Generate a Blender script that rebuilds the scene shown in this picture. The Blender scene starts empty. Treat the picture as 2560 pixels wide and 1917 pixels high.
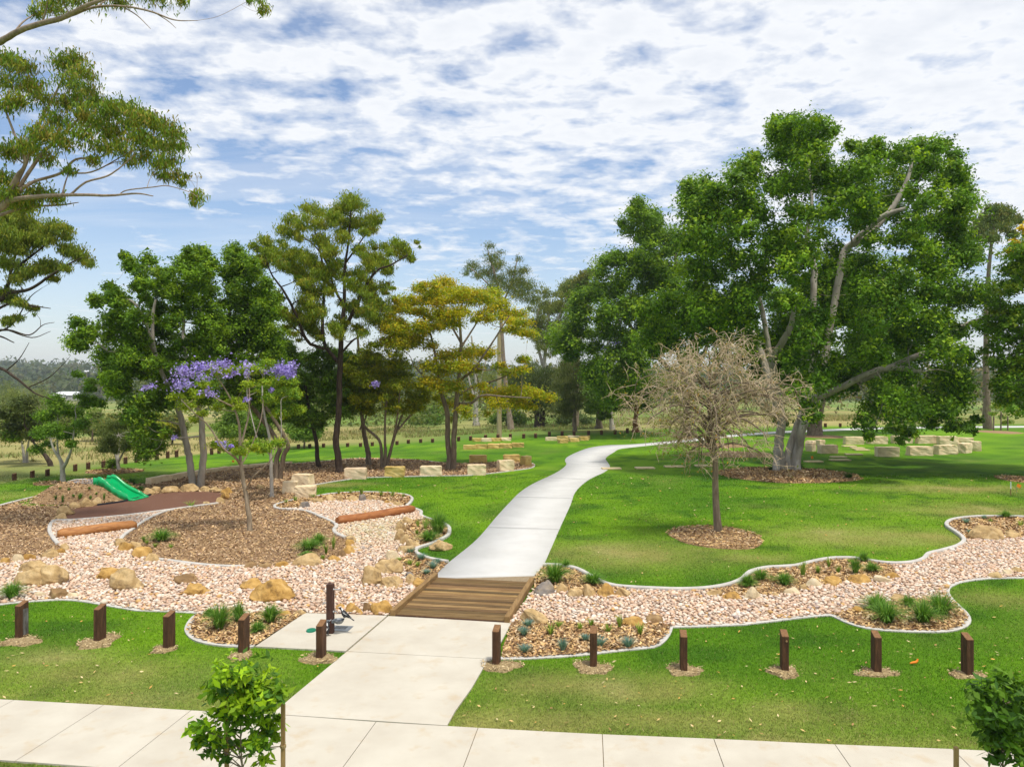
import bpy, bmesh, math, random
import numpy as np
from mathutils import Vector, Matrix
from mathutils.geometry import tessellate_polygon

random.seed(7)
rng = np.random.default_rng(11)
scene = bpy.context.scene
COL = scene.collection

# ------------------------------------------------------------------ camera
F_PX, CX, CY, CAM_H = 1900.0, 1280.0, 958.5, 5.5
cam_d = bpy.data.cameras.new("camera")
cam_d.sensor_width = 36.0
cam_d.lens = 36.0 * F_PX / 2560.0
cam_d.clip_end = 20000
cam_d.clip_start = 0.1
cam = bpy.data.objects.new("camera", cam_d)
COL.objects.link(cam)
cam.location = (0, 0, CAM_H)
cam.rotation_euler = (math.radians(90), 0, 0)
scene.camera = cam

# ------------------------------------------------------------------ sun, sky, exposure
SUN_EL, SUN_AZ = math.radians(70), math.radians(142)      # azimuth from +Y towards +X
sun_dir = Vector((math.sin(SUN_AZ) * math.cos(SUN_EL), math.cos(SUN_AZ) * math.cos(SUN_EL), math.sin(SUN_EL)))
sd = bpy.data.lights.new("sun", 'SUN')
sd.energy = 2.9
sd.angle = math.radians(6)
sd.color = (1.0, 0.95, 0.86)
sun = bpy.data.objects.new("sun", sd)
COL.objects.link(sun)
sun.rotation_euler = sun_dir.to_track_quat('Z', 'Y').to_euler()
sun.location = (0, 0, 60)

world = bpy.data.worlds.new("World")
scene.world = world
world.use_nodes = True
wn, wl = world.node_tree.nodes, world.node_tree.links
wn.clear()


def wnode(t, **kw):
    n = wn.new(t)
    for k, v in kw.items():
        setattr(n, k, v)
    return n


def wmath(op, a, b=None, clamp=False):
    n = wn.new('ShaderNodeMath')
    n.operation = op
    n.use_clamp = clamp
    for i, v in enumerate((a, b)):
        if v is None:
            continue
        if isinstance(v, (int, float)):
            n.inputs[i].default_value = v
        else:
            wl.new(v, n.inputs[i])
    return n.outputs[0]


wout = wnode('ShaderNodeOutputWorld')
wbg = wnode('ShaderNodeBackground')
wbg.inputs['Strength'].default_value = 0.12
wl.new(wbg.outputs[0], wout.inputs[0])
sky = wnode('ShaderNodeTexSky')
sky.sky_type = 'NISHITA'
sky.sun_disc = False
sky.sun_elevation = SUN_EL
sky.sun_rotation = SUN_AZ
sky.air_density = 1.1
sky.dust_density = 0.8
sky.ozone_density = 2.0
wtc = wnode('ShaderNodeTexCoord')
wsep = wnode('ShaderNodeSeparateXYZ')
wl.new(wtc.outputs['Generated'], wsep.inputs[0])
dx, dy, dz = wsep.outputs
zc = wmath('ADD', wmath('MAXIMUM', dz, 0.0), 0.10)
wcomb = wnode('ShaderNodeCombineXYZ')
wl.new(wmath('DIVIDE', dx, zc), wcomb.inputs[0])
wl.new(wmath('DIVIDE', dy, zc), wcomb.inputs[1])


def wnoise(scale, detail, rough, dist=0.0, off=(0, 0, 0), sc=(1, 1, 1)):
    mp = wnode('ShaderNodeMapping')
    mp.inputs['Location'].default_value = off
    mp.inputs['Scale'].default_value = sc
    wl.new(wcomb.outputs[0], mp.inputs[0])
    n = wnode('ShaderNodeTexNoise')
    n.inputs['Scale'].default_value = scale
    n.inputs['Detail'].default_value = detail
    n.inputs['Roughness'].default_value = rough
    n.inputs['Distortion'].default_value = dist
    wl.new(mp.outputs[0], n.inputs['Vector'])
    return n.outputs['Fac']


n_cell = wnoise(5.6, 5, 0.52, 0.25, (3.1, 1.7, 0), (1.0, 1.25, 1))
n_fine = wnoise(24.0, 4, 0.55, 0.2, (1.3, 6.1, 0))
n_big = wnoise(1.3, 3, 0.5, 0.2, (9.3, 4.2, 0))
n_wisp = wnoise(1.0, 7, 0.6, 0.6, (5.2, 8.8, 0), (0.5, 2.2, 1))
# the cloud sheet ends low in the sky, lower towards the right
edge = wmath('SUBTRACT', 0.235, wmath('MULTIPLY', dx, 0.13))
bias = wmath('MULTIPLY', wmath('SUBTRACT', dz, edge), 12.0)
bias = wmath('MINIMUM', wmath('MAXIMUM', bias, -1.0), 1.0)
bias = wmath('ADD', wmath('MULTIPLY', bias, 0.62), wmath('ADD', 0.06, wmath('MULTIPLY', dx, 0.45)))
d0 = wmath('ADD', wmath('MULTIPLY', wmath('SUBTRACT', n_cell, 0.5), 4.6), wmath('MULTIPLY', wmath('SUBTRACT', n_big, 0.5), 2.0))
d0 = wmath('ADD', wmath('ADD', d0, wmath('MULTIPLY', wmath('SUBTRACT', n_fine, 0.5), 1.3)), bias)
dens = wmath('ADD', wmath('MULTIPLY', d0, 0.75), 0.42, True)
wisp = wmath('MULTIPLY', wmath('SUBTRACT', n_wisp, 0.47), 2.4, True)
wisp = wmath('MULTIPLY', wisp, 0.55)
dens = wmath('MAXIMUM', dens, wisp)
# cloud shading: thick parts a little greyer than thin bright rims
shade = wmath('SUBTRACT', 1.0, wmath('MULTIPLY', wmath('SUBTRACT', d0, 0.9), 0.45, True))
cmul = wnode('ShaderNodeMix', data_type='RGBA')
cmul.inputs[6].default_value = (4.9, 5.2, 5.7, 1)
cmul.inputs[7].default_value = (6.6, 6.7, 6.85, 1)
wl.new(shade, cmul.inputs[0])
skyg = wnode('ShaderNodeMix', data_type='RGBA')
skyg.blend_type = 'MULTIPLY'
skyg.inputs[0].default_value = 1.0
skyg.inputs[7].default_value = (1.0, 1.0, 1.05, 1)
wl.new(sky.outputs[0], skyg.inputs[6])
# pale veil near the horizon is part of the same cloud layer seen edge-on
veil = wmath('SUBTRACT', 0.34, wmath('MULTIPLY', dz, 1.7))
veil = wmath('MAXIMUM', veil, 0.0)
dens = wmath('MAXIMUM', dens, veil)
wmix = wnode('ShaderNodeMix', data_type='RGBA')
wl.new(wmath('MULTIPLY', dens, 0.93), wmix.inputs[0])
wl.new(skyg.outputs[2], wmix.inputs[6])
wl.new(cmul.outputs[2], wmix.inputs[7])
wl.new(wmix.outputs[2], wbg.inputs['Color'])

vs = scene.view_settings
vs.view_transform = 'Standard'
vs.look = 'None'
vs.gamma = 1.0
vs.exposure = 0.36
vs.use_curve_mapping = False
scene.cycles.max_bounces = 6
scene.cycles.transparent_max_bounces = 6

# ------------------------------------------------------------------ pixel helpers
# source-pixel origins of the enlarged views the layout was read from (3.16 view px per photo px)
REG = {'A': (0, 1100), 'B': (600, 1100), 'C': (1200, 1100), 'D': (1860, 1100),
       'E': (0, 1460), 'F': (600, 1460), 'G': (1200, 1460), 'H': (1860, 1460),
       'J': (0, 0), 'K': (0, 480), 'L': (500, 480), 'M': (900, 580),
       'N': (1460, 260), 'O': (1860, 260), 'S': (1460, 740), 'T': (1860, 740)}


def q(reg, x, y):
    if reg == 'V':
        return (x * 1.158, y * 1.158)
    if reg == 'P':
        return (x, y)
    o = REG[reg]
    return (o[0] + x / 3.16, o[1] + y / 3.16)


def qs(reg, pts):
    return [q(reg, *p[:2]) for p in pts]


_tab = rng.random((256, 256))


def vnoise(x, y):
    x = np.asarray(x, float); y = np.asarray(y, float)
    xi = np.floor(x).astype(int); yi = np.floor(y).astype(int)
    fx = x - xi; fy = y - yi
    fx = fx * fx * (3 - 2 * fx); fy = fy * fy * (3 - 2 * fy)
    a = _tab[xi & 255, yi & 255]; b = _tab[(xi + 1) & 255, yi & 255]
    c = _tab[xi & 255, (yi + 1) & 255]; d = _tab[(xi + 1) & 255, (yi + 1) & 255]
    return (a * (1 - fx) + b * fx) * (1 - fy) + (c * (1 - fx) + d * fx) * fy


def fbm(x, y, o=4):
    s = 0.0; a = 0.5; t = 0.0
    for i in range(o):
        s = s + a * vnoise(x * 2 ** i + 17.3 * i, y * 2 ** i + 5.1 * i); t += a; a *= 0.5
    return s / t


def sstep(t):
    t = np.clip(t, 0, 1)
    return t * t * (3 - 2 * t)


def mound_z(x, y):
    ddx = np.maximum(0, np.abs(x + 20.42) - 0.80)
    ddy = np.where(y < 36.7, np.maximum(0, 35.95 - y), np.maximum(0, y - 37.6))
    d = np.hypot(ddx, ddy)
    return 0.75 * sstep(1 - d / 1.75)


def ground_z(x, y):
    x = np.asarray(x, float); y = np.asarray(y, float)
    ye = np.interp(x, [-80, -22, -5, 15, 40, 90], [38, 46, 62, 88, 108, 118])
    d = np.maximum(0, y - ye)
    drop = 7.5 * (1 - np.exp(-0.030 * d * d / (d + 14) / 7.5))
    hill = 36 * sstep((y - 520) / 700) * (0.62 + 0.5 * fbm(x / 330 + 3, y / 500, 3))
    hill = hill * (0.6 + 0.4 * sstep((-x + 250) / 500))
    return -drop + hill + mound_z(x, y)


def gp(px, py, off=0.0):
    """point where the pixel's line of sight meets the ground"""
    z = 0.0
    for _ in range(40):
        Y = (CAM_H - z) * F_PX / max(py - CY, 4.0)
        X = (px - CX) / F_PX * Y
        z = 0.6 * z + 0.4 * float(ground_z(X, Y))
    return Vector((X, Y, z + off))


def gq(reg, x, y):
    return gp(*q(reg, x, y))


def g2(reg, pts):
    return [tuple(gq(reg, *p[:2])[:2]) for p in pts]


def ap(px, py, Y):
    return Vector(((px - CX) / F_PX * Y, Y, CAM_H - (py - CY) / F_PX * Y))


def smooth(pts, n=6, closed=False):
    """Catmull-Rom through the points"""
    P = [np.array(p, float) for p in pts]
    m = len(P)
    out = []
    rngi = range(m if closed else m - 1)
    for i in rngi:
        if closed:
            p0, p1, p2, p3 = P[(i - 1) % m], P[i], P[(i + 1) % m], P[(i + 2) % m]
        else:
            p0 = P[i - 1] if i > 0 else 2 * P[0] - P[1]
            p1, p2 = P[i], P[i + 1]
            p3 = P[i + 2] if i + 2 < m else 2 * P[-1] - P[-2]
        for k in range(n):
            t = k / n
            out.append(0.5 * ((2 * p1) + (-p0 + p2) * t + (2 * p0 - 5 * p1 + 4 * p2 - p3) * t * t
                              + (-p0 + 3 * p1 - 3 * p2 + p3) * t ** 3))
    if not closed:
        out.append(P[-1])
    return [tuple(p) for p in out]


def inside(poly, x, y):
    P = np.asarray(poly, float)
    x = np.asarray(x); y = np.asarray(y)
    r = np.zeros(x.shape, bool)
    x1, y1 = P[:, 0], P[:, 1]
    x2, y2 = np.roll(x1, -1), np.roll(y1, -1)
    for a, b, c, d in zip(x1, y1, x2, y2):
        if b == d:
            continue
        cond = ((b > y) != (d > y)) & (x < (c - a) * (y - b) / (d - b) + a)
        r ^= cond
    return r


# ------------------------------------------------------------------ mesh helpers
def tag(o, label=None, cat=None, group=None, kind=None):
    if label: o['label'] = label
    if cat: o['category'] = cat
    if group: o['group'] = group
    if kind: o['kind'] = kind
    return o


def link(name, me, mat=None, parent=None):
    o = bpy.data.objects.new(name, me)
    COL.objects.link(o)
    if mat is not None:
        for m in (mat if isinstance(mat, (list, tuple)) else [mat]):
            me.materials.append(m)
    if parent is not None:
        o.parent = parent
    return o


def empty(name, loc, rz=0.0):
    o = bpy.data.objects.new(name, None)
    COL.objects.link(o)
    o.location = loc
    o.rotation_euler = (0, 0, rz)
    o.empty_display_size = 0.3
    return o


def np_mesh(name, verts, faces, cols=None, smooth_shade=False):
    """verts (N,3), faces (M,k) of one size k, cols (N,3)"""
    verts = np.ascontiguousarray(verts, np.float32)
    faces = np.ascontiguousarray(faces, np.int32)
    me = bpy.data.meshes.new(name)
    k = faces.shape[1]
    me.vertices.add(len(verts))
    me.vertices.foreach_set('co', verts.ravel())
    me.loops.add(faces.size)
    me.loops.foreach_set('vertex_index', faces.ravel())
    me.polygons.add(len(faces))
    me.polygons.foreach_set('loop_start', np.arange(0, faces.size, k, dtype=np.int32))
    if smooth_shade:
        me.polygons.foreach_set('use_smooth', np.ones(len(faces), bool))
    if cols is not None:
        a = me.attributes.new('Col', 'FLOAT_COLOR', 'POINT')
        c = np.ones((len(verts), 4), np.float32)
        c[:, :3] = cols
        a.data.foreach_set('color', c.ravel())
    me.update(calc_edges=True)
    me.validate()
    return me


def bm_mesh(name, bm, smooth_shade=False):
    me = bpy.data.meshes.new(name)
    bmesh.ops.recalc_face_normals(bm, faces=bm.faces)
    if smooth_shade:
        for f in bm.faces:
            f.smooth = True
    bm.to_mesh(me)
    bm.free()
    return me


def bm_box(bm, c, s, rot=None, bevel=0.0):
    """box centred at c, size s"""
    ret = bmesh.ops.create_cube(bm, size=1.0)
    vs_ = ret['verts']
    M = Matrix.Translation(Vector(c)) @ (rot.to_4x4() if rot else Matrix.Identity(4)) @ Matrix.Diagonal((*s, 1))
    bmesh.ops.transform(bm, matrix=M, verts=vs_)
    if bevel:
        es = list({e for v in vs_ for e in v.link_edges})
        bmesh.ops.bevel(bm, geom=es, offset=bevel, segments=1, affect='EDGES', profile=0.5)


def tube_arrays(paths, sides=6):
    """paths: list of (pts (k,3), radii (k)) -> verts, quads"""
    V, Fq = [], []
    base = 0
    ang = np.arange(sides) * 2 * np.pi / sides
    ca, sa = np.cos(ang), np.sin(ang)
    for pts, rad in paths:
        pts = np.asarray(pts, float); rad = np.asarray(rad, float)
        k = len(pts)
        t = np.gradient(pts, axis=0)
        t /= np.linalg.norm(t, axis=1, keepdims=True) + 1e-9
        ref = np.where(np.abs(t[:, 2:3]) > 0.9, np.array([[1.0, 0, 0]]), np.array([[0, 0, 1.0]]))
        u = np.cross(t, ref); u /= np.linalg.norm(u, axis=1, keepdims=True) + 1e-9
        # keep frames coherent
        for i in range(1, k):
            p = u[i - 1] - t[i] * np.dot(u[i - 1], t[i])
            l = np.linalg.norm(p)
            if l > 1e-6:
                u[i] = p / l
        w = np.cross(t, u)
        ring = pts[:, None, :] + rad[:, None, None] * (u[:, None, :] * ca[None, :, None] + w[:, None, :] * sa[None, :, None])
        V.append(ring.reshape(-1, 3))
        idx = base + np.arange(k * sides).reshape(k, sides)
        nx = np.roll(idx, -1, axis=1)
        Fq.append(np.stack([idx[:-1], nx[:-1], nx[1:], idx[1:]], -1).reshape(-1, 4))
        base += k * sides
    return np.concatenate(V), np.concatenate(Fq)


# ------------------------------------------------------------------ materials
def new_mat(name):
    m = bpy.data.materials.new(name)
    m.use_nodes = True
    n, l = m.node_tree.nodes, m.node_tree.links
    n.clear()
    out = n.new('ShaderNodeOutputMaterial')
    b = n.new('ShaderNodeBsdfPrincipled')
    l.new(b.outputs[0], out.inputs[0])
    return m, n, l, b, out


def ramp(n, cols):
    r = n.new('ShaderNodeValToRGB')
    e = r.color_ramp.elements
    while len(e) < len(cols):
        e.new(0.5)
    for i, (p, c) in enumerate(cols):
        e[i].position = p
        e[i].color = (*c, 1)
    return r


def noise_mat(name, cols, scale=3.0, detail=6, rough=0.85, bump=0.3, bscale=40.0, stretch=(1, 1, 1), attr=False,
              spec=0.3, dist=0.0, coords='world', wear=None, metallic=0.0, nrough=0.6):
    m, n, l, b, out = new_mat(name)
    if coords == 'world':
        g = n.new('ShaderNodeNewGeometry'); vec = g.outputs['Position']
    else:
        g = n.new('ShaderNodeTexCoord'); vec = g.outputs['Object']
    mp = n.new('ShaderNodeMapping'); mp.inputs['Scale'].default_value = stretch
    l.new(vec, mp.inputs[0])
    t = n.new('ShaderNodeTexNoise')
    t.inputs['Scale'].default_value = scale; t.inputs['Detail'].default_value = detail
    t.inputs['Roughness'].default_value = nrough; t.inputs['Distortion'].default_value = dist
    l.new(mp.outputs[0], t.inputs['Vector'])
    r = ramp(n, cols)
    l.new(t.outputs['Fac'], r.inputs[0])
    c = r.outputs[0]
    if wear:      # (colour, scale, threshold, amount) second layer of stains
        w = n.new('ShaderNodeTexNoise'); w.inputs['Scale'].default_value = wear[1]; w.inputs['Detail'].default_value = 5
        w.inputs['Roughness'].default_value = 0.65
        l.new(mp.outputs[0], w.inputs['Vector'])
        wr = ramp(n, [(wear[2], (0, 0, 0)), (min(1, wear[2] + 0.15), (wear[3],) * 3)])
        l.new(w.outputs['Fac'], wr.inputs[0])
        mx = n.new('ShaderNodeMix'); mx.data_type = 'RGBA'
        l.new(wr.outputs[0], mx.inputs[0]); l.new(c, mx.inputs[6]); mx.inputs[7].default_value = (*wear[0], 1)
        c = mx.outputs[2]
    if attr:
        a = n.new('ShaderNodeAttribute'); a.attribute_name = 'Col'
        mx = n.new('ShaderNodeMix'); mx.data_type = 'RGBA'; mx.blend_type = 'MULTIPLY'; mx.inputs[0].default_value = 1
        l.new(a.outputs['Color'], mx.inputs[6]); l.new(c, mx.inputs[7])
        c = mx.outputs[2]
    l.new(c, b.inputs['Base Color'])
    b.inputs['Roughness'].default_value = rough
    b.inputs['Specular IOR Level'].default_value = spec
    b.inputs['Metallic'].default_value = metallic
    if bump:
        t2 = n.new('ShaderNodeTexNoise'); t2.inputs['Scale'].default_value = bscale; t2.inputs['Detail'].default_value = 5
        l.new(mp.outputs[0], t2.inputs['Vector'])
        bp = n.new('ShaderNodeBump'); bp.inputs['Strength'].default_value = bump; bp.inputs['Distance'].default_value = 0.03
        l.new(t2.outputs['Fac'], bp.inputs['Height']); l.new(bp.outputs[0], b.inputs['Normal'])
    return m


def attr_leaf_mat(name, trans=0.4, rough=0.45, spec=0.35, tcol=(1.3, 1.25, 0.6)):
    m, n, l, b, out = new_mat(name)
    a = n.new('ShaderNodeAttribute'); a.attribute_name = 'Col'
    l.new(a.outputs['Color'], b.inputs['Base Color'])
    b.inputs['Roughness'].default_value = rough
    b.inputs['Specular IOR Level'].default_value = spec
    if trans:
        tr = n.new('ShaderNodeBsdfTranslucent')
        mx = n.new('ShaderNodeMix'); mx.data_type = 'RGBA'; mx.blend_type = 'MULTIPLY'; mx.inputs[0].default_value = 1
        l.new(a.outputs['Color'], mx.inputs[6]); mx.inputs[7].default_value = (*tcol, 1)
        l.new(mx.outputs[2], tr.inputs[0])
        ms = n.new('ShaderNodeMixShader'); ms.inputs[0].default_value = trans
        l.new(b.outputs[0], ms.inputs[1]); l.new(tr.outputs[0], ms.inputs[2])
        l.new(ms.outputs[0], out.inputs[0])
    return m


M = {}
M['ground'] = noise_mat('lawn_turf', [(0.25, (0.62, 0.66, 0.6)), (0.75, (1.3, 1.22, 1.2))], 9, 8, 0.95, 0.9, 60, attr=True, spec=0.1)
M['blade'] = attr_leaf_mat('grass_blade', 0.3, 0.6, 0.2)
M['leaf'] = attr_leaf_mat('foliage', 0.36, 0.55, 0.18)
M['petal'] = attr_leaf_mat('petals', 0.3, 0.7, 0.1, (1.1, 1.05, 1.15))
M['scatter'] = attr_leaf_mat('loose_matter', 0.0, 0.85, 0.2)
M['gravel'] = noise_mat('gravel_stone', [(0.3, (0.8, 0.8, 0.8)), (0.7, (1.15, 1.12, 1.1))], 45, 5, 0.75, 0.25, 90, attr=True)
M['gravel_bed'] = noise_mat('gravel_fines', [(0.3, (0.30, 0.20, 0.13)), (0.6, (0.50, 0.37, 0.27)), (0.8, (0.62, 0.52, 0.42))], 28, 6, 0.9, 0.8, 45)
M['mulch'] = noise_mat('bark_mulch', [(0.25, (0.14, 0.08, 0.04)), (0.5, (0.30, 0.185, 0.09)), (0.78, (0.50, 0.34, 0.18))], 26, 8, 0.95, 1.0, 55)
M['concrete'] = noise_mat('warm_concrete', [(0.25, (0.451, 0.403, 0.326)), (0.55, (0.523, 0.480, 0.395)), (0.8, (0.576, 0.538, 0.451))], 0.9, 8, 0.8, 0.12, 120,
                          wear=((0.47, 0.37, 0.24), 2.3, 0.55, 0.6))
M['concrete_grey'] = noise_mat('pale_grey_concrete', [(0.25, (0.50, 0.49, 0.465)), (0.6, (0.575, 0.565, 0.54)), (0.85, (0.62, 0.61, 0.585))], 0.8, 8, 0.8, 0.12, 120,
                               wear=((0.53, 0.48, 0.40), 1.7, 0.6, 0.4))
M['joint'] = noise_mat('joint_sand', [(0.3, (0.20, 0.15, 0.09)), (0.7, (0.34, 0.26, 0.16))], 20, 3, 0.95, 0.2, 60)
M['kerb'] = noise_mat('kerb_concrete', [(0.25, (0.40, 0.38, 0.34)), (0.55, (0.53, 0.505, 0.46)), (0.8, (0.61, 0.585, 0.54))], 2.5, 8, 0.85, 0.3, 70,
                      wear=((0.33, 0.30, 0.24), 6, 0.6, 0.5))
M['rubber'] = noise_mat('brown_softfall', [(0.3, (0.135, 0.062, 0.038)), (0.7, (0.20, 0.098, 0.062))], 30, 6, 0.95, 0.5, 150,
                        wear=((0.26, 0.15, 0.10), 1.2, 0.56, 0.4))
M['sand'] = noise_mat('dry_sandy_soil', [(0.3, (0.22, 0.15, 0.07)), (0.55, (0.38, 0.28, 0.14)), (0.75, (0.50, 0.38, 0.20))], 26, 8, 0.95, 1.0, 50)
M['plank'] = noise_mat('deck_timber', [(0.25, (0.075, 0.04, 0.016)), (0.5, (0.185, 0.108, 0.04)), (0.8, (0.30, 0.195, 0.085))], 2.2, 8, 0.8, 0.4, 25, stretch=(0.7, 9, 3), attr=True)
M['rail'] = noise_mat('edge_beam_timber', [(0.25, (0.15, 0.085, 0.03)), (0.75, (0.34, 0.21, 0.085))], 2.2, 8, 0.8, 0.4, 25, stretch=(7, 0.6, 3))
M['post'] = noise_mat('dark_bollard_timber', [(0.25, (0.037, 0.018, 0.009)), (0.55, (0.093, 0.043, 0.021)), (0.85, (0.196, 0.096, 0.048))], 9, 7, 0.8, 0.5, 40, stretch=(2.2, 2.2, 0.35))
M['post_top'] = noise_mat('sawn_end_grain', [(0.25, (0.13, 0.06, 0.025)), (0.75, (0.28, 0.15, 0.065))], 22, 5, 0.85, 0.4, 60)
M['stake'] = noise_mat('pale_stake_timber', [(0.25, (0.22, 0.13, 0.05)), (0.75, (0.42, 0.28, 0.12))], 8, 6, 0.8, 0.3, 40, stretch=(2, 2, 0.3))
M['log'] = noise_mat('oiled_log', [(0.22, (0.17, 0.06, 0.018)), (0.5, (0.40, 0.17, 0.05)), (0.82, (0.58, 0.30, 0.11))], 2.4, 9, 0.55, 0.5, 14, stretch=(1, 5, 5), coords='object', dist=0.6)
M['log_dark'] = noise_mat('red_oiled_log', [(0.22, (0.13, 0.04, 0.015)), (0.5, (0.33, 0.12, 0.035)), (0.82, (0.48, 0.21, 0.075))], 2.4, 9, 0.55, 0.5, 14, stretch=(1, 5, 5), coords='object', dist=0.6)
M['rock'] = noise_mat('tan_sandstone', [(0.2, (0.205, 0.125, 0.051)), (0.45, (0.430, 0.290, 0.128)), (0.62, (0.543, 0.390, 0.195)), (0.85, (0.635, 0.500, 0.307))], 3.4, 10, 0.9, 0.9, 11,
                      wear=((0.17, 0.115, 0.065), 3.5, 0.53, 0.8), dist=0.9)
M['rock_ochre'] = noise_mat('ochre_sandstone', [(0.2, (0.192, 0.098, 0.026)), (0.45, (0.403, 0.231, 0.060)), (0.65, (0.554, 0.344, 0.111)), (0.85, (0.625, 0.453, 0.222))], 3.2, 10, 0.9, 0.9, 11,
                            wear=((0.15, 0.085, 0.032), 4.5, 0.53, 0.8), dist=0.5)
M['rock_grey'] = noise_mat('grey_stone', [(0.2, (0.09, 0.085, 0.085)), (0.5, (0.22, 0.19, 0.165)), (0.8, (0.45, 0.35, 0.21))], 3.0, 9, 0.9, 0.5, 18, dist=0.4)
M['rock_brown'] = noise_mat('brown_stone', [(0.2, (0.111, 0.066, 0.031)), (0.5, (0.254, 0.155, 0.069)), (0.8, (0.442, 0.309, 0.144))], 3.0, 9, 0.9, 0.5, 18, dist=0.4)
M['rock_pale'] = noise_mat('pale_sandstone', [(0.2, (0.403, 0.293, 0.161)), (0.5, (0.574, 0.464, 0.293)), (0.8, (0.686, 0.595, 0.434))], 2.6, 9, 0.9, 0.5, 18, dist=0.4)
M['block'] = noise_mat('cream_block_sandstone', [(0.2, (0.602, 0.448, 0.260)), (0.5, (0.781, 0.616, 0.395)), (0.8, (0.850, 0.727, 0.507))], 2.4, 9, 0.9, 0.5, 16,
                       wear=((0.40, 0.27, 0.13), 2.6, 0.6, 0.4))
M['block_pink'] = noise_mat('pinkish_block_sandstone', [(0.2, (0.548, 0.382, 0.236)), (0.5, (0.725, 0.548, 0.365)), (0.8, (0.849, 0.688, 0.493))], 2.4, 9, 0.9, 0.5, 16)
M['block_yellow'] = noise_mat('yellow_block_sandstone', [(0.2, (0.414, 0.253, 0.063)), (0.5, (0.598, 0.425, 0.138)), (0.8, (0.713, 0.575, 0.287))], 2.0, 9, 0.9, 0.5, 16, dist=0.6)
M['paver'] = noise_mat('sandstone_paver', [(0.25, (0.552, 0.425, 0.230)), (0.75, (0.768, 0.632, 0.380))], 3, 8, 0.9, 0.3, 30)
M['slide'] = noise_mat('green_moulded_plastic', [(0.3, (0.0, 0.31, 0.09)), (0.7, (0.0, 0.38, 0.115))], 3, 3, 0.28, 0.02, 30, spec=0.5)
M['platform'] = noise_mat('grey_rubber_mat', [(0.3, (0.24, 0.225, 0.23)), (0.7, (0.31, 0.295, 0.30))], 8, 5, 0.9, 0.3, 60)
M['black_edge'] = noise_mat('black_rubber_edge', [(0.3, (0.012, 0.014, 0.02)), (0.7, (0.028, 0.03, 0.04))], 8, 4, 0.8, 0.3, 40)
M['steel'] = noise_mat('galvanised_steel', [(0.3, (0.42, 0.44, 0.46)), (0.7, (0.6, 0.62, 0.64))], 20, 4, 0.35, 0.1, 60, metallic=0.85, spec=0.5)
M['steel_dull'] = noise_mat('dull_steel', [(0.3, (0.17, 0.19, 0.21)), (0.7, (0.27, 0.29, 0.31))], 16, 4, 0.5, 0.15, 60, metallic=0.5, spec=0.5)
M['dark_hole'] = noise_mat('dark_slot', [(0.3, (0.01, 0.01, 0.012)), (0.7, (0.02, 0.02, 0.02))], 8, 2, 0.9, 0)
M['green_lid'] = noise_mat('green_plastic_lid', [(0.3, (0.0, 0.13, 0.07)), (0.7, (0.005, 0.19, 0.10))], 9, 3, 0.5, 0.1, 60, spec=0.4)
M['tap_post'] = noise_mat('dark_red_brown_timber', [(0.25, (0.045, 0.02, 0.014)), (0.6, (0.085, 0.04, 0.028)), (0.85, (0.14, 0.075, 0.05))], 9, 7, 0.75, 0.4, 40, stretch=(2.2, 2.2, 0.35))
M['feather_black'] = noise_mat('black_feathers', [(0.3, (0.008, 0.008, 0.011)), (0.7, (0.022, 0.022, 0.027))], 60, 3, 0.55, 0.2, 160, spec=0.4)
M['feather_white'] = noise_mat('white_feathers', [(0.3, (0.66, 0.66, 0.64)), (0.7, (0.82, 0.82, 0.8))], 60, 3, 0.7, 0.2, 160)
M['beak'] = noise_mat('pale_grey_beak', [(0.3, (0.35, 0.36, 0.38)), (0.7, (0.5, 0.51, 0.53))], 60, 3, 0.5, 0)
M['orange'] = noise_mat('orange_plastic', [(0.3, (0.75, 0.19, 0.01)), (0.7, (0.85, 0.26, 0.02))], 6, 3, 0.6, 0.05, 40)
M['white_paint'] = noise_mat('white_paint', [(0.3, (0.66, 0.66, 0.64)), (0.7, (0.80, 0.80, 0.78))], 4, 4, 0.6, 0.05, 40)
M['roof_white'] = noise_mat('pale_roof_sheet', [(0.3, (0.60, 0.62, 0.64)), (0.7, (0.72, 0.73, 0.74))], 0.8, 4, 0.6, 0.05, 10)
M['house_wall'] = noise_mat('pale_house_wall', [(0.3, (0.46, 0.44, 0.40)), (0.7, (0.56, 0.53, 0.48))], 0.8, 4, 0.8, 0.05, 10)
M['glass'] = noise_mat('dark_window_glass', [(0.3, (0.02, 0.025, 0.03)), (0.7, (0.05, 0.06, 0.07))], 2, 2, 0.15, 0, spec=0.5)


def bark(name, a, b_, c, scale=5):
    return noise_mat(name, [(0.25, a), (0.5, b_), (0.78, c)], scale, 8, 0.9, 0.8, 16, stretch=(1.6, 1.6, 0.35), coords='world', dist=0.4)


M['bark_fig'] = bark('grey_fig_bark', (0.20, 0.17, 0.135), (0.36, 0.32, 0.265), (0.52, 0.475, 0.40), 2.2)
M['bark_dark'] = bark('dark_rough_bark', (0.022, 0.014, 0.01), (0.055, 0.037, 0.026), (0.115, 0.083, 0.06))
M['bark_brown'] = bark('grey_brown_bark', (0.09, 0.065, 0.045), (0.19, 0.145, 0.10), (0.32, 0.26, 0.19))
M['bark_pale'] = bark('pale_smooth_bark', (0.26, 0.235, 0.20), (0.44, 0.40, 0.345), (0.57, 0.53, 0.47))
M['bark_gum'] = bark('pinkish_gum_bark', (0.17, 0.115, 0.085), (0.30, 0.225, 0.17), (0.44, 0.36, 0.29))
M['bark_dead'] = bark('weathered_dead_wood', (0.33, 0.235, 0.14), (0.53, 0.415, 0.27), (0.66, 0.55, 0.39))
M['bark_rust'] = bark('rusty_peeling_bark', (0.10, 0.045, 0.02), (0.26, 0.125, 0.05), (0.40, 0.22, 0.10))
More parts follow.
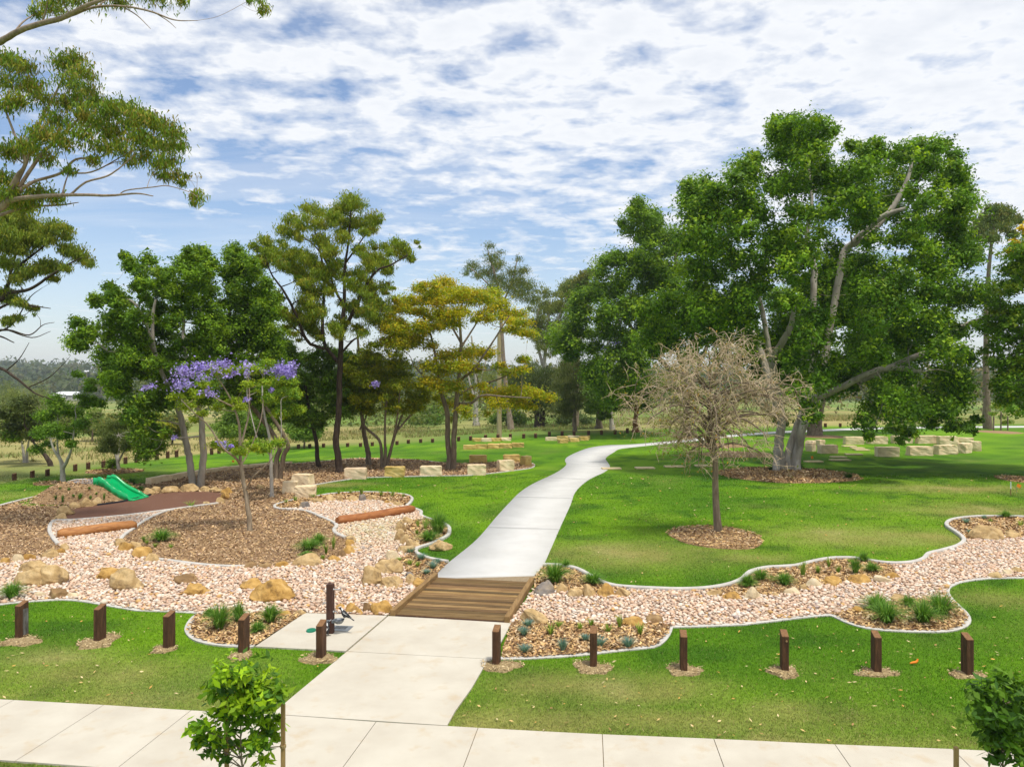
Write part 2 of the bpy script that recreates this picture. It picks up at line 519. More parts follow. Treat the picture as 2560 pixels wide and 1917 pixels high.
M['bark_jac'] = bark('tan_jacaranda_bark', (0.16, 0.12, 0.08), (0.30, 0.235, 0.16), (0.44, 0.36, 0.26))

# ================================================================== SETTING
# ---- outlines on the ground (x, y in metres)
KERBS = {}
KERBS['lawn_front_left'] = smooth(g2('A', [(-160, 1330), (0, 1300), (180, 1280), (350, 1268), (500, 1262), (620, 1268), (740, 1285), (880, 1310), (1000, 1330), (1100, 1345), (1300, 1352), (1450, 1358), (1560, 1365)]))
KERBS['tap_bed'] = smooth(g2('A', [(1610, 1362), (1540, 1400), (1495, 1460), (1485, 1510), (1520, 1560), (1600, 1597), (1750, 1622), (1880, 1632), (2010, 1633)]))
KERBS['pond_left'] = smooth(g2('B', [(420, 480), (330, 503), (280, 520), (277, 540), (330, 551), (450, 557), (540, 572), (620, 605), (700, 640), (750, 665), (762, 690), (742, 715), (760, 745), (830, 778)]))
KERBS['pond_right'] = smooth(g2('B', [(600, 452), (700, 433), (830, 422), (960, 417), (1100, 420), (1250, 430), (1330, 445), (1360, 470), (1340, 505), (1320, 525), (1370, 545), (1430, 570), (1428, 600), (1480, 625), (1570, 650), (1640, 685), (1655, 720), (1640, 760), (1580, 795), (1500, 830), (1420, 855), (1387, 880), (1402, 905), (1480, 940), (1560, 957), (1640, 970)]))
KERBS['island_front'] = smooth(g2('A', [(1235, 950), (1350, 965), (1500, 985), (1700, 1005), (1910, 1011)]))
KERBS['left_pool_right'] = smooth(g2('A', [(950, 797), (980, 760), (1050, 710), (1120, 660), (1200, 615), (1300, 573), (1375, 556)]))
KERBS['softfall_edge'] = smooth(g2('A', [(425, 643), (560, 639), (700, 630), (900, 612), (1100, 590), (1375, 553), (1500, 535), (1720, 505)]))
KERBS['left_pool_left'] = smooth(g2('A', [(425, 643), (397, 680), (393, 730), (420, 780), (458, 830)]))
KERBS['bed_front'] = smooth(g2('B', [(535, 365), (620, 350), (800, 321), (1000, 299), (1300, 291), (1500, 286), (1800, 281), (2000, 263), (2160, 243), (2300, 222), (2325, 200), (2310, 186)]))
KERBS['bed_back'] = smooth(g2('B', [(405, 190), (560, 178), (700, 165), (850, 150), (1000, 145), (1180, 149), (1400, 158), (1520, 172), (1600, 179)]))
KERBS['lawn_right'] = smooth(g2('C', [(500, 998), (640, 1005), (760, 1030), (860, 1080), (950, 1130), (1050, 1165), (1200, 1180), (1400, 1190), (1600, 1195), (1800, 1185), (1950, 1160), (2060, 1120), (2110, 1075)])
                            + g2('D', [(70, 1048), (180, 1022), (300, 1015), (420, 1005), (560, 970), (700, 947), (850, 945), (960, 960), (1060, 977), (1150, 986), (1250, 986), (1350, 975), (1420, 950), (1460, 910), (1560, 885), (1680, 850), (1735, 812), (1728, 780), (1680, 740), (1612, 695), (1600, 668), (1640, 640), (1740, 622), (1870, 612), (2000, 612), (2212, 616), (2500, 640)]))
KERBS['front_right_bed'] = smooth(g2('G', [(165, 590), (400, 585), (700, 567), (870, 552), (1100, 525), (1300, 505), (1385, 490), (1440, 450), (1480, 395), (1503, 335)]))
KERBS['lawn_front_right'] = smooth(g2('G', [(1515, 340), (1700, 336), (1900, 328), (2100, 319)])
                                  + g2('H', [(0, 318), (250, 290), (450, 265), (600, 250), (690, 248), (740, 268), (830, 310), (950, 345), (1100, 365), (1300, 375), (1500, 378), (1620, 370), (1715, 345), (1760, 310), (1765, 270), (1735, 220), (1680, 170), (1630, 120), (1600, 70), (1610, 30)])
                                  + g2('D', [(1640, 1150), (1700, 1125), (1830, 1105), (1950, 1095), (2212, 1090), (2500, 1092)]))
# kerb that climbs the slide mound (height given along it)
k9 = [(-330, 640, 0), (-150, 580, 0), (0, 525, 0.0), (170, 477, 0.02), (300, 432, 0.12), (400, 388, 0.32), (470, 358, 0.52), (560, 331, 0.70), (680, 317, 0.76)]
K9W = []
for x, y, z in k9:
    px, py = q('A', x, y)
    Yk = (CAM_H - z) * F_PX / (py - CY)
    K9W.append(((px - CX) / F_PX * Yk, Yk))
KERBS['mound'] = smooth(K9W)

# big mulch bed under the trees, left
bed_back_pts = g2('A', [(770, 320), (1000, 345), (1140, 352), (1170, 335), (1500, 272), (1700, 236), (2120, 196)])
MULCH_BIG = (KERBS['mound'][:-4] + bed_back_pts + KERBS['bed_back'] +
             g2('B', [(1750, 185), (1900, 178), (2140, 170), (2250, 165)]) + KERBS['bed_front'][::-1] +
             g2('B', [(590, 455)]) + KERBS['pond_right'][1:70] +
             g2('B', [(1430, 640), (1350, 900), (1200, 960)]) + g2('B', [(900, 1000), (80, 1010)]) +
             g2('A', [(1910, 1016), (1240, 955), (900, 1000), (400, 950), (0, 985), (-330, 1010)]))
TAP_BED = KERBS['tap_bed'] + g2('B', [(115, 1632), (515, 1372), (420, 1362), (300, 1372), (150, 1372), (20, 1390), (-60, 1345)])
GRAVEL_LEFT = (KERBS['lawn_front_left'] + g2('A', [(1620, 1420), (1900, 1440), (2212, 1450)]) + g2('B', [(420, 1440), (515, 1376), (1170, 1394), (1400, 1190), (1520, 1085), (1470, 1000), (1390, 905), (1430, 800), (1480, 700), (1480, 628)])
               + KERBS['pond_right'][6:75][::-1] + g2('B', [(600, 455), (500, 470)]) + KERBS['pond_left'][4:] +
               g2('B', [(870, 800), (850, 880), (740, 945), (530, 965), (325, 990), (180, 998), (20, 1000)]) + KERBS['island_front'][::-1] +
               g2('A', [(1190, 940), (1080, 880), (980, 835)]) + KERBS['left_pool_right'] + KERBS['softfall_edge'][:30][::-1] + KERBS['left_pool_left'] +
               g2('A', [(490, 860), (440, 890), (370, 912), (220, 935), (30, 965), (-330, 985), (-330, 1360)]))
GRAVEL_RIGHT = (g2('C', [(235, 1450), (425, 1180), (620, 1175), (900, 1175), (1150, 1190)]) + KERBS['lawn_right'][38:] +
                KERBS['lawn_front_right'][::-1] + g2('G', [(1400, 330), (1200, 335), (900, 330), (500, 318), (290, 308)]))
BED_POND_TOP = KERBS['pond_left'][:20] + g2('B', [(470, 540), (560, 492), (700, 480), (880, 480), (1040, 472), (1230, 515), (1330, 530)]) + KERBS['pond_right'][:46][::-1]
BED_TUSSOCK = g2('B', [(1470, 622), (1330, 645), (1300, 700), (1290, 760), (1330, 810), (1400, 850)]) + KERBS['pond_right'][85:125][::-1]
BED_FESCUE = g2('B', [(1385, 880), (1300, 930), (1210, 950), (1290, 1000), (1310, 1050), (1380, 1110), (1440, 1150), (1520, 1087), (1640, 980), (1560, 957), (1480, 940), (1402, 905)])
BED_R1 = g2('C', [(432, 1090), (500, 1000)]) + KERBS['lawn_right'][:36] + g2('C', [(1150, 1195), (1000, 1210), (870, 1215), (760, 1225), (640, 1195), (500, 1200), (430, 1200)])
BED_R2 = KERBS['lawn_right'][52:133] + g2('D', [(1190, 1030), (1180, 1075), (1050, 1115), (920, 1122), (720, 1135), (560, 1150), (480, 1180), (380, 1215), (250, 1235), (70, 1235)]) + g2('C', [(2000, 1245), (1840, 1215)])
BED_R3 = KERBS['lawn_right'][-54:] + g2('D', [(2500, 790), (2212, 772), (2080, 768), (1940, 780), (1760, 792)])
BED_R4 = KERBS['front_right_bed'] + g2('G', [(1480, 330), (1400, 318), (1200, 330), (900, 325), (550, 300), (300, 300), (250, 312)])
BED_R5 = KERBS['lawn_front_right'][45:133] + g2('D', [(1580, 1262), (1450, 1262), (1300, 1255), (1200, 1280), (960, 1335), (860, 1355), (760, 1372)])
SOFTFALL = g2('A', [(500, 630), (540, 590), (600, 545), (760, 520), (980, 492), (1130, 458), (1250, 428), (1400, 415), (1560, 411), (1740, 418), (1752, 450), (1740, 497), (1500, 533), (1370, 552), (1100, 588), (900, 610), (700, 628)])

# ---- concrete outlines
fp_up = smooth(g2('E', [(-700, 880), (-300, 902), (0, 918), (820, 963), (1500, 1005)]) + g2('F', [(370, 1046), (1070, 1097), (1640, 1130), (2212, 1162)])
               + g2('G', [(965, 1195), (1845, 1231)]) + g2('H', [(712, 1275), (1640, 1312), (2300, 1345), (3000, 1385)]), 6)


def offset_line(pts, d):
    P = np.array(pts); t = np.gradient(P, axis=0); t /= np.linalg.norm(t, axis=1, keepdims=True)
    return [tuple(p) for p in P + np.stack([t[:, 1], -t[:, 0]], 1) * d]


fp_lo = offset_line(fp_up, 1.95)
FOOTPATH = fp_up + fp_lo[::-1]
PAD_L = g2('F', [(255, 1037), (400, 912), (845, 541), (1170, 260)])       # left edge bottom -> top
PAD_R = g2('F', [(1636, 1128), (1700, 1012), (1830, 830), (1950, 622), (2145, 312)])
PAD = PAD_L + PAD_R[::-1]
SIDE_PAD = g2('F', [(515, 236), (1165, 258), (838, 539), (590, 526), (120, 501)])
deck_px = [q('B', 1185, 1392), q('C', 240, 1447), q('C', 430, 1135), q('B', 1522, 1100)]
DECK = [tuple(gp(*p)[:2]) for p in deck_px]      # bl, br, tr, tl
path_l = smooth(g2('B', [(1522, 1098), (1640, 980), (1870, 790)]) +
                g2('C', [(130, 610), (240, 490), (320, 412), (420, 347), (560, 281), (640, 236), (682, 195), (672, 160), (700, 130), (780, 92), (870, 62), (1000, 43), (1200, 35)])
                + g2('S', [(640, 1150), (900, 1122), (1220, 1092), (1500, 1072), (1870, 1056), (2150, 1044)]) + g2('T', [(1200, 1036), (1700, 1030), (2300, 1026)]), 6)
path_r = smooth(g2('C', [(430, 1132), (440, 1082), (500, 992), (560, 860), (620, 722), (680, 590), (720, 500), (748, 420), (800, 360), (880, 302), (980, 255), (1026, 215), (1010, 180), (992, 150), (1012, 125), (1060, 95), (1100, 72), (1200, 58)])
                + g2('S', [(640, 1168), (900, 1143), (1220, 1108), (1500, 1088), (1870, 1070), (2150, 1058)]) + g2('T', [(1200, 1049), (1700, 1042), (2300, 1038)]), 6)


def resample(pts, n):
    P = np.array(pts); s = np.concatenate([[0], np.cumsum(np.linalg.norm(np.diff(P, axis=0), axis=1))])
    u = np.linspace(0, s[-1], n)
    return np.stack([np.interp(u, s, P[:, 0]), np.interp(u, s, P[:, 1])], 1)


NP = 300
PATH_L, PATH_R = resample(path_l, NP), resample(path_r, NP)
# pair the two edges by projecting onto a common parameter: nearest following point on the right edge
pair = []
j = 0
for i in range(NP):
    hi = min(NP, j + 14)
    d = np.linalg.norm(PATH_R[j:hi] - PATH_L[i], axis=1)
    j = j + int(np.argmin(d))
    pair.append(j)
pair[-1] = NP - 1
pair = np.maximum.accumulate(pair)
pr_s = np.convolve(np.pad(pair, 6, mode='edge'), np.ones(13) / 13, 'valid')
PATH_Rp = np.stack([np.interp(pr_s, np.arange(NP), PATH_R[:, 0]), np.interp(pr_s, np.arange(NP), PATH_R[:, 1])], 1)
PATH = [tuple(p) for p in PATH_L] + [tuple(p) for p in PATH_R[::-1]]

ROUNDS = []      # bare soil or mulch discs: (cx, cy, rx, ry, kind)


def disc(reg, x, y, rx, ry, seed, wob=0.10):
    c = gq(reg, x, y)
    e = gq(reg, x + rx, y)
    t = gq(reg, x, y - ry)
    a, b = abs(e.x - c.x), abs(t.y - c.y) * 0.95
    r = np.random.default_rng(seed)
    ph = r.random(4) * 6.28
    out = []
    for k in range(40):
        th = k / 40 * 2 * math.pi
        w = 1 + wob * (math.sin(2 * th + ph[0]) * 0.5 + math.sin(3 * th + ph[1]) * 0.5 + math.sin(5 * th + ph[2]) * 0.45 + math.sin(9 * th + ph[3]) * .25)
        out.append((c.x + a * w * math.cos(th), c.y + b * w * math.sin(th)))
    return out


MULCH_ROUNDS = [disc('C', 1860, 765, 360, 90, 1, 0.04), disc('S', 1600, 1412, 530, 62, 2, 0.05), disc('S', 1060, 1178, 240, 22, 3, 0.08),
                disc('S', 1200, 1250, 300, 26, 4, 0.08), disc('D', 2190, 315, 145, 32, 5, 0.05), disc('S', 1900, 1110, 200, 14, 6, 0.05),
                disc('A', 370, 345, 105, 14, 7), disc('A', 900, 250, 210, 20, 8), disc('S', 800, 1118, 80, 12, 9), disc('T', 2020, 1075, 150, 14, 10)]
BOLLARD_BASE = [('E', 160, 425), ('E', 780, 455), ('E', 1328, 510), ('E', 1920, 548), ('F', 637, 590), ('F', 2026, 640),
                ('G', 899, 658), ('G', 1612, 688), ('H', 326, 688), ('H', 1054, 700), ('H', 1776, 722)]
SAND_C = [(('E', 165, 455, 150, 45)), ('E', 780, 455, 150, 60), ('E', 1290, 515, 90, 38), ('E', 1905, 565, 100, 40), ('F', 620, 590, 135, 52), ('F', 2060, 650, 155, 50),
          ('G', 887, 660, 150, 56), ('G', 1612, 680, 150, 48), ('H', 310, 695, 130, 50), ('H', 1050, 700, 165, 40), ('H', 1760, 718, 135, 36)]
SANDS = [disc(*s, 20 + i, 0.22) for i, s in enumerate(SAND_C)]

EXCL = [MULCH_BIG, TAP_BED, GRAVEL_LEFT, GRAVEL_RIGHT, BED_TUSSOCK, BED_FESCUE, BED_R1, BED_R2, BED_R3, BED_R4, BED_R5, FOOTPATH, PAD, SIDE_PAD, DECK, PATH] + MULCH_ROUNDS


# ---- lawn colour
DRY = [('C', 1150, 900, 3.2, 1.9, .75), ('C', 2150, 930, 1.5, .9, .6), ('D', 900, 760, 3.6, 2.0, .65), ('D', 1900, 560, 3.4, 2.2, .7), ('D', 1700, 385, 4.5, 1.5, .8),
       ('D', 1580, 780, 1.6, 1.6, .85), ('E', 600, 720, 2.2, .9, .75), ('E', 300, 600, 1.5, .8, .55), ('E', 1000, 900, 3.0, .5, .6), ('G', 1250, 830, 1.5, .7, .8),
       ('G', 650, 800, 1.8, .7, .6), ('G', 1500, 1080, 4.0, .55, .75), ('G', 300, 1040, 2, .6, .6), ('H', 350, 1060, 1.8, .7, .75), ('B', 690, 355, 1.6, .9, .95),
       ('B', 850, 345, 1.5, .8, .7), ('C', 1830, 870, 1.8, .5, .5), ('A', 250, 250, 8, 3, .5), ('A', 60, 440, 4, 1.5, .35), ('H', 2050, 120, 1.6, .8, .5), ('F', 1900, 1050, .8, .4, .5)]
DRYW = []
for r_, x_, y_, a_, b_, s_ in DRY:
    c_ = gq(r_, x_, y_)
    DRYW.append((c_.x, c_.y, a_, b_, s_))
FPU = np.array(fp_up)


def dryness(x, y):
    d = np.zeros_like(x)
    for cx, cy, a, b, s in DRYW:
        d = np.maximum(d, s * np.exp(-(((x - cx) / a) ** 2 + ((y - cy) / b) ** 2) * 1.1))
    e = np.interp(x, FPU[:, 0], FPU[:, 1])
    d = np.maximum(d, 0.75 * np.exp(-np.maximum(0, y - e) / 0.35) * (y > e - 0.1))
    d = np.where(y < e - 1.5, np.maximum(d, 0.35), d)
    n = fbm(x * 1.3, y * 1.3, 4)
    n2 = fbm(x * 0.35 + 40, y * 0.35, 3)
    return np.clip(d * (0.35 + 1.3 * n) + 0.55 * np.clip(n2 - 0.57, 0, 1) * 2 * n, 0, 1)


def lerp(a, b, t):
    return np.asarray(a) * (1 - t[..., None]) + np.asarray(b) * t[..., None]


LUSH, BRIGHT, DARK, DRYC, DRY2 = (0.085, 0.205, 0.008), (0.150, 0.300, 0.010), (0.045, 0.130, 0.008), (0.300, 0.285, 0.085), (0.40, 0.33, 0.15)
POSTLINE = np.array([tuple(gq(*p)[:2]) for p in [('A', -400, 420), ('A', 113, 317), ('A', 594, 245), ('A', 991, 188), ('A', 1395, 135), ('A', 1730, 107), ('B', 462, 65), ('B', 952, 53), ('B', 1521, 20), ('M', 1089, 1628), ('M', 1597, 1608), ('M', 2112, 1588), ('S', 700, 1050), ('T', 643, 1035), ('T', 2212, 1020)]])


def lawn_col(x, y):
    n1 = fbm(x * 0.22 + 7, y * 0.22 + 3, 4); n2 = fbm(x * 1.1, y * 1.1 + 50, 3)
    c = lerp(LUSH, BRIGHT, np.clip((n1 - 0.40) * 4, 0, 1))
    c = lerp(c, DARK, np.clip((0.49 - n2) * 3.4, 0, 0.85))
    d = dryness(x, y)
    c = lerp(c, lerp(DRYC, DRY2, np.clip((n2 - .5) * 3, 0, 1)), np.clip(d, 0, 0.9))
    # beyond the bollard line: rough paddock
    yl = np.interp(x, POSTLINE[:, 0], POSTLINE[:, 1])
    m = np.clip((y - yl) / 5, 0, 1)
    nn = fbm(x * 0.03, y * 0.012 + 9, 4); n3 = fbm(x * 0.2, y * 0.06, 3)
    f = lerp((0.155, 0.235, 0.045), (0.355, 0.310, 0.125), np.clip((nn - 0.38) * 3.5, 0, 1))
    f = lerp(f, (0.11, 0.20, 0.035), np.clip((n3 - 0.5) * 3, 0, .7))
    c = lerp(c, f, m)
    fo = np.clip((y - 420) / 120, 0, 1) * np.clip((fbm(x / 140, y / 140, 3) - 0.28) * 6, 0, 1)
    c = lerp(c, (0.050, 0.078, 0.028), fo)
    return c


def spaced(lo, hi, step, far_lo, far_hi, g=1.14):
    mid = list(np.arange(lo, hi + 1e-6, step))
    up = []; v = hi; s = step
    while v < far_hi:
        s *= g; v += s; up.append(v)
    dn = []; v = lo; s = step
    while v > far_lo:
        s *= g; v -= s; dn.append(v)
    return np.array(dn[::-1] + mid + up)


gx = spaced(-30, 30, 0.45, -6000, 6000)
gy = spaced(8, 50, 0.45, -600, 9000, 1.09)
GX, GY = np.meshgrid(gx, gy)
GZ = ground_z(GX, GY)
gv = np.stack([GX, GY, GZ], -1).reshape(-1, 3)
nx_, ny_ = len(gx), len(gy)
idx = np.arange(nx_ * ny_).reshape(ny_, nx_)
gf = np.stack([idx[:-1, :-1], idx[:-1, 1:], idx[1:, 1:], idx[1:, :-1]], -1).reshape(-1, 4)
gme = np_mesh('ground', gv, gf, lawn_col(gv[:, 0], gv[:, 1]), True)
tag(link('ground', gme, M['ground']), kind='structure')


def sheet(name, poly, off, mat, parent=None, kind='structure', thick=0.0, flat=False):
    P = []
    for p in poly:
        if not P or (abs(p[0] - P[-1][0]) + abs(p[1] - P[-1][1])) > 1e-4:
            P.append(p)
    v = [Vector((p[0], p[1], 0)) for p in P]
    tris = tessellate_polygon([v])
    zz = ground_z(np.array([p[0] for p in P]), np.array([p[1] for p in P])) + off
    if flat:
        zz = np.full(len(P), off)
    bm = bmesh.new()
    bv = [bm.verts.new((p[0], p[1], z)) for p, z in zip(P, zz)]
    for t in tris:
        try:
            f = bm.faces.new([bv[i] for i in t])
        except ValueError:
            pass
    for f in bm.faces:
        f.normal_update()
        if f.normal.z < 0:
            f.normal_flip()
    if thick:
        lo = [bm.verts.new((p[0], p[1], z - thick)) for p, z in zip(P, zz)]
        n = len(P)
        area = sum(P[i][0] * P[(i + 1) % n][1] - P[(i + 1) % n][0] * P[i][1] for i in range(n))
        for i in range(n):
            k = (i + 1) % n
            loop = [bv[i], lo[i], lo[k], bv[k]]
            if area > 0:
                loop = loop[::-1]
            try:
                bm.faces.new(loop[::-1] if area > 0 else loop)
            except ValueError:
                pass
    me = bpy.data.meshes.new(name)
    bm.to_mesh(me); bm.free()
    o = link(name, me, mat, parent)
    if parent is None:
        o['kind'] = kind
    return o


sheet('mulch', MULCH_BIG, 0.010, M['mulch'], flat=True)
sheet('gravel_bed', GRAVEL_LEFT, 0.018, M['gravel_bed'])
sheet('gravel_bed', GRAVEL_RIGHT, 0.018, M['gravel_bed'])
for b in (BED_POND_TOP, BED_TUSSOCK, BED_FESCUE, BED_R1, BED_R2, BED_R3, BED_R4, BED_R5, TAP_BED):
    sheet('mulch', b, 0.028, M['mulch'])


def dome(name, poly, h, mat, off=0.012):
    """low heap of soil or mulch over a disc outline"""
    P = np.array(poly); c = P.mean(0); n = len(P)
    rings = [1.0, 0.93, 0.75, 0.5, 0.25]
    V = []
    for r in rings:
        p = c + (P - c) * r
        z = ground_z(p[:, 0], p[:, 1]) + off - (0.03 if r == 1.0 else 0) + h * (1 - r ** 2.2) + 0.25 * h * (fbm(p[:, 0] * 5, p[:, 1] * 5, 3) - .5) * (r < 1)
        V.append(np.column_stack([p, z]))
    V.append(np.array([[c[0], c[1], float(ground_z(c[0], c[1])) + off + h]]))
    bm = bmesh.new()
    bvs = [[bm.verts.new(v) for v in ring] for ring in V]
    for a, b in zip(bvs[:-2], bvs[1:-1]):
        for i in range(n):
            bm.faces.new([a[i], a[(i + 1) % n], b[(i + 1) % n], b[i]])
    for i in range(n):
        bm.faces.new([bvs[-2][i], bvs[-2][(i + 1) % n], bvs[-1][0]])
    o = link(name, bm_mesh(name, bm, True), mat)
    o['kind'] = 'structure'
    return o


for i, r_ in enumerate(MULCH_ROUNDS):
    dome('mulch', r_, 0.10 if i == 0 else 0.07, M['mulch'])
for s_ in SANDS:
    dome('soil', s_, 0.035, M['sand'])

# mulch over the slide mound (follows the mound, in front of its kerb)
mx, my = np.meshgrid(np.arange(-24.2, -16.6, 0.18), np.arange(33.2, 39.2, 0.18))
kx, ky = np.array(KERBS['mound']).T
o_ = np.argsort(kx)
back = np.interp(mx, kx[o_], ky[o_], right=37.7)
back = np.where(mx > -19.6, 37.6 + (mx + 19.6) * -0.35, back)
ok = (my < back) & (mound_z(mx, my) > 0.004)
sf = inside(SOFTFALL, mx, my)
ok &= ~sf
mz = ground_z(mx, my) + 0.035 + 0.03 * (fbm(mx * 3, my * 3, 3) - 0.5)
mi = np.arange(mx.size).reshape(mx.shape)
okq = ok[:-1, :-1] & ok[1:, :-1] & ok[:-1, 1:] & ok[1:, 1:]
mf = np.stack([mi[:-1, :-1], mi[:-1, 1:], mi[1:, 1:], mi[1:, :-1]], -1)[okq]
tag(link('mulch', np_mesh('mulch_mound', np.column_stack([mx.ravel(), my.ravel(), mz.ravel()]), mf, None, True), M['mulch']), kind='structure')

sheet('softfall', SOFTFALL, 0.034, M['rubber'], thick=0.03)


# ---- kerbs
def kerb(pts, w=0.16, h=0.085, mat=None, name='kerb'):
    P = np.array(pts); n = len(P)
    s = np.concatenate([[0], np.cumsum(np.linalg.norm(np.diff(P, axis=0), axis=1))])
    m = max(8, int(s[-1] / 0.18))
    u = np.linspace(0, s[-1], m)
    P = np.stack([np.interp(u, s, P[:, 0]), np.interp(u, s, P[:, 1])], 1)
    t = np.gradient(P, axis=0); t /= np.linalg.norm(t, axis=1, keepdims=True)
    nrm = np.stack([-t[:, 1], t[:, 0]], 1)
    prof = [(-w / 2, -0.08), (-w / 2, h * 0.78), (-w * 0.36, h), (w * 0.36, h), (w / 2, h * 0.78), (w / 2, -0.08)]
    z = ground_z(P[:, 0], P[:, 1])
    V = np.stack([np.column_stack([P + nrm * (a * (1 + 0.12 * (vnoise(u * 2.3, u * 0 + 3.3) - .5)))[:, None], z + b]) for a, b in prof], 1)
    k = len(prof)
    V = V.reshape(-1, 3)
    ii = np.arange(m * k).reshape(m, k)
    f = np.stack([ii[:-1, :-1], ii[1:, :-1], ii[1:, 1:], ii[:-1, 1:]], -1).reshape(-1, 4)
    bm = bmesh.new()
    bv = [bm.verts.new(v) for v in V]
    for q4 in f:
        bm.faces.new([bv[i] for i in q4])
    bm.faces.new([bv[i] for i in ii[0]]); bm.faces.new([bv[i] for i in ii[-1][::-1]])
    o = link(name, bm_mesh(name, bm, False), mat or M['kerb'])
    o['kind'] = 'structure'
    return o


for kname, kp in KERBS.items():
    kerb(kp, 0.115 if kname in ('bed_front', 'bed_back') else 0.14, {'lawn_right': .11, 'bed_front': .05, 'bed_back': .05, 'lawn_front_left': .028, 'tap_bed': .04, 'front_right_bed': .03, 'lawn_front_right': .034}.get(kname, 0.09))

# ---- footpath, entrance pad, path: sub-base sheet with cast slabs on it as pieces
base = sheet('footpath', FOOTPATH, 0.006, M['joint'])


def slab(poly, parent, mat, top=0.03, name='slab'):
    o = sheet(name, poly, top, mat, parent=parent, thick=top + 0.03)
    return o


# footpath joints at the positions seen in the photo, about 1.68 m apart
jx = [-13.6, -11.95, -10.27, -8.62, -6.96, -5.38, -3.80, -2.20, -0.54, 1.41, 3.11, 4.90, 6.6, 8.3, 10.0]
fu, fl = np.array(fp_up), np.array(fp_lo)
su = np.concatenate([[0], np.cumsum(np.linalg.norm(np.diff(fu, axis=0), axis=1))])
js = [float(np.interp(x, fu[:, 0], su)) for x in jx]
for a, b in zip(js[:-1], js[1:]):
    u = np.linspace(a + 0.006, b - 0.006, 6)
    up = [(np.interp(t, su, fu[:, 0]), np.interp(t, su, fu[:, 1]) - 0.012) for t in u]
    lo = [(np.interp(t, su, fl[:, 0]), np.interp(t, su, fl[:, 1])) for t in u]
    slab(up + lo[::-1], base, M['concrete'])

base = sheet('entrance_pad', PAD, 0.008, M['joint'])
pl, prr = np.array(PAD_L), np.array(PAD_R)


def on_line(P, y):
    o = np.argsort(P[:, 1])
    return (float(np.interp(y, P[o, 1], P[o, 0])), y)


mid_l, mid_r = PAD_L[2], tuple(gq('F', 1992, 602)[:2])
gap = 0.008
slab([PAD_L[0], PAD_L[1], (mid_l[0], mid_l[1] - gap), (mid_r[0], mid_r[1] - gap), PAD_R[3], PAD_R[2], PAD_R[1], PAD_R[0]], base, M['concrete'], 0.031)
slab([(mid_l[0] + gap, mid_l[1] + gap), (PAD_L[3][0] + gap, PAD_L[3][1]), PAD_R[4], (mid_r[0], mid_r[1] + gap)], base, M['concrete'], 0.031)
base = sheet('tap_pad', SIDE_PAD, 0.009, M['joint'])
slab([(x - (0.012 if i in (1, 2) else 0), y) for i, (x, y) in enumerate(SIDE_PAD)], base, M['concrete'], 0.033)

base = sheet('path', PATH, 0.008, M['joint'])
cuts = [0, 20, 40, 60, 80, 100, 120, 145, 170, 200, 230, 265, NP - 1]
for a, b in zip(cuts[:-1], cuts[1:]):
    L_ = [tuple(p) for p in PATH_L[a:b + 1]]; R_ = [tuple(p) for p in PATH_Rp[a:b + 1]]
    d = np.array(L_[1]) - np.array(L_[0]); d = d / np.linalg.norm(d) * 0.004
    L_[0] = (L_[0][0] + d[0], L_[0][1] + d[1]); R_[0] = (R_[0][0] + d[0], R_[0][1] + d[1])
    V = np.array([[*p, float(ground_z(*p)) + 0.03] for p in L_] + [[*p, float(ground_z(*p)) + 0.03] for p in R_])
    n = len(L_)
    V = np.concatenate([V, V - [0, 0, 0.06]])
    f = []
    for i in range(n - 1):
        f += [[i, n + i, n + i + 1, i + 1], [i, i + 1, 2 * n + i + 1, 2 * n + i], [n + i + 1, n + i, 3 * n + i, 3 * n + i + 1]]
    f += [[n, 0, 2 * n, 3 * n], [n - 1, 2 * n - 1, 4 * n - 1, 3 * n - 1]]
    link('slab', np_mesh('slab', V, np.array(f)), M['concrete_grey'], base)

# ---- loose matter: grass, gravel, bark chips
def excluded(x, y):
    r = np.zeros(x.shape, bool)
    for P in EXCL:
        A = np.array(P)
        m = (x > A[:, 0].min()) & (x < A[:, 0].max()) & (y > A[:, 1].min()) & (y < A[:, 1].max()) & ~r
        if m.any():
            r[m] |= inside(P, x[m], y[m])
    return r


def in_view(n, y0, y1, pw, margin=1.06):
    """random ground points inside the view wedge, density ~ y**-pw"""
    u = rng.random(n)
    k = 2 - pw
    y = (y0 ** k + u * (y1 ** k - y0 ** k)) ** (1 / k) if abs(k) > 1e-6 else y0 * (y1 / y0) ** u
    x = (rng.random(n) * 2 - 1) * y * (1280 / F_PX) * margin
    return x, y


def blades(name, x, y, hgt, wid, cols, lean=0.5):
    n = len(x)
    z = ground_z(x, y)
    th = rng.random(n) * 6.283
    s = np.stack([np.cos(th), np.sin(th), np.zeros(n)], 1) * (wid * 0.5)[:, None]
    ln = rng.normal(0, lean, (n, 2)) * hgt[:, None]
    b = np.stack([x, y, z - 0.004], 1)
    V = np.stack([b - s, b + s, b + np.column_stack([ln, hgt])], 1).reshape(-1, 3)
    F_ = np.arange(3 * n).reshape(n, 3)
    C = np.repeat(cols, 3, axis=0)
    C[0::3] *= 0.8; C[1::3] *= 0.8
    return np_mesh(name, V, F_, C)


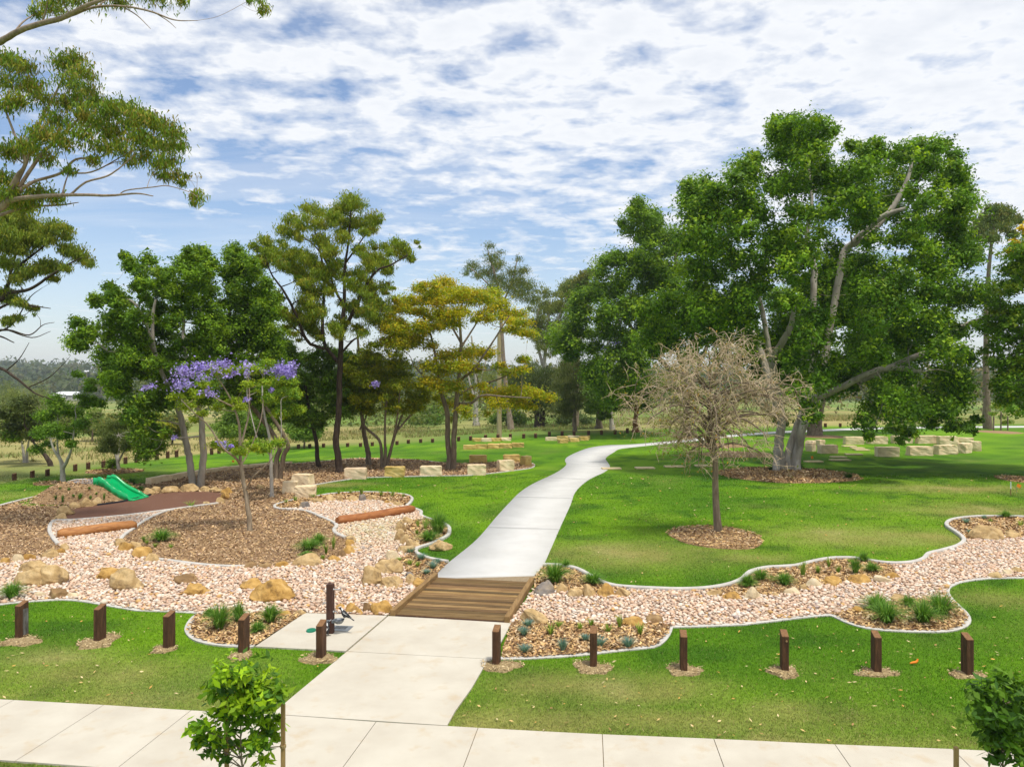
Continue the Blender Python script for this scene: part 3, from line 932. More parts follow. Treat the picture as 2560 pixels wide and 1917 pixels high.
x, y = in_view(520000, 10.3, 46, 2.6)
e = np.interp(x, FPU[:, 0], FPU[:, 1])
k = ~excluded(x, y)
for s_ in SANDS:
    A = np.array(s_)
    m = k & (x > A[:, 0].min()) & (x < A[:, 0].max()) & (y > A[:, 1].min()) & (y < A[:, 1].max())
    k[m] &= ~(inside(s_, x[m], y[m]) & (rng.random(m.sum()) < 0.93))
k &= mound_z(x, y) < 0.02
x, y = x[k], y[k]
c = lawn_col(x, y)
dr = dryness(x, y)
n = len(x)
br = (0.62 + 0.85 * rng.random(n) ** 1.3)
c = c * br[:, None]
yel = rng.random(n) < (0.04 + 0.35 * dr)
c[yel] = np.array(DRY2) * (0.6 + 0.7 * rng.random(yel.sum()))[:, None]
lod = np.maximum(1.0, y / 15)
h_ = (0.022 + 0.03 * rng.random(n)) * (1 - 0.4 * dr) * lod ** 0.35
w_ = (0.007 + 0.006 * rng.random(n)) * lod
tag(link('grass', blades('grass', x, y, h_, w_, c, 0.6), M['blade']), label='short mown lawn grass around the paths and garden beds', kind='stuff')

# tall dry grass beyond the bollards
n = 34000
u = rng.random(n)
x = rng.uniform(-75, 75, n)
yl = np.interp(x, POSTLINE[:, 0], POSTLINE[:, 1])
y = yl + 14 + 40 * rng.random(n) ** 1.5
k = fbm(x * 0.12, y * 0.1, 3) > 0.42
x, y = x[k], y[k]; n = len(x)
pal = np.array([(0.30, 0.26, 0.11), (0.36, 0.29, 0.15), (0.20, 0.24, 0.06), (0.18, 0.22, 0.06)])
c = pal[rng.integers(0, 4, n)] * (0.7 + 0.6 * rng.random(n))[:, None]
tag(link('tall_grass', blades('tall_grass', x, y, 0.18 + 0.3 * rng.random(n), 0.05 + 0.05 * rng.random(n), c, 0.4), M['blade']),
    label='tall dry grass in the paddock beyond the low bollards', kind='stuff')

# gravel
ico_t = (1 + 5 ** .5) / 2
ICO_V = np.array([(-1, ico_t, 0), (1, ico_t, 0), (-1, -ico_t, 0), (1, -ico_t, 0), (0, -1, ico_t), (0, 1, ico_t), (0, -1, -ico_t), (0, 1, -ico_t), (ico_t, 0, -1), (ico_t, 0, 1), (-ico_t, 0, -1), (-ico_t, 0, 1)], float)
ICO_V /= np.linalg.norm(ICO_V[0])
ICO_F = np.array([(0, 11, 5), (0, 5, 1), (0, 1, 7), (0, 7, 10), (0, 10, 11), (1, 5, 9), (5, 11, 4), (11, 10, 2), (10, 7, 6), (7, 1, 8), (3, 9, 4), (3, 4, 2), (3, 2, 6), (3, 6, 8), (3, 8, 9), (4, 9, 5), (2, 4, 11), (6, 2, 10), (8, 6, 7), (9, 8, 1)])
GRAV_PAL = np.array([0.97, 0.93, 0.87]) * np.array([(0.70, 0.56, 0.44), (0.74, 0.63, 0.53), (0.66, 0.47, 0.35), (0.78, 0.72, 0.66), (0.60, 0.42, 0.30), (0.72, 0.54, 0.42), (0.76, 0.68, 0.58), (0.52, 0.40, 0.32), (0.62, 0.40, 0.17), (0.42, 0.36, 0.35)])
GRAV_W = np.array([.17, .16, .14, .13, .10, .13, .08, .05, .035, .025]); GRAV_W /= GRAV_W.sum()


def pebbles(name, poly, cell, holes, label):
    A = np.array(poly)
    xs = np.arange(max(A[:, 0].min(), -24), min(A[:, 0].max(), 22), cell); ys = np.arange(A[:, 1].min(), A[:, 1].max(), cell)
    X, Y = np.meshgrid(xs, ys)
    X = (X + rng.uniform(-.5, .5, X.shape) * cell).ravel(); Y = (Y + rng.uniform(-.5, .5, Y.shape) * cell).ravel()
    k = inside(poly, X, Y) & (np.abs(X) < Y * 0.72)
    for h in holes:
        k[k] &= ~inside(h, X[k], Y[k])
    X, Y = X[k], Y[k]; n = len(X)
    r = cell * (0.42 + 0.34 * rng.random(n) ** 2)
    big = rng.random(n) < 0.03; r[big] *= 1.5
    sc = np.stack([r * rng.uniform(.8, 1.35, n), r * rng.uniform(.75, 1.1, n), r * rng.uniform(.4, .75, n)], 1)
    th = rng.random(n) * 6.283; tl = rng.normal(0, .35, n)
    v = ICO_V[None] * (1 + rng.normal(0, .13, (n, 12, 1)))
    v = v * sc[:, None, :]
    ct, st = np.cos(tl)[:, None], np.sin(tl)[:, None]
    vy, vz = v[..., 1] * ct - v[..., 2] * st, v[..., 1] * st + v[..., 2] * ct
    ch, sh = np.cos(th)[:, None], np.sin(th)[:, None]
    vx, vy = v[..., 0] * ch - vy * sh, v[..., 0] * sh + vy * ch
    z0 = 0.022 + sc[:, 2] * 0.55 + 0.02 * rng.random(n)
    V = np.stack([vx + X[:, None], vy + Y[:, None], vz + z0[:, None]], -1).reshape(-1, 3)
    F_ = (ICO_F[None] + (np.arange(n) * 12)[:, None, None]).reshape(-1, 3)
    c = GRAV_PAL[rng.choice(len(GRAV_PAL), n, p=GRAV_W)] * (0.82 + 0.3 * rng.random(n))[:, None]
    # mossier tint in the wet hollow below the right-hand log
    w = gq('B', 1060, 720)
    g = np.exp(-(((X - w.x) / 1.6) ** 2 + ((Y - w.y) / 2.4) ** 2)) * (rng.random(n) < .75)
    c = c * (1 - 0.45 * g[:, None]) + np.array((0.50, 0.50, 0.24)) * 0.45 * g[:, None]
    C = np.repeat(c, 12, axis=0)
    tag(link('gravel', np_mesh(name, V, F_, C, False), M['gravel']), label=label, kind='stuff')
    return n


beds_l = [BED_POND_TOP, BED_TUSSOCK, BED_FESCUE, TAP_BED, DECK, SIDE_PAD]
beds_r = [BED_R1, BED_R2, BED_R3, BED_R4, BED_R5]
n1 = pebbles('gravel_left', GRAVEL_LEFT, 0.088, beds_l, 'pinkish white gravel filling the dry creek left of the deck')
n2 = pebbles('gravel_right', GRAVEL_RIGHT, 0.085, beds_r, 'pinkish white gravel filling the dry creek right of the deck')
print('pebbles', n1, n2)

# bark chips
CHIP = np.array([(0.56, 0.38, 0.19), (0.43, 0.26, 0.115), (0.68, 0.51, 0.31), (0.32, 0.185, 0.085), (0.52, 0.32, 0.135), (0.21, 0.12, 0.065), (0.62, 0.42, 0.18)])


def chips(polys, n, y0, y1, label, size=1.0, holes=(), pal=CHIP):
    x, y = in_view(n, y0, y1, 1.6, 1.12)
    k = np.zeros(n, bool)
    for P in polys:
        A = np.array(P)
        m = (x > A[:, 0].min()) & (x < A[:, 0].max()) & (y > A[:, 1].min()) & (y < A[:, 1].max()) & ~k
        k[m] |= inside(P, x[m], y[m])
    for P in holes:
        k[k] &= ~inside(P, x[k], y[k])
    x, y = x[k], y[k]; n = len(x)
    z = ground_z(x, y) + 0.036 + 0.03 * rng.random(n)
    for P in MULCH_ROUNDS + SANDS:
        A = np.array(P); c0 = A.mean(0)
        m = inside(P, x, y)
        if m.any():
            rr = np.hypot((x[m] - c0[0]) / np.ptp(A[:, 0]) * 2, (y[m] - c0[1]) / np.ptp(A[:, 1]) * 2)
            z[m] += (0.09 if any(P is s_ for s_ in MULCH_ROUNDS) else -0.012) * np.clip(1 - rr ** 2, 0, 1)
    lod = np.maximum(1, y / 22) * size
    l_ = (0.02 + 0.045 * rng.random(n)) * lod; w_ = (0.010 + 0.016 * rng.random(n)) * lod
    th = rng.random(n) * 6.283
    a = np.stack([np.cos(th), np.sin(th), rng.normal(0, .35, n)], 1)
    s = np.stack([-np.sin(th), np.cos(th), rng.normal(0, .5, n)], 1)
    p = np.stack([x, y, z], 1)
    V = np.stack([p - a * l_[:, None] - s * w_[:, None], p + a * l_[:, None] - s * w_[:, None] * .6, p + a * l_[:, None] * .9 + s * w_[:, None], p - a * l_[:, None] + s * w_[:, None] * .8], 1).reshape(-1, 3)
    c = pal[rng.integers(0, len(pal), n)] * (0.7 + 0.55 * rng.random(n))[:, None]
    tag(link('bark_chips', np_mesh('bark_chips', V, np.arange(4 * n).reshape(n, 4), np.repeat(c, 4, axis=0)), M['scatter']), label=label, kind='stuff')


chips([BED_R1, BED_R2, BED_R3, BED_R4, BED_R5, TAP_BED, BED_FESCUE, BED_TUSSOCK, BED_POND_TOP], 270000, 14, 40, 'loose bark chips in the small garden beds beside the gravel')
chips([MULCH_BIG], 220000, 22, 60, 'loose bark chips under the trees left of the path', .72, [GRAVEL_LEFT, SOFTFALL], CHIP * .8 * np.array([0.98, 0.92, 0.86]) + .05)
chips(MULCH_ROUNDS, 200000, 22, 55, 'loose bark chips ringed around the lawn trees', .8)

chips(SANDS, 90000, 13, 18, 'dry straw scattered on the bare soil round the bollards', .42, (), np.array([(0.50, 0.38, 0.20), (0.40, 0.29, 0.14), (0.58, 0.46, 0.27), (0.30, 0.20, 0.10)]))

# fallen leaves on the lawn
x, y = in_view(1500, 11, 45, 2.0)
k = ~excluded(x, y)
x, y = x[k], y[k]; n = len(x)
lod = np.maximum(1, y / 20)
l_ = (0.025 + 0.03 * rng.random(n)) * lod * 0.9; w_ = l_ * .38
th = rng.random(n) * 6.283
a = np.stack([np.cos(th), np.sin(th), rng.normal(0, .25, n)], 1); s = np.stack([-np.sin(th), np.cos(th), rng.normal(0, .3, n)], 1)
p = np.stack([x, y, ground_z(x, y) + .045], 1)
V = np.stack([p - a * l_[:, None], p - s * w_[:, None], p + a * l_[:, None], p + s * w_[:, None]], 1).reshape(-1, 3)
pal = np.array([(0.52, 0.36, 0.14), (0.60, 0.48, 0.26), (0.55, 0.30, 0.08), (0.34, 0.20, 0.08), (0.58, 0.44, 0.22)])
c = pal[rng.integers(0, 5, n)] * (0.8 + .4 * rng.random(n))[:, None]
tag(link('fallen_leaves', np_mesh('fallen_leaves', V, np.arange(4 * n).reshape(n, 4), np.repeat(c, 4, axis=0)), M['scatter']),
    label='fallen dry leaves scattered over the lawn', kind='stuff')

# ================================================================== OBJECTS
ORD = ['first', 'second', 'third', 'fourth', 'fifth', 'sixth', 'seventh', 'eighth', 'ninth', 'tenth', 'eleventh', 'twelfth', 'thirteenth', 'fourteenth', 'fifteenth', 'sixteenth',
       'seventeenth', 'eighteenth', 'nineteenth', 'twentieth', 'twenty-first', 'twenty-second', 'twenty-third', 'twenty-fourth', 'twenty-fifth', 'twenty-sixth', 'twenty-seventh', 'twenty-eighth',
       'twenty-ninth', 'thirtieth', 'thirty-first', 'thirty-second', 'thirty-third', 'thirty-fourth', 'thirty-fifth', 'thirty-sixth', 'thirty-seventh', 'thirty-eighth', 'thirty-ninth', 'fortieth',
       'forty-first', 'forty-second', 'forty-third', 'forty-fourth', 'forty-fifth', 'forty-sixth', 'forty-seventh', 'forty-eighth', 'forty-ninth', 'fiftieth']

# ---- timber deck bridge over the dry creek
bl, br_, tr, tl = [Vector((*p, 0)) for p in DECK]
deck_c = (bl + br_ + tr + tl) / 4
ydir = ((tl + tr) / 2 - (bl + br_) / 2); deck_len = ydir.length; ydir.normalize()
xdir = Vector((ydir.y, -ydir.x, 0))
deck_w = ((br_ - bl).length + (tr - tl).length) / 2
bridge = tag(empty('timber_bridge', (deck_c.x, deck_c.y, 0), math.atan2(xdir.y, xdir.x)),
             'brown timber plank footbridge crossing the dry gravel creek between the concrete paths', 'bridge')
NPL = 18
pw = deck_len / NPL
for i in range(NPL):
    bm = bmesh.new()
    bm_box(bm, (0, 0, 0), (deck_w - 0.27, pw - 0.012, 0.05), bevel=0.006)
    me = bm_mesh('plank', bm)
    t = 0.6 + 1.0 * random.random()
    if i in (7, 11, 14): t = 0.55
    tint = (t * random.uniform(.95, 1.08), t, t * random.uniform(.85, 1.05))
    a = me.attributes.new('Col', 'FLOAT_COLOR', 'POINT')
    a.data.foreach_set('color', np.tile([*tint, 1], len(me.vertices)).astype(np.float32))
    o = link('plank', me, M['plank'], bridge)
    o.location = (random.uniform(-.008, .008), -deck_len / 2 + (i + .5) * pw, 0.037 + random.uniform(-.004, .004))
for s in (-1, 1):
    bm = bmesh.new()
    bm_box(bm, (s * (deck_w / 2 - 0.07), 0, 0.09), (0.13, deck_len + 0.10, 0.17), bevel=0.012)
    link('edge_beam', bm_mesh('edge_beam', bm), M['rail'], bridge)
    bm = bmesh.new()
    bm_box(bm, (s * (deck_w / 2 - 0.16), 0, 0.0), (0.045, deck_len - .02, 0.06))
    link('bearer', bm_mesh('bearer', bm), M['post'], bridge)
bm = bmesh.new()
bm_box(bm, (0, -deck_len / 2 - 0.025, 0.02), (deck_w - 0.28, 0.035, 0.07))
link('end_board', bm_mesh('end_board', bm), M['post'], bridge)

# ---- bollards
BOL_YAW = -math.radians(8.4)


def bollard_mesh(w, d, h, rise, bev=0.008):
    bm = bmesh.new()
    bm_box(bm, (0, 0, h / 2 - 0.1), (w, d, h + 0.2))
    for v in bm.verts:
        if v.co.z > 0:
            v.co.z = h - rise + (rise if v.co.y > 0 else 0)
    bmesh.ops.bevel(bm, geom=list(bm.edges), offset=bev, segments=1, affect='EDGES')
    me = bm_mesh('post', bm)
    me.materials.append(M['post']); me.materials.append(M['post_top'])
    for p in me.polygons:
        if p.normal.z > 0.6:
            p.material_index = 1
    return me


post_me = bollard_mesh(0.13, 0.25, 0.76, 0.065)
bol_txt = ['leftmost dark timber bollard with grey weathered side', 'second timber bollard from the left in the front row', 'third timber bollard from the left in the front row',
           'fourth timber bollard from the left, in front of the tap garden', 'dark timber bollard beside the tap pad, left of the entrance', 'dark timber bollard at the right edge of the entrance pad',
           'timber bollard in front of the mulch bed with blue grass tufts', 'third timber bollard right of the entrance pad', 'fourth timber bollard right of the entrance, with a knot near its top',
           'fifth timber bollard right of the entrance pad', 'rightmost dark timber bollard of the front row']
for i, b in enumerate(BOLLARD_BASE):
    p = gq(*b)
    r = tag(empty('bollard', (p.x, p.y + .05, 0), BOL_YAW + random.uniform(-.03, .03)), bol_txt[i], 'bollard', 'timber bollards along the footpath')
    o = link('post', post_me, None, r)
    o.scale = (1, 1, random.uniform(.97, 1.03))
    if i == 8:
        bm = bmesh.new()
        bmesh.ops.create_cone(bm, cap_ends=True, segments=14, radius1=0.022, radius2=0.016, depth=0.012, matrix=Matrix.Translation((0.02, -0.129, 0.60)) @ Matrix.Rotation(math.pi / 2, 4, 'X'))
        link('knot', bm_mesh('knot', bm), M['rock_brown'], r)
    if i == 0:
        bm = bmesh.new()
        bm_box(bm, (0.0675, 0.03, 0.34), (0.006, 0.15, 0.56), bevel=0.002)
        tag(link('weathered_side', bm_mesh('weathered_side', bm), noise_mat('weathered_grey_timber', [(0.3, (0.03, 0.022, 0.016)), (0.5, (0.11, 0.10, 0.09)), (0.75, (0.26, 0.26, 0.25))], 9, 7, 0.85, 0.4, 40, stretch=(2, 2, .4)), r), 'grey weathered side face')

far_posts = ([('A', x, y) for x, y in [(113, 317), (256, 296), (375, 284), (594, 245), (697, 230), (817, 217), (991, 188), (1077, 178), (1161, 166), (1240, 155), (1325, 143), (1395, 135), (1672, 115), (1730, 107)]] +
             [('B', x, y) for x, y in [(462, 65), (550, 62), (660, 58), (850, 54), (952, 53), (1045, 47), (1240, 38), (1330, 28), (1427, 22), (1521, 20)]] +
             [('M', x, y) for x, y in [(779, 1652), (873, 1648), (992, 1637), (1089, 1634), (1188, 1630), (1293, 1630), (1387, 1627), (1496, 1613), (1597, 1610), (1691, 1608), (1806, 1605), (1908, 1602), (2015, 1598), (2112, 1588)]] +
             [('S', 245, 1088), ('S', 343, 1075)] + [('T', x, y) for x, y in [(643, 1036), (760, 1036), (866, 1035)]])
far_h = {'A': 18, 'B': 10.5, 'M': 12, 'S': 10.5, 'T': 10.5}
far_me = bollard_mesh(0.13, 0.2, 0.5, 0.05)
fp_sorted = sorted(far_posts, key=lambda b: q(*b)[0])
for i, b in enumerate(fp_sorted):
    p = gq(*b)
    h = far_h[b[0]] / F_PX * p.y
    r = tag(empty('bollard', (p.x, p.y, p.z), -0.5 + random.uniform(-.1, .1)),
            'low dark bollard at the far lawn edge, %s from the left' % (ORD[i] if i else 'first'), 'bollard', 'low bollards along the far lawn edge')
    o = link('post', far_me, None, r)
    o.scale = (max(.7, 6.5 / F_PX * p.y / 0.13), 1, h / .5)


# ---- boulders
def ico_np(sub):
    bm = bmesh.new()
    bmesh.ops.create_icosphere(bm, subdivisions=sub, radius=1.0)
    V = np.array([v.co for v in bm.verts]); F_ = np.array([[v.index for v in f.verts] for f in bm.faces])
    bm.free()
    return V, F_


ICO3, ICO3F = ico_np(4)
ICO2, ICO2F = ico_np(3)


def noise3(P, s, seed):
    return vnoise(P[:, 0] * s + seed * 3.7 + P[:, 2] * s * .7, P[:, 1] * s + seed * 1.3 - P[:, 2] * s * .9) - .5


def rock_mesh(seed, w, d, h, rounded=0.5, sub=2):
    r = np.random.default_rng(seed)
    V = (ICO3 if sub == 3 else ICO2).copy(); F_ = ICO3F if sub == 3 else ICO2F
    for _ in range(int(17 - 9 * rounded)):
        n = r.normal(size=3); n[2] = abs(n[2]) * .8; n /= np.linalg.norm(n)
        dd = 0.50 + 0.36 * r.random() + 0.16 * rounded
        e = np.maximum(0, V @ n - dd)
        V -= e[:, None] * n * (0.97 - .15 * rounded)
    nv = V / (np.linalg.norm(V, axis=1, keepdims=True) + 1e-9)
    V += nv * (0.22 * noise3(V, 1.3, seed) + 0.12 * noise3(V, 3.1, seed + 5) + 0.07 * noise3(V, 7.5, seed + 9))[:, None]
    V[:, 2] += 0.035 * np.sin(V[:, 2] * 14 + 3 * V[:, 0] + seed)      # bedding ledges
    V[:, 2] = np.where(V[:, 2] < 0, V[:, 2] * .5, V[:, 2])
    ext = np.ptp(V, axis=0)
    V = (V - (V.max(0) + V.min(0)) / 2) / ext
    V = V * [w, d, h * 1.25]
    V[:, 2] += h * 0.375          # a fifth of it sits in the ground
    me = np_mesh('boulder', V, F_, None, True)
    me.set_sharp_from_angle(angle=math.radians(26))
    return me


rock_seed = [100]


def boulder(spec, label, mat='rock', group=None, rounded=.5, name='boulder'):
    reg, x, y, hw, hh = spec[:5]
    rock_seed[0] += 1
    px, py = q(reg, x, y + hh * 0.78)
    p = gp(px, py)
    k = p.y / F_PX / 3.16
    w = 2 * hw * k * 1.04
    d = w * random.uniform(.62, .85)
    el = CAM_H / p.y
    h = max(0.32 * w, 2 * hh * k - 0.38 * d * el) * 1.16
    h = min(h, 1.1 * w)
    me = rock_mesh(rock_seed[0], w, d, h, rounded, 3 if hw > 70 else 2)
    o = link(name, me, M[mat])
    o.location = (p.x, p.y + d * .30, p.z + 0.02)
    o.rotation_euler = (0, 0, random.uniform(-.35, .35))
    tag(o, label, 'rock', group)
    return o


def rock_row(specs, place, group, default='rock', noun='sandstone rock'):
    specs = sorted(specs, key=lambda s: q(s[0], s[1], s[2])[0])
    for i, s in enumerate(specs):
        m = s[5] if len(s) > 5 else default
        adj = {'rock': 'tan', 'rock_ochre': 'ochre', 'rock_grey': 'grey', 'rock_brown': 'brown', 'rock_pale': 'pale'}[m]
        which = 'leftmost' if i == 0 else ('rightmost' if i == len(specs) - 1 else ORD[i] + ' from the left')
        boulder(s, '%s %s %s, %s' % (adj, noun, place, which), m, group, 0.35 + .3 * random.random())


# big singles
boulder(('A', 235, 1015, 115, 45, ), 'flat tan boulder behind the big pair at the left edge of the gravel', 'rock', None, .8)
boulder(('A', 205, 1105, 125, 66), 'left boulder of the big rounded pair at the left edge', 'rock', None, .85)
boulder(('A', 375, 1088, 118, 76), 'right boulder of the big rounded pair at the left edge', 'rock', None, .85)
boulder(('A', 965, 1128, 126, 78), 'large rounded tan boulder alone in the left gravel, below the log', 'rock', None, .75)
boulder(('A', 825, 1072, 108, 42), 'flat tan boulder just behind the large rounded one in left gravel', 'rock_ochre', None, .4)
boulder(('A', 1440, 1118, 90, 28), 'low tan rock lying flat in gravel below the island kerb', 'rock_brown', None, .6)
boulder(('A', 1518, 1200, 106, 38), 'low ochre rock in gravel behind the tap garden', 'rock_ochre', None, .6)
boulder(('B', 235, 1216, 174, 82), 'largest ochre boulder, domed, in gravel left of the tap post', 'rock_ochre', None, .9)
boulder(('B', 75, 1155, 88, 40), 'pale tan boulder tucked behind the largest domed boulder', 'rock_ochre', None, .7)
boulder(('A', 430, 1225, 76, 40), 'dark brown angular rock at the front left lawn kerb', 'rock_brown', None, .3)
boulder(('A', 300, 1228, 42, 14), 'half buried pale rock beside the dark brown angular rock', 'rock_pale', None, .6)
boulder(('A', 560, 1240, 48, 12), 'half buried tan slab right of the dark brown angular rock', 'rock_pale', None, .6)
boulder(('B', 1175, 1015, 120, 55), 'large flat topped tan boulder left of the bridge', 'rock', None, .7)
boulder(('B', 1030, 1095, 90, 70), 'leaning rounded tan boulder left of the flat topped one', 'rock', None, .75)
boulder(('B', 1190, 1137, 95, 42), 'angular tan and ochre boulder in front of the flat topped one', 'rock', None, .3)
boulder(('B', 1585, 846, 93, 36), 'low flat boulder on the lawn tongue beside the concrete path', 'rock', None, .6)
boulder(('C', 505, 1188, 80, 55), 'dark blue grey boulder at the far right corner of the bridge', 'rock_grey', None, .4)
boulder(('D', 1940, 757, 136, 42), 'large low tan boulder in the bed at the right edge', 'rock', None, .55)
boulder(('A', 2050, 372, 40, 15), 'single tan rock lying in the mulch by the pale slim trunk', 'rock', None, .6)

rock_row([('A', 30, 965, 35, 22, 'rock_ochre'), ('A', 128, 945, 45, 30, 'rock_pale'), ('A', 222, 935, 50, 24, 'rock_ochre'), ('A', 372, 912, 80, 35), ('A', 455, 890, 50, 24, 'rock_ochre'), ('A', 497, 858, 42, 28)],
         'edging the far left mulch', 'edging rocks of the far left mulch')
rock_row([('A', 940, 822, 55, 32), ('A', 990, 857, 70, 36, 'rock_ochre'), ('A', 1065, 845, 40, 32), ('A', 1105, 902, 70, 38, 'rock_ochre'), ('A', 1190, 942, 60, 30)],
         'at the left end of the mulch island', 'edging rocks left of the mulch island')
rock_row([('A', 470, 610, 45, 22), ('A', 505, 570, 60, 35), ('A', 570, 525, 45, 22), ('A', 662, 505, 60, 33), ('A', 755, 495, 40, 30)],
         'between slide mound and softfall', 'rocks left of the softfall')
rock_row([('A', 1165, 410, 45, 22), ('A', 1217, 400, 40, 22), ('A', 1330, 403, 65, 18), ('A', 1470, 393, 80, 22), ('A', 1605, 391, 50, 18), ('A', 1695, 398, 50, 18), ('A', 1785, 408, 45, 22, 'rock_ochre'), ('A', 1772, 447, 36, 26, 'rock_ochre'), ('A', 1738, 483, 36, 20), ('A', 1620, 507, 35, 12)],
         'round the far side of the softfall', 'rocks behind the softfall')
rock_row([('B', 500, 520, 45, 25, 'rock_grey'), ('B', 615, 483, 45, 19), ('B', 705, 467, 45, 26), ('B', 787, 467, 26, 26), ('B', 880, 470, 50, 20), ('B', 968, 465, 34, 26, 'rock_grey'), ('B', 1038, 463, 38, 22), ('B', 1155, 497, 30, 12, 'rock_ochre'), ('B', 1242, 512, 40, 15)],
         'along the top of the upper gravel pool', 'rocks above the upper gravel pool')
rock_row([('B', 1330, 642, 50, 24), ('B', 1268, 692, 46, 42), ('B', 1258, 756, 40, 55), ('B', 1300, 797, 46, 36), ('B', 1358, 828, 66, 33), ('B', 1310, 876, 75, 30), ('B', 1190, 926, 55, 36, 'rock_pale')],
         'right of the narrow gravel channel', 'rocks right of the gravel channel')
rock_row([('B', 875, 790, 40, 20), ('B', 860, 822, 38, 26, 'rock_ochre'), ('B', 890, 855, 40, 16), ('B', 853, 882, 54, 33, 'rock_ochre'), ('B', 800, 911, 38, 28, 'rock_brown'), ('B', 740, 950, 60, 17, 'rock_ochre'), ('B', 530, 974, 116, 33), ('B', 325, 996, 60, 19, 'rock_ochre'), ('B', 185, 1001, 60, 23, 'rock_brown'), ('B', 75, 999, 55, 26, 'rock_brown')],
         'edging the right of the mulch island', 'edging rocks right of the mulch island')
rock_row([('B', 1112, 966, 40, 15, 'rock_brown'), ('B', 1330, 1073, 45, 23, 'rock_grey'), ('B', 1345, 1117, 42, 40), ('B', 1416, 1141, 56, 36, 'rock_ochre')],
         'beside the left bridge beam', 'small rocks left of the bridge')
rock_row([('B', 350, 1379, 46, 16, 'rock_ochre'), ('B', 470, 1369, 46, 16), ('B', 790, 1326, 42, 20, 'rock_ochre'), ('B', 880, 1342, 56, 38, 'rock_ochre'), ('B', 940, 1366, 30, 20, 'rock_ochre'), ('B', 1000, 1326, 31, 45, 'rock_brown'), ('B', 1106, 1341, 91, 50, 'rock_ochre')],
         'along the back of the tap pad', 'rocks behind the tap pad')
rock_row([('C', 645, 1186, 53, 36), ('C', 755, 1222, 60, 32), ('C', 870, 1206, 56, 46), ('C', 1000, 1206, 70, 50, 'rock_ochre'), ('C', 1130, 1216, 72, 34)],
         'below the tussock right of the bridge', 'rocks right of the bridge')
rock_row([('C', 1860, 1221, 62, 24), ('C', 2000, 1246, 76, 28, 'rock_ochre'), ('D', 72, 1226, 76, 45, 'rock_pale'), ('D', 250, 1232, 32, 15), ('D', 382, 1209, 66, 22, 'rock_pale'), ('D', 478, 1173, 33, 26), ('D', 566, 1142, 62, 33, 'rock_pale'), ('D', 722, 1130, 73, 33, 'rock_ochre'), ('D', 922, 1120, 91, 30, 'rock_ochre'), ('D', 1100, 1117, 62, 20, 'rock_pale'), ('D', 1175, 1079, 63, 25, 'rock_ochre')],
         'edging the long tussock bed', 'rocks along the right tussock bed')
rock_row([('G', 430, 291, 132, 26), ('G', 1215, 321, 86, 22, 'rock_ochre'), ('G', 1388, 301, 76, 23, 'rock_brown')],
         'behind the blue tuft bed', 'rocks behind the front right bed')
rock_row([('D', 2140, 762, 82, 20), ('D', 2000, 1081, 60, 15), ('D', 2090, 1056, 52, 22, 'rock_pale'), ('D', 2172, 1036, 52, 18)],
         'at the right edge of the gravel', 'rocks at the right edge')
rock_row([('D', 915, 1352, 52, 15, 'rock_ochre'), ('D', 1230, 1262, 72, 22)], 'behind the big front tussocks', 'rocks behind the front tussocks')


# ---- logs
def log(name, p0, p1, r, label, mat, seed):
    a, b = Vector(p0), Vector(p1)
    L = (b - a).length
    rr = np.random.default_rng(seed)
    n, s = 26, 18
    t = np.linspace(0, 1, n)
    rad = r * (1 + .10 * (fbm(t * 5 + seed, t * 0 + 2, 3) - .5)) * (1 - .10 * t)
    end = np.minimum(np.clip(t / .05, 0, 1), np.clip((1 - t) / .05, 0, 1))
    rad = rad * (0.62 + .38 * end)
    pts = np.stack([t * L, r * .25 * np.sin(t * 4.2 + seed), r * .12 * np.sin(t * 6 + 1 + seed)], 1)
    V, F_ = tube_arrays([(pts, rad)], s)
    th = np.arange(len(V)) % s
    nz = fbm(V[:, 0] * 1.5, th * .7 + seed, 3) - .5
    c = pts[np.arange(len(V)) // s]
    V = c + (V - c) * (1 + .16 * nz)[:, None]
    bm = bmesh.new()
    bv = [bm.verts.new(v) for v in V]
    for f in F_:
        bm.faces.new([bv[i] for i in f]).smooth = True
    bm.faces.new(bv[:s]); bm.faces.new(bv[-s:][::-1])
    me = bpy.data.meshes.new(name); bmesh.ops.recalc_face_normals(bm, faces=bm.faces); bm.to_mesh(me); bm.free()
    o = link(name, me, M[mat])
    o.location = (a.x, a.y, r * .80)
    o.rotation_euler = (0, 0, math.atan2(b.y - a.y, b.x - a.x))
    tag(o, label, 'log')


log('log', gq('A', 452, 775), gq('A', 1078, 702), 0.20, 'orange brown log lying across the gravel below the softfall', 'log', 3)
log('log', gq('B', 772, 672), gq('B', 1372, 572), 0.195, 'reddish brown log lying across the upper gravel pool', 'log_dark', 8)


# ---- sandstone blocks
def block_mesh(seed, w, d, h):
    r = np.random.default_rng(seed)
    bm = bmesh.new()
    bmesh.ops.create_cube(bm, size=1.0)
    bmesh.ops.bevel(bm, geom=list(bm.edges), offset=.035, segments=2, affect='EDGES')
    bmesh.ops.subdivide_edges(bm, edges=[e for e in bm.edges if e.calc_length() > .5], cuts=5, use_grid_fill=True)
    V = np.array([v.co for v in bm.verts])
    W = V * [w, d, h]
    f = 0.06 * noise3(W, 2.2, seed) + 0.045 * noise3(W, 5.5, seed + 3) + 0.02 * noise3(W, 13, seed + 7)
    nn = np.zeros_like(V)
    nn[:, 0] = np.where(np.abs(V[:, 0]) > .45, np.sign(V[:, 0]), 0)
    nn[:, 1] = np.where(np.abs(V[:, 1]) > .45, np.sign(V[:, 1]), 0)
    nn[:, 2] = np.where(V[:, 2] > .45, .3, 0)
    W = W + nn * f[:, None]
    W[:, 2] += h / 2 - .03
    for v, c in zip(bm.verts, W):
        v.co = c
    return bm_mesh('block', bm, False)


bs = [500]


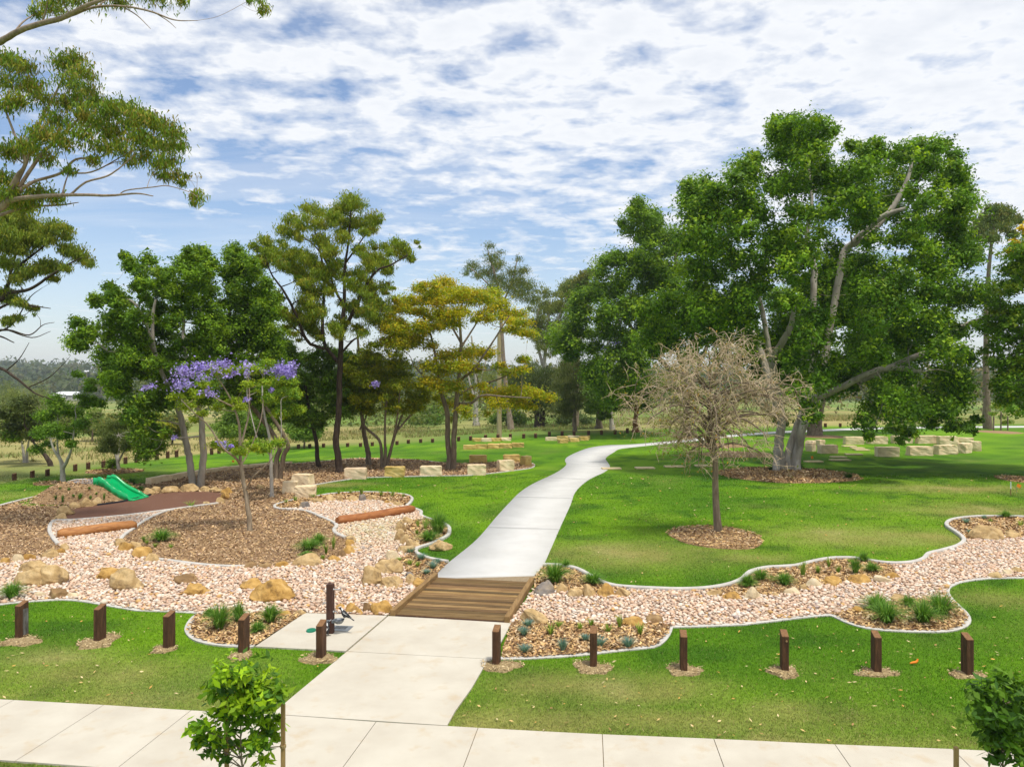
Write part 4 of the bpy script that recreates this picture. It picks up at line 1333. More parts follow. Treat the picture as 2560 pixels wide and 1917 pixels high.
def block(reg, x, ybase, w, htop, label, mat, yaw=0.0, depth=None, group=None, dpush=.5):
    bs[0] += 1
    p = gq(reg, x, ybase)
    k = p.y / F_PX / 3.16
    W = w * k
    d = depth or 0.55
    c = abs(math.cos(yaw)); s_ = abs(math.sin(yaw))
    length = max(.45, (W - d * s_) / max(c, .35))
    el = CAM_H / p.y
    h = (ybase - htop) * k - d * el * 0.85
    h = min(max(h * 1.15, .32), .8)
    o = link('sandstone_block', block_mesh(bs[0], length, d, h), M[mat])
    o.location = (p.x, p.y + (d * c + length * s_) / 2, p.z)
    o.rotation_euler = (0, 0, yaw)
    tag(o, label, 'stone block', group)


g1 = 'seating blocks round the mulched tree bed'
block('B', 380, 425, 122, 330, 'leftmost cream sandstone block of the trio by the pale slim trunk', 'block', 0.15, .6, g1)
block('B', 480, 361, 172, 273, 'cream sandstone block at the back of the trio by the mulch', 'block', -0.25, .6, g1)
block('B', 500, 461, 170, 363, 'front cream sandstone block of the trio at the lawn corner', 'block', 0.12, .6, g1)
block('B', 905, 311, 168, 224, 'pinkish grey sandstone block, first in the row facing the lawn', 'block_pink', 0.05, .55, g1)
block('B', 1217, 294, 156, 212, 'ochre streaked sandstone block, second in the row facing the lawn', 'block_yellow', 0.02, .55, g1)
block('B', 1505, 286, 166, 207, 'cream sandstone block, third in the row facing the lawn', 'block', 0.0, .55, g1)
block('B', 1870, 280, 152, 196, 'pale cream sandstone block, fourth in the row facing the lawn', 'block', 0.08, .55, g1)
block('B', 2096, 251, 142, 165, 'pale cream sandstone block set at an angle near the path end', 'block', 0.42, .55, g1)
block('B', 1880, 181, 136, 120, 'tan sandstone block behind the row, left of the back pair', 'block_yellow', 0.0, .55, g1)
block('B', 2146, 176, 132, 117, 'tan sandstone block behind the row, right of the back pair', 'block_yellow', 0.05, .55, g1)
block('C', 366, 207, 92, 130, 'ochre sandstone block at the right tip of the mulch bed', 'block_yellow', 0.75, .5, g1)
g2n = 'yellow block wall on the back lawn'
for i, (r_, x_, yb) in enumerate([('B', 1812, 75), ('B', 1905, 70), ('B', 2002, 68), ('B', 2100, 65), ('C', 108, 64), ('C', 204, 62), ('C', 300, 58)]):
    block(r_, x_, yb, 95, yb - 36, 'yellow sandstone block of the front straight row on the back lawn, %s from left' % ORD[i], 'block_yellow', .03, .6, g2n)
for i, (x_, yb) in enumerate([(925, 1655), (1000, 1655), (1078, 1653), (1155, 1650)]):
    block('M', x_, yb, 78, yb - 27, 'pale yellow sandstone block of the rear straight row, %s from left' % ORD[i], ['block_yellow', 'block'][i % 2], .02, .6, 'rear block row on the back lawn')
for i, (x_, yb, y_) in enumerate([(1510, 1648, 0), (1600, 1640, 0), (1690, 1636, 0), (1775, 1636, 0)]):
    block('M', x_, yb, 88, yb - 28, 'pale block of the straight row left of the path bend, %s from left' % ORD[i], ['block', 'block_yellow'][i % 2], .0, .6, 'block row left of the path bend')
for i, (x_, yb) in enumerate([(1605, 1668), (1690, 1658), (1770, 1648)]):
    block('M', x_, yb, 90, yb - 30, 'yellow block of the slanting row left of the path bend, %s from left' % ORD[i], 'block_yellow', .35, .6, 'slanting block row left of the path bend')
# circle of seats under the fig
ring = [('T', 680, 1245, 150, 1178, 'front left corner', .12), ('T', 1147, 1269, 170, 1195, 'front, second', 0.0), ('T', 1407, 1261, 190, 1190, 'front, third', .03), ('T', 1620, 1254, 186, 1182, 'front, fourth', .22),
        ('T', 1785, 1244, 150, 1168, 'front right corner', .7), ('T', 1862, 1226, 95, 1140, 'right end', 1.1), ('T', 880, 1173, 146, 1114, 'back, first', -.05), ('T', 1065, 1168, 150, 1112, 'back, second', -.02),
        ('T', 1263, 1164, 152, 1106, 'back, third', 0), ('T', 1457, 1166, 160, 1106, 'back, fourth', .02), ('T', 1630, 1174, 152, 1112, 'back, fifth', -.12), ('T', 1775, 1176, 130, 1122, 'back right corner', -.4),
        ('T', 545, 1228, 90, 1162, 'left end, nearer', -.9), ('T', 540, 1200, 85, 1145, 'left end, farther', .9), ('T', 615, 1176, 70, 1136, 'back left corner', .3)]
for r_, x_, yb, w_, yt, nm, yw in ring:
    block(r_, x_, yb, w_, yt, 'pale sandstone seat block in the ring under the fig tree, ' + nm, 'block_pink' if 'left' in nm else 'block', yw, .7, 'ring of seat blocks under the fig')

# low sandstone edging wall behind the softfall
wall_pts = g2('A', [(1172, 352), (1330, 322), (1500, 288), (1640, 262), (1800, 238), (1960, 220), (2120, 203)]) + g2('B', [(405, 188)])
wall = tag(empty('edging_wall', (*wall_pts[0], 0)), 'low pale sandstone edging wall curving behind the softfall and trees', 'wall')
for i in range(len(wall_pts) - 1):
    a, b = Vector((*wall_pts[i], 0)), Vector((*wall_pts[i + 1], 0))
    o = link('stone', block_mesh(700 + i, (b - a).length - .02, .38, .38 - .03 * i), M['block'], wall)
    c = (a + b) / 2
    o.location = (c.x - wall_pts[0][0], c.y - wall_pts[0][1], 0)
    o.rotation_euler = (0, 0, math.atan2(b.y - a.y, b.x - a.x))

# ---- stepping stones
steps = [('S', 215, 1368, 150), ('S', 480, 1363, 150), ('S', 712, 1352, 150), ('S', 950, 1345, 145), ('T', 548, 1312, 132), ('T', 758, 1300, 152), ('T', 745, 1277, 112), ('T', 865, 1255, 126),
         ('T', 930, 1220, 106), ('T', 895, 1205, 100), ('T', 830, 1190, 100)]
step_lab = ['first sandstone stepping stone touching the concrete path edge', 'second stepping stone right of the path, in the lawn', 'third stepping stone right of the path, left of the bare tree', 'fourth stepping stone right of the path, behind the bare tree',
            'stepping stone beside the fig tree mulch', 'larger near stepping stone between fig trunk and seat ring', 'small stepping stone just behind the larger near one', 'stepping stone leading into the gap of the seat ring',
            'nearest of three stepping stones inside the seat ring', 'middle of three stepping stones inside the seat ring', 'farthest of three stepping stones inside the seat ring']
for i, (r_, x_, y_, w_) in enumerate(steps):
    p = gq(r_, x_, y_)
    W = w_ * p.y / F_PX / 3.16
    bm = bmesh.new()
    bm_box(bm, (0, 0, 0.0), (W, .62, .09), bevel=.015)
    o = link('stepping_stone', bm_mesh('stepping_stone', bm), M['paver'])
    o.location = (p.x, p.y, p.z + .055)
    o.rotation_euler = (0, 0, random.uniform(-.12, .12))
    tag(o, step_lab[i], 'paver', 'stepping stones in the lawn')

# ---- slide
sl0 = Vector((-19.62, 36.25, 0))
slide = tag(empty('slide', sl0, math.radians(-8)), 'green moulded plastic slide running down the mulched mound onto brown softfall', 'slide')
ns = 40
ts = np.linspace(0, 1, ns)
Ls = 2.05
sx = ts * Ls
bed = 0.80 - 0.74 * sstep((ts - .10) / .78) + .025 * np.sin(ts * 9.0) * (ts < .85)
bed = np.maximum(bed, mound_z(-19.62 + sx, 36.25 - sx * .14 + 0 * sx) + .07)
wallh = 0.26 + .03 * np.sin(ts * 12) * (ts > .1)
wallh = np.where(ts < .12, .24, wallh)
wallh = wallh * (1 - sstep((ts - .80) / .2) * .88)
HW = 0.46 + .10 * sstep((ts - .78) / .2)
# cross-section (offset across, height factor on wall)
prof = [(-1.16, 'skirt'), (-1.13, 'rim'), (-1.02, 'rim'), (-.90, 'in'), (-.62, 'bed'), (0, 'dip'), (.62, 'bed'), (.90, 'in'), (1.02, 'rim'), (1.13, 'rim'), (1.16, 'skirt')]


def slide_piece(lo, hi, name):
    V = []
    for i in range(ns):
        for a, k in prof[lo:hi]:
            if k == 'rim': z = bed[i] + wallh[i]
            elif k == 'in': z = bed[i] + wallh[i] * .42
            elif k == 'bed': z = bed[i] + .02
            elif k == 'dip': z = bed[i]
            else: z = max(bed[i] - .10, 0.03)
            sk = (1 + .035 * math.sin(ts[i] * 42)) if k == 'skirt' else 1
            V.append((sx[i], a * HW[i] * sk, z))
    m = hi - lo
    ii = np.arange(ns * m).reshape(ns, m)
    f = np.stack([ii[:-1, :-1], ii[1:, :-1], ii[1:, 1:], ii[:-1, 1:]], -1).reshape(-1, 4)
    bm = bmesh.new(); bv = [bm.verts.new(v) for v in V]
    for q4 in f:
        bm.faces.new([bv[i] for i in q4]).smooth = True
    me = bm_mesh(name, bm, True)
    o = link(name, me, M['slide'], slide)
    md = o.modifiers.new('thick', 'SOLIDIFY'); md.thickness = .025; md.offset = 0
    return o


slide_piece(0, 4, 'side_wall')
slide_piece(3, 8, 'chute')
slide_piece(7, 11, 'side_wall')
bm = bmesh.new()
bm_box(bm, (Ls + .015, 0, .055), (.07, 1.24, .07), bevel=.03)
link('foot_lip', bm_mesh('foot_lip', bm, True), M['slide'], slide)
for s in (-1, 1):
    for t_ in (.12, .3, .48, .66):
        i = int(t_ * ns)
        bm = bmesh.new()
        bm_box(bm, (sx[i], s * .535, bed[i] + .02), (.035, .03, .20), bevel=.008)
        link('rib', bm_mesh('rib', bm), M['slide'], slide)
plat = g2_ = [(-21.0, 35.95), (-19.55, 35.80), (-19.5, 37.0), (-20.1, 37.45), (-21.0, 37.45)]
o = sheet('slide_platform', plat, 0.055, M['platform'], thick=.06, kind=None)
del o['kind']
tag(o, 'grey rubber platform on top of the mound beside the slide', 'platform')
be = g2('A', [(770, 522), (980, 492), (1190, 440)])
P = smooth(be, 5)
ko = kerb(P, .06, .11, M['black_edge'], 'rubber_edging')
del ko['kind']
tag(ko, 'black rubber edging strip between slide mound and softfall', 'edging')

# ---- tap post (drinking fountain)
tp = gq('F', 714, 395)
tap = tag(empty('drinking_fountain', (tp.x, tp.y, 0.033), math.radians(-6)), 'dark timber drinking fountain post with silver taps and steel dog bowl', 'fountain')


def cyl(bm, p0, p1, r0, r1=None, seg=12):
    p0, p1 = Vector(p0), Vector(p1)
    d = p1 - p0
    mt = Matrix.Translation((p0 + p1) / 2) @ d.to_track_quat('Z', 'Y').to_matrix().to_4x4()
    bmesh.ops.create_cone(bm, cap_ends=True, segments=seg, radius1=r0, radius2=r1 if r1 is not None else r0, depth=d.length, matrix=mt)


bm = bmesh.new(); bm_box(bm, (0, 0, .53), (.145, .145, 1.10), bevel=.008)
link('post', bm_mesh('post', bm), M['tap_post'], tap)
bm = bmesh.new()
cyl(bm, (.07, 0, .955), (.078, 0, .955), .03); cyl(bm, (.07, 0, .955), (.24, 0, .953), .014); cyl(bm, (.225, 0, .953), (.225, 0, .985), .02, .014)
link('bubbler', bm_mesh('bubbler', bm), M['steel'], tap)
for s, zz in ((-1, .66), (1, .475)):
    bm = bmesh.new()
    cyl(bm, (s * .072, -.02, zz), (s * .08, -.02, zz), .03); cyl(bm, (s * .07, -.02, zz), (s * .15, -.02, zz), .013)
    cyl(bm, (s * .15, -.02, zz), (s * .165, -.02, zz - .035), .012)
    t = link('tap', bm_mesh('tap', bm), M['steel'], tap)
    bm = bmesh.new(); cyl(bm, (s * .115, -.02, zz), (s * .115, -.02, zz + .055), .008); bm_box(bm, (s * .115, -.02, zz + .06), (.012, .06, .012))
    link('handle', bm_mesh('handle', bm), M['steel'], t)
bm = bmesh.new()
prof_b = [(.02, 0), (.07, .012), (.105, .05), (.115, .09), (.125, .092), (.108, .088), (.098, .055), (.06, .025), (.0, .02)]
seg = 20
rows = []
for r_, z_ in prof_b:
    rows.append([bm.verts.new((.20 + r_ * math.cos(a * 2 * math.pi / seg), -.03 + r_ * math.sin(a * 2 * math.pi / seg), .215 + z_)) for a in range(seg)])
for a, b in zip(rows[:-1], rows[1:]):
    for i in range(seg):
        bm.faces.new([a[i], a[(i + 1) % seg], b[(i + 1) % seg], b[i]])
link('dog_bowl', bm_mesh('dog_bowl', bm, True), M['steel_dull'], tap)
bm = bmesh.new(); bm_box(bm, (.08, -.02, .27), (.06, .12, .07), bevel=.006); bm_box(bm, (-.04, -.08, .26), (.10, .02, .09), bevel=.004)
link('bracket', bm_mesh('bracket', bm), M['steel_dull'], tap)

# drain grate and green lid set in the pad
gpos = gq('F', 800, 361)
gr = tag(empty('drain_grate', (gpos.x, gpos.y, .033), math.radians(-8)), 'square grey steel drain grate in the concrete beside the drinking fountain', 'drain')
bm = bmesh.new(); bm_box(bm, (0, 0, .004), (.44, .36, .010)); link('surround', bm_mesh('surround', bm), M['steel_dull'], gr)
for i in range(8):
    bm = bmesh.new(); bm_box(bm, (-.02 + (i - 3.5) * .035, .03, .0105), (.016, .20, .004)); link('slot', bm_mesh('slot', bm), M['dark_hole'], gr)
lpos = gq('F', 562, 379)
bm = bmesh.new()
bmesh.ops.create_cone(bm, cap_ends=True, segments=24, radius1=.11, radius2=.10, depth=.03)
o = link('valve_lid', bm_mesh('valve_lid', bm), M['green_lid']); o.location = (lpos.x, lpos.y, .045); o.scale = (1, 1.25, 1)
tag(o, 'round green plastic valve lid set in the tap pad', 'lid')


# ---- magpies
def magpie(loc, yaw, pitch, label, s=1.0, wing_lift=0.0):
    root = tag(empty('magpie', loc, yaw), label, 'bird', 'magpies at the drinking fountain')
    # spine from beak side (front, +x) to tail; (x, z, half width, half height)
    sp = [(.150, .075, .004, .004), (.142, .078, .016, .017), (.120, .082, .026, .027), (.098, .078, .028, .030), (.080, .062, .028, .032), (.055, .040, .040, .044), (.020, .018, .052, .055), (-.025, .004, .053, .053),
          (-.065, -.003, .043, .040), (-.100, -.006, .030, .026), (-.130, -.008, .026, .014), (-.190, -.012, .024, .007), (-.245, -.016, .026, .005), (-.252, -.017, .004, .003)]
    seg = 16
    cp, s_p = math.cos(pitch), math.sin(pitch)
    V = []; 
    for x, z, w, h in sp:
        for k in range(seg):
            a = 2 * math.pi * k / seg
            X, Y_, Z = x, w * math.cos(a), z + h * math.sin(a)
            V.append((s * (X * cp - Z * s_p), s * Y_, s * (X * s_p + Z * cp)))
    n = len(sp)
    ii = np.arange(n * seg).reshape(n, seg); nx = np.roll(ii, -1, 1)
    f = np.stack([ii[:-1], ii[1:], nx[1:], nx[:-1]], -1).reshape(-1, 4)
    bm = bmesh.new(); bv = [bm.verts.new(v) for v in V]
    mids = []
    for r_, q4 in enumerate(f):
        fc = bm.faces.new([bv[i] for i in q4]); fc.smooth = True
        row, k = divmod(r_, seg)
        a = (k + .5) / seg * 2 * math.pi
        up = math.sin(a)
        white = (row in (3, 4) and up > .2) or (row in (6, 7) and abs(up - .35) < .28) or (row in (9, 10) and up > -.5 and up < .9 and row == 10) or (row in (8, 9) and up < -.5)
        fc.material_index = 1 if white else 0
    bm.faces.new(bv[:seg]); bm.faces.new(bv[-seg:][::-1])
    me = bpy.data.meshes.new('body'); bmesh.ops.recalc_face_normals(bm, faces=bm.faces); bm.to_mesh(me); bm.free()
    o = link('body', me, [M['feather_black'], M['feather_white']], root)

    def T(x, y, z): return Vector((s * (x * cp - z * s_p), s * y, s * (x * s_p + z * cp)))
    bm = bmesh.new(); cyl(bm, T(.143, 0, .078), T(.195, 0, .070), s * .011, s * .002, 10)
    link('beak', bm_mesh('beak', bm, True), M['beak'], root)
    for sd_ in (-1, 1):
        # folded wing
        bm = bmesh.new()
        pts = [(.055, .038, .045), (.030, .055, .060), (-.030, .056, .045), (-.100, .040, .022), (-.190, .020, -.002), (-.110, .034, .002), (-.040, .054, -.006), (.025, .053, .010)]
        outer = [bm.verts.new(T(x, sd_ * (y + .006), z)) for x, y, z in pts]
        inner = [bm.verts.new(T(x, sd_ * (y - .006), z)) for x, y, z in pts]
        m = len(pts)
        bm.faces.new(outer); bm.faces.new(inner[::-1])
        for i in range(m):
            bm.faces.new([outer[i], outer[(i + 1) % m], inner[(i + 1) % m], inner[i]])
        w = link('wing', bm_mesh('wing', bm), M['feather_black'], root)
        bm = bmesh.new()
        pp = [(.040, .052, .052), (-.01, .062, .050), (-.07, .052, .034), (-.02, .062, .034), (.035, .055, .038)]
        vv = [bm.verts.new(T(x, sd_ * (y + .003), z)) for x, y, z in pp] + [bm.verts.new(T(x, sd_ * (y - .004), z)) for x, y, z in pp]
        bm.faces.new(vv[:5]); bm.faces.new(vv[5:][::-1])
        for i in range(5):
            bm.faces.new([vv[i], vv[(i + 1) % 5], vv[5 + (i + 1) % 5], vv[5 + i]])
        link('wing_patch', bm_mesh('wing_patch', bm), M['feather_white'], w)
        bm = bmesh.new()
        hip = T(-.015, sd_ * .022, -.035); foot = Vector((hip.x + .02 * s, sd_ * .024 * s, -.115 * s)); knee = Vector((hip.x - .012 * s, sd_ * .024 * s, -.075 * s))
        cyl(bm, hip, knee, s * .010, s * .005, 8); cyl(bm, knee, foot, s * .0045, s * .004, 8)
        for dx_, dy_ in ((.03, 0), (.024, .014), (.024, -.014), (-.02, 0)):
            cyl(bm, foot, (foot.x + dx_ * s, foot.y + dy_ * s, foot.z + .002), s * .0035, s * .002, 6)
        link('leg', bm_mesh('leg', bm), M['feather_black'], root)
    return root


# perched on the far rim of the dog bowl, facing the tap; the other on the concrete below it
ca, sa = math.cos(math.radians(-6)), math.sin(math.radians(-6))


def tap_local(x, y, z): return (tp.x + x * ca - y * sa, tp.y + x * sa + y * ca, .033 + z)


magpie(tap_local(.315, -.03, .30 + .125), math.radians(176), math.radians(26), 'black and white magpie perched on the dog bowl rim', 1.05)
mp2 = gq('F', 712, 392)
magpie((mp2.x - .005, mp2.y - .22, .033 + .128), math.radians(35), math.radians(48), 'black and white magpie standing on the concrete below the bowl', 1.12)

# ---- small markers
p = gq('D', 2107, 435)
pg = tag(empty('survey_peg', p), 'thin white survey peg standing in the lawn at the right edge', 'peg')
bm = bmesh.new(); cyl(bm, (0, 0, -.1), (0, 0, .32), .022); link('lower_shaft', bm_mesh('lower_shaft', bm), M['stake'], pg)
bm = bmesh.new(); cyl(bm, (0, 0, .32), (0, 0, .66), .024); link('white_tip', bm_mesh('white_tip', bm), M['white_paint'], pg)


def flag(reg, x, y, sz, label, tilt):
    p = gq(reg, x, y + 20)
    fl_ = tag(empty('marker_flag', p), label, 'flag', 'orange marker flags')
    bm = bmesh.new(); cyl(bm, (0, 0, -.05), (0, 0, .30 * sz), .006); link('wire', bm_mesh('wire', bm), M['steel_dull'], fl_)
    bm = bmesh.new(); bm_box(bm, (.07 * sz, 0, .25 * sz), (.14 * sz, .006, .11 * sz), Matrix.Rotation(tilt, 3, 'Y'))
    link('cloth', bm_mesh('cloth', bm), M['orange'], fl_)


flag('D', 2155, 400, 1.5, 'small orange marker flag beside the white peg', .5)
flag('T', 528, 1290, 1.3, 'small orange marker flag by the stepping stone near the fig', 1.3)
flag('A', 1832, 182, 1.2, 'small orange marker flag on the far lawn behind the trees', .1)
p = gq('H', 1345, 640)
bm = bmesh.new()
V, F_ = tube_arrays([([(-.085, 0, .03), (-.03, .0, .045), (.03, .005, .05), (.065, .01, .075), (.08, .012, .115)], [.012, .024, .026, .022, .012])], 8)
o = link('orange_peel', np_mesh('orange_peel', V, F_, None, True), M['orange']); o.location = (p.x, p.y, .01)
tag(o, 'curled orange scrap lying on the lawn between right hand bollards', 'scrap')

# ---- timber pole
p = gp(*q('M', 1100, 1625))
pole = tag(empty('timber_pole', p), 'tall pale timber pole standing behind the yellow green tree', 'pole')
tp_z = ap(*q('M', 1088, 800), p.y).z
V, F_ = tube_arrays([([(0, 0, -.4), (0, 0, tp_z * .5), (0, 0, tp_z - p.z)], [.27, .24, .20])], 12)
link('shaft', np_mesh('shaft', V, F_, None, True), noise_mat('pale_pole_timber', [(0.3, (0.30, 0.23, 0.12)), (0.7, (0.50, 0.41, 0.25))], 5, 6, .85, .4, 30, stretch=(2, 2, .2)), pole)
bm = bmesh.new(); bm_box(bm, (0, 0, tp_z - p.z + .02), (.42, .42, .05), bevel=.01); link('cap', bm_mesh('cap', bm), M['stake'], pole)

# ---- far farm sheds and houses on the left
def far_house(px, Y, W, D, H, label, yaw):
    b = ap(px, 960, Y)
    b.z = float(ground_z(b.x, b.y))
    r = tag(empty('house', b, yaw), label, 'house')
    Hh = H
    bm = bmesh.new(); bm_box(bm, (0, 0, Hh / 2 - .5), (W, D, Hh + 1)); link('wall', bm_mesh('wall', bm), M['house_wall'], r)
    bm = bmesh.new()
    rv = [(-W / 2 - .6, -D / 2 - .6, Hh), (W / 2 + .6, -D / 2 - .6, Hh), (W / 2 + .6, D / 2 + .6, Hh), (-W / 2 - .6, D / 2 + .6, Hh), (-W / 2 + 2, 0, Hh + D * .28), (W / 2 - 2, 0, Hh + D * .28)]
    v = [bm.verts.new(p_) for p_ in rv]
    for f in ((0, 1, 5, 4), (1, 2, 5), (2, 3, 4, 5), (3, 0, 4), (3, 2, 1, 0)):
        bm.faces.new([v[i] for i in f])
    link('roof', bm_mesh('roof', bm), M['roof_white'], r)
    n = max(2, int(W / 5))
    for i in range(n):
        bm = bmesh.new(); bm_box(bm, (-W / 2 + (i + .5) * W / n, -D / 2 - .03, Hh * .5), (W / n * .4, .1, Hh * .35))
        link('window', bm_mesh('window', bm), M['glass'], r)


far_house(172, 540, 17, 9, 3.6, 'long white roofed farm building in the far valley at left', .1)
far_house(214, 1010, 14, 9, 7, 'white house among trees on the far left ridge', .1)
far_house(150, 500, 4.5, 4, 2.6, 'small white shed left of the long far farm building', .0)

# ================================================================== GARDEN PLANTS
PAL_G = [(0.105, 0.25, 0.025), (0.15, 0.32, 0.04), (0.07, 0.18, 0.025), (0.23, 0.37, 0.07)]
PAL_B = [(0.13, 0.25, 0.21), (0.19, 0.32, 0.29), (0.10, 0.20, 0.16), (0.26, 0.38, 0.33)]
PAL_S = [(0.18, 0.31, 0.04), (0.26, 0.39, 0.06), (0.13, 0.24, 0.03), (0.36, 0.42, 0.09)]
PAL_D = [(0.03, 0.085, 0.015), (0.05, 0.12, 0.02)]


def tussock_mesh(R, H, nb, pal, wid, arch, r):
    th = r.random(nb) * 6.283
    lean = np.abs(r.normal(0, 1.25, nb)).clip(0, 1.8)
    ln = H * (0.75 + .45 * r.random(nb))
    out = R * (0.15 + .85 * (lean / 1.8) ** .8)
    base_r = R * .18 * np.sqrt(r.random(nb))
    d = np.stack([np.cos(th), np.sin(th)], 1)
    sd_ = np.stack([-np.sin(th), np.cos(th)], 1)
    V = []
    ts_ = [0, .35, .7, 1.0]
    for t in ts_:
        rr = base_r + out * (t ** 1.6)
        zz = ln * (t - arch * (out / max(R, 1e-3)) * t ** 2.2)
        c = np.column_stack([d * rr[:, None], zz])
        w = wid * (1 - t * .92) * (.8 + .4 * r.random(nb)) * .5
        s3 = np.column_stack([sd_ * w[:, None], np.zeros(nb)])
        V.append(c - s3); V.append(c + s3)
    V = np.stack(V, 1)
    F0 = np.array([(0, 1, 3, 2), (2, 3, 5, 4), (4, 5, 7, 6)])
    F_ = (F0[None] + (np.arange(nb) * 8)[:, None, None]).reshape(-1, 4)
    p = np.array(pal)[r.integers(0, len(pal), nb)] * (.7 + .6 * r.random(nb))[:, None]
    C = np.repeat(p[:, None, :], 8, 1)
    C[:, 6:] *= 1.15
    V = V.reshape(-1, 3)
    V[:, 2] = np.maximum(V[:, 2], -.01)
    return np_mesh('tussock', V, F_, C.reshape(-1, 3))


pl_seed = [900]


def plant(spec, label, group):
    reg, x, yb, w, h, kind = spec
    pl_seed[0] += 1
    r = np.random.default_rng(pl_seed[0])
    p = gq(reg, x, yb)
    k = p.y / F_PX / 3.16
    R = max(.16, w * k * 1.6); H = max(.18, h * k * 1.3)
    if kind == 'g': me = tussock_mesh(R * 1.05, H * 1.08, int(220 + 420 * min(1, R)), PAL_G, .016 + .006 * p.y / 20, .66, r)
    elif kind == 'b': me = tussock_mesh(R * .95, max(H * .9, R * .8), 170, PAL_B, .012 + .005 * p.y / 20, .30, r)
    elif kind == 's': me = tussock_mesh(R * .85, H, 34, PAL_S, .035, .38, r)
    else: me = tussock_mesh(R, H, 120, PAL_D, .03, .4, r)
    nm = {'g': 'grass_tussock', 'b': 'blue_fescue', 's': 'strappy_plant', 'd': 'dark_shrub'}[kind]
    o = link(nm, me, M['blade'])
    o.location = (p.x, p.y, p.z + .02)
    tag(o, label, 'plant', group)


def plant_row(specs, place, group):
    cnt = {}
    specs = sorted(specs, key=lambda s: (s[5], q(s[0], s[1], s[2])[0]))
    tot = {}
    for s in specs: tot[s[5]] = tot.get(s[5], 0) + 1
    for s in specs:
        i = cnt.get(s[5], 0); cnt[s[5]] = i + 1
        noun = {'g': 'green grass tussock', 'b': 'blue grey grass tuft', 's': 'small strappy leaved plant', 'd': 'low dark shrub'}[s[5]]
        if tot[s[5]] == 1: lab = 'only %s %s' % (noun, place)
        else:
            which = 'leftmost' if i == 0 else ('rightmost' if i == tot[s[5]] - 1 else ORD[i] + ' from the left')
            lab = '%s %s, %s' % (noun, place, which)
        plant(s, lab, group)


plant_row([('A', 95, 1255, 85, 110, 'g')], 'at the left edge by the front kerb', None)
plant_row([('A', 1275, 800, 82, 80, 'g'), ('A', 1135, 802, 26, 34, 's'), ('A', 1160, 828, 22, 26, 's'), ('A', 1225, 852, 26, 28, 's'), ('A', 1350, 862, 26, 28, 's')], 'at the left of the mulch island', 'plants left on the mulch island')
plant_row([('A', 1735, 1500, 90, 175, 'g'), ('A', 1885, 1440, 60, 130, 'g'), ('A', 1660, 1400, 40, 60, 'g'), ('B', 240, 1450, 78, 125, 'g'), ('B', 135, 1530, 55, 75, 'g')], 'in the tap garden', 'plants in the tap garden')
plant_row([('B', 545, 872, 80, 75, 'g'), ('B', 622, 825, 60, 70, 'g'), ('B', 525, 926, 46, 38, 'g'), ('B', 680, 905, 28, 80, 's'), ('B', 738, 865, 24, 90, 's'), ('B', 655, 948, 22, 24, 's')], 'at the right of the mulch island', 'plants right on the mulch island')
plant_row([('B', 1565, 745, 92, 150, 'g'), ('B', 1490, 806, 72, 80, 'g'), ('B', 1405, 692, 26, 55, 's'), ('B', 1465, 712, 40, 85, 's'), ('B', 1400, 755, 26, 40, 's')], 'in the bed above the lawn boulder', 'plants above the lawn boulder')
plant_row([('B', 1345, 902, 40, 50, 'b'), ('B', 1432, 952, 46, 34, 'b'), ('B', 1525, 1022, 46, 58, 'b'), ('B', 1472, 1066, 36, 36, 'b'), ('B', 1560, 978, 30, 28, 'b'), ('B', 1255, 966, 30, 34, 's'), ('B', 1340, 996, 42, 46, 's'), ('B', 1402, 1006, 30, 30, 's')],
          'in the bed beside the bridge', 'plants beside the bridge')
plant_row([('C', 590, 1130, 100, 150, 'g'), ('C', 895, 1142, 70, 85, 'g'), ('C', 680, 1012, 30, 55, 'g')], 'in the bed right of the bridge', 'plants right of the bridge')
plant_row([('C', 2110, 1166, 52, 65, 'g'), ('D', 30, 1166, 56, 85, 'g'), ('D', 130, 1112, 62, 75, 'g'), ('D', 320, 1152, 66, 85, 'g'), ('D', 880, 1062, 42, 110, 'g'), ('D', 1010, 1047, 52, 66, 'g'), ('D', 945, 968, 40, 66, 'g'),
           ('D', 465, 1077, 46, 115, 's'), ('D', 585, 1062, 32, 66, 's'), ('D', 670, 1012, 32, 76, 's'), ('D', 745, 1062, 22, 62, 's'), ('D', 840, 982, 30, 38, 's')], 'in the long right bed', 'plants in the long right bed')
plant_row([('D', 2070, 617, 40, 48, 'g'), ('D', 2185, 684, 42, 42, 's'), ('D', 1950, 652, 30, 28, 's'), ('D', 1758, 662, 32, 28, 'b'), ('D', 1785, 742, 26, 18, 'b'), ('D', 1900, 628, 26, 18, 'b')], 'in the bed at the far right edge', 'plants at the far right edge')
plant_row([('H', 1050, 215, 100, 110, 'g'), ('H', 1125, 312, 112, 155, 'g'), ('H', 1415, 312, 112, 155, 'g'), ('H', 1555, 252, 112, 155, 'g'), ('H', 1300, 185, 55, 75, 'g')], 'in the rounded front right bed', 'big tussocks front right')
plant_row([('G', 380, 342, 46, 36, 'b'), ('G', 345, 417, 48, 68, 'b'), ('G', 350, 547, 52, 56, 'b'), ('G', 655, 542, 42, 95, 'b'), ('G', 945, 502, 68, 66, 'b'), ('G', 1170, 507, 58, 70, 'b'), ('G', 832, 458, 22, 24, 'b'),
           ('G', 560, 412, 52, 78, 's'), ('G', 620, 352, 42, 48, 's'), ('G', 790, 367, 38, 48, 's'), ('G', 878, 342, 26, 58, 's'), ('G', 1010, 397, 42, 68, 's'), ('G', 1105, 352, 32, 90, 's'), ('G', 1265, 407, 52, 80, 's')],
          'in the front right mulch bed', 'plants in the front right mulch bed')
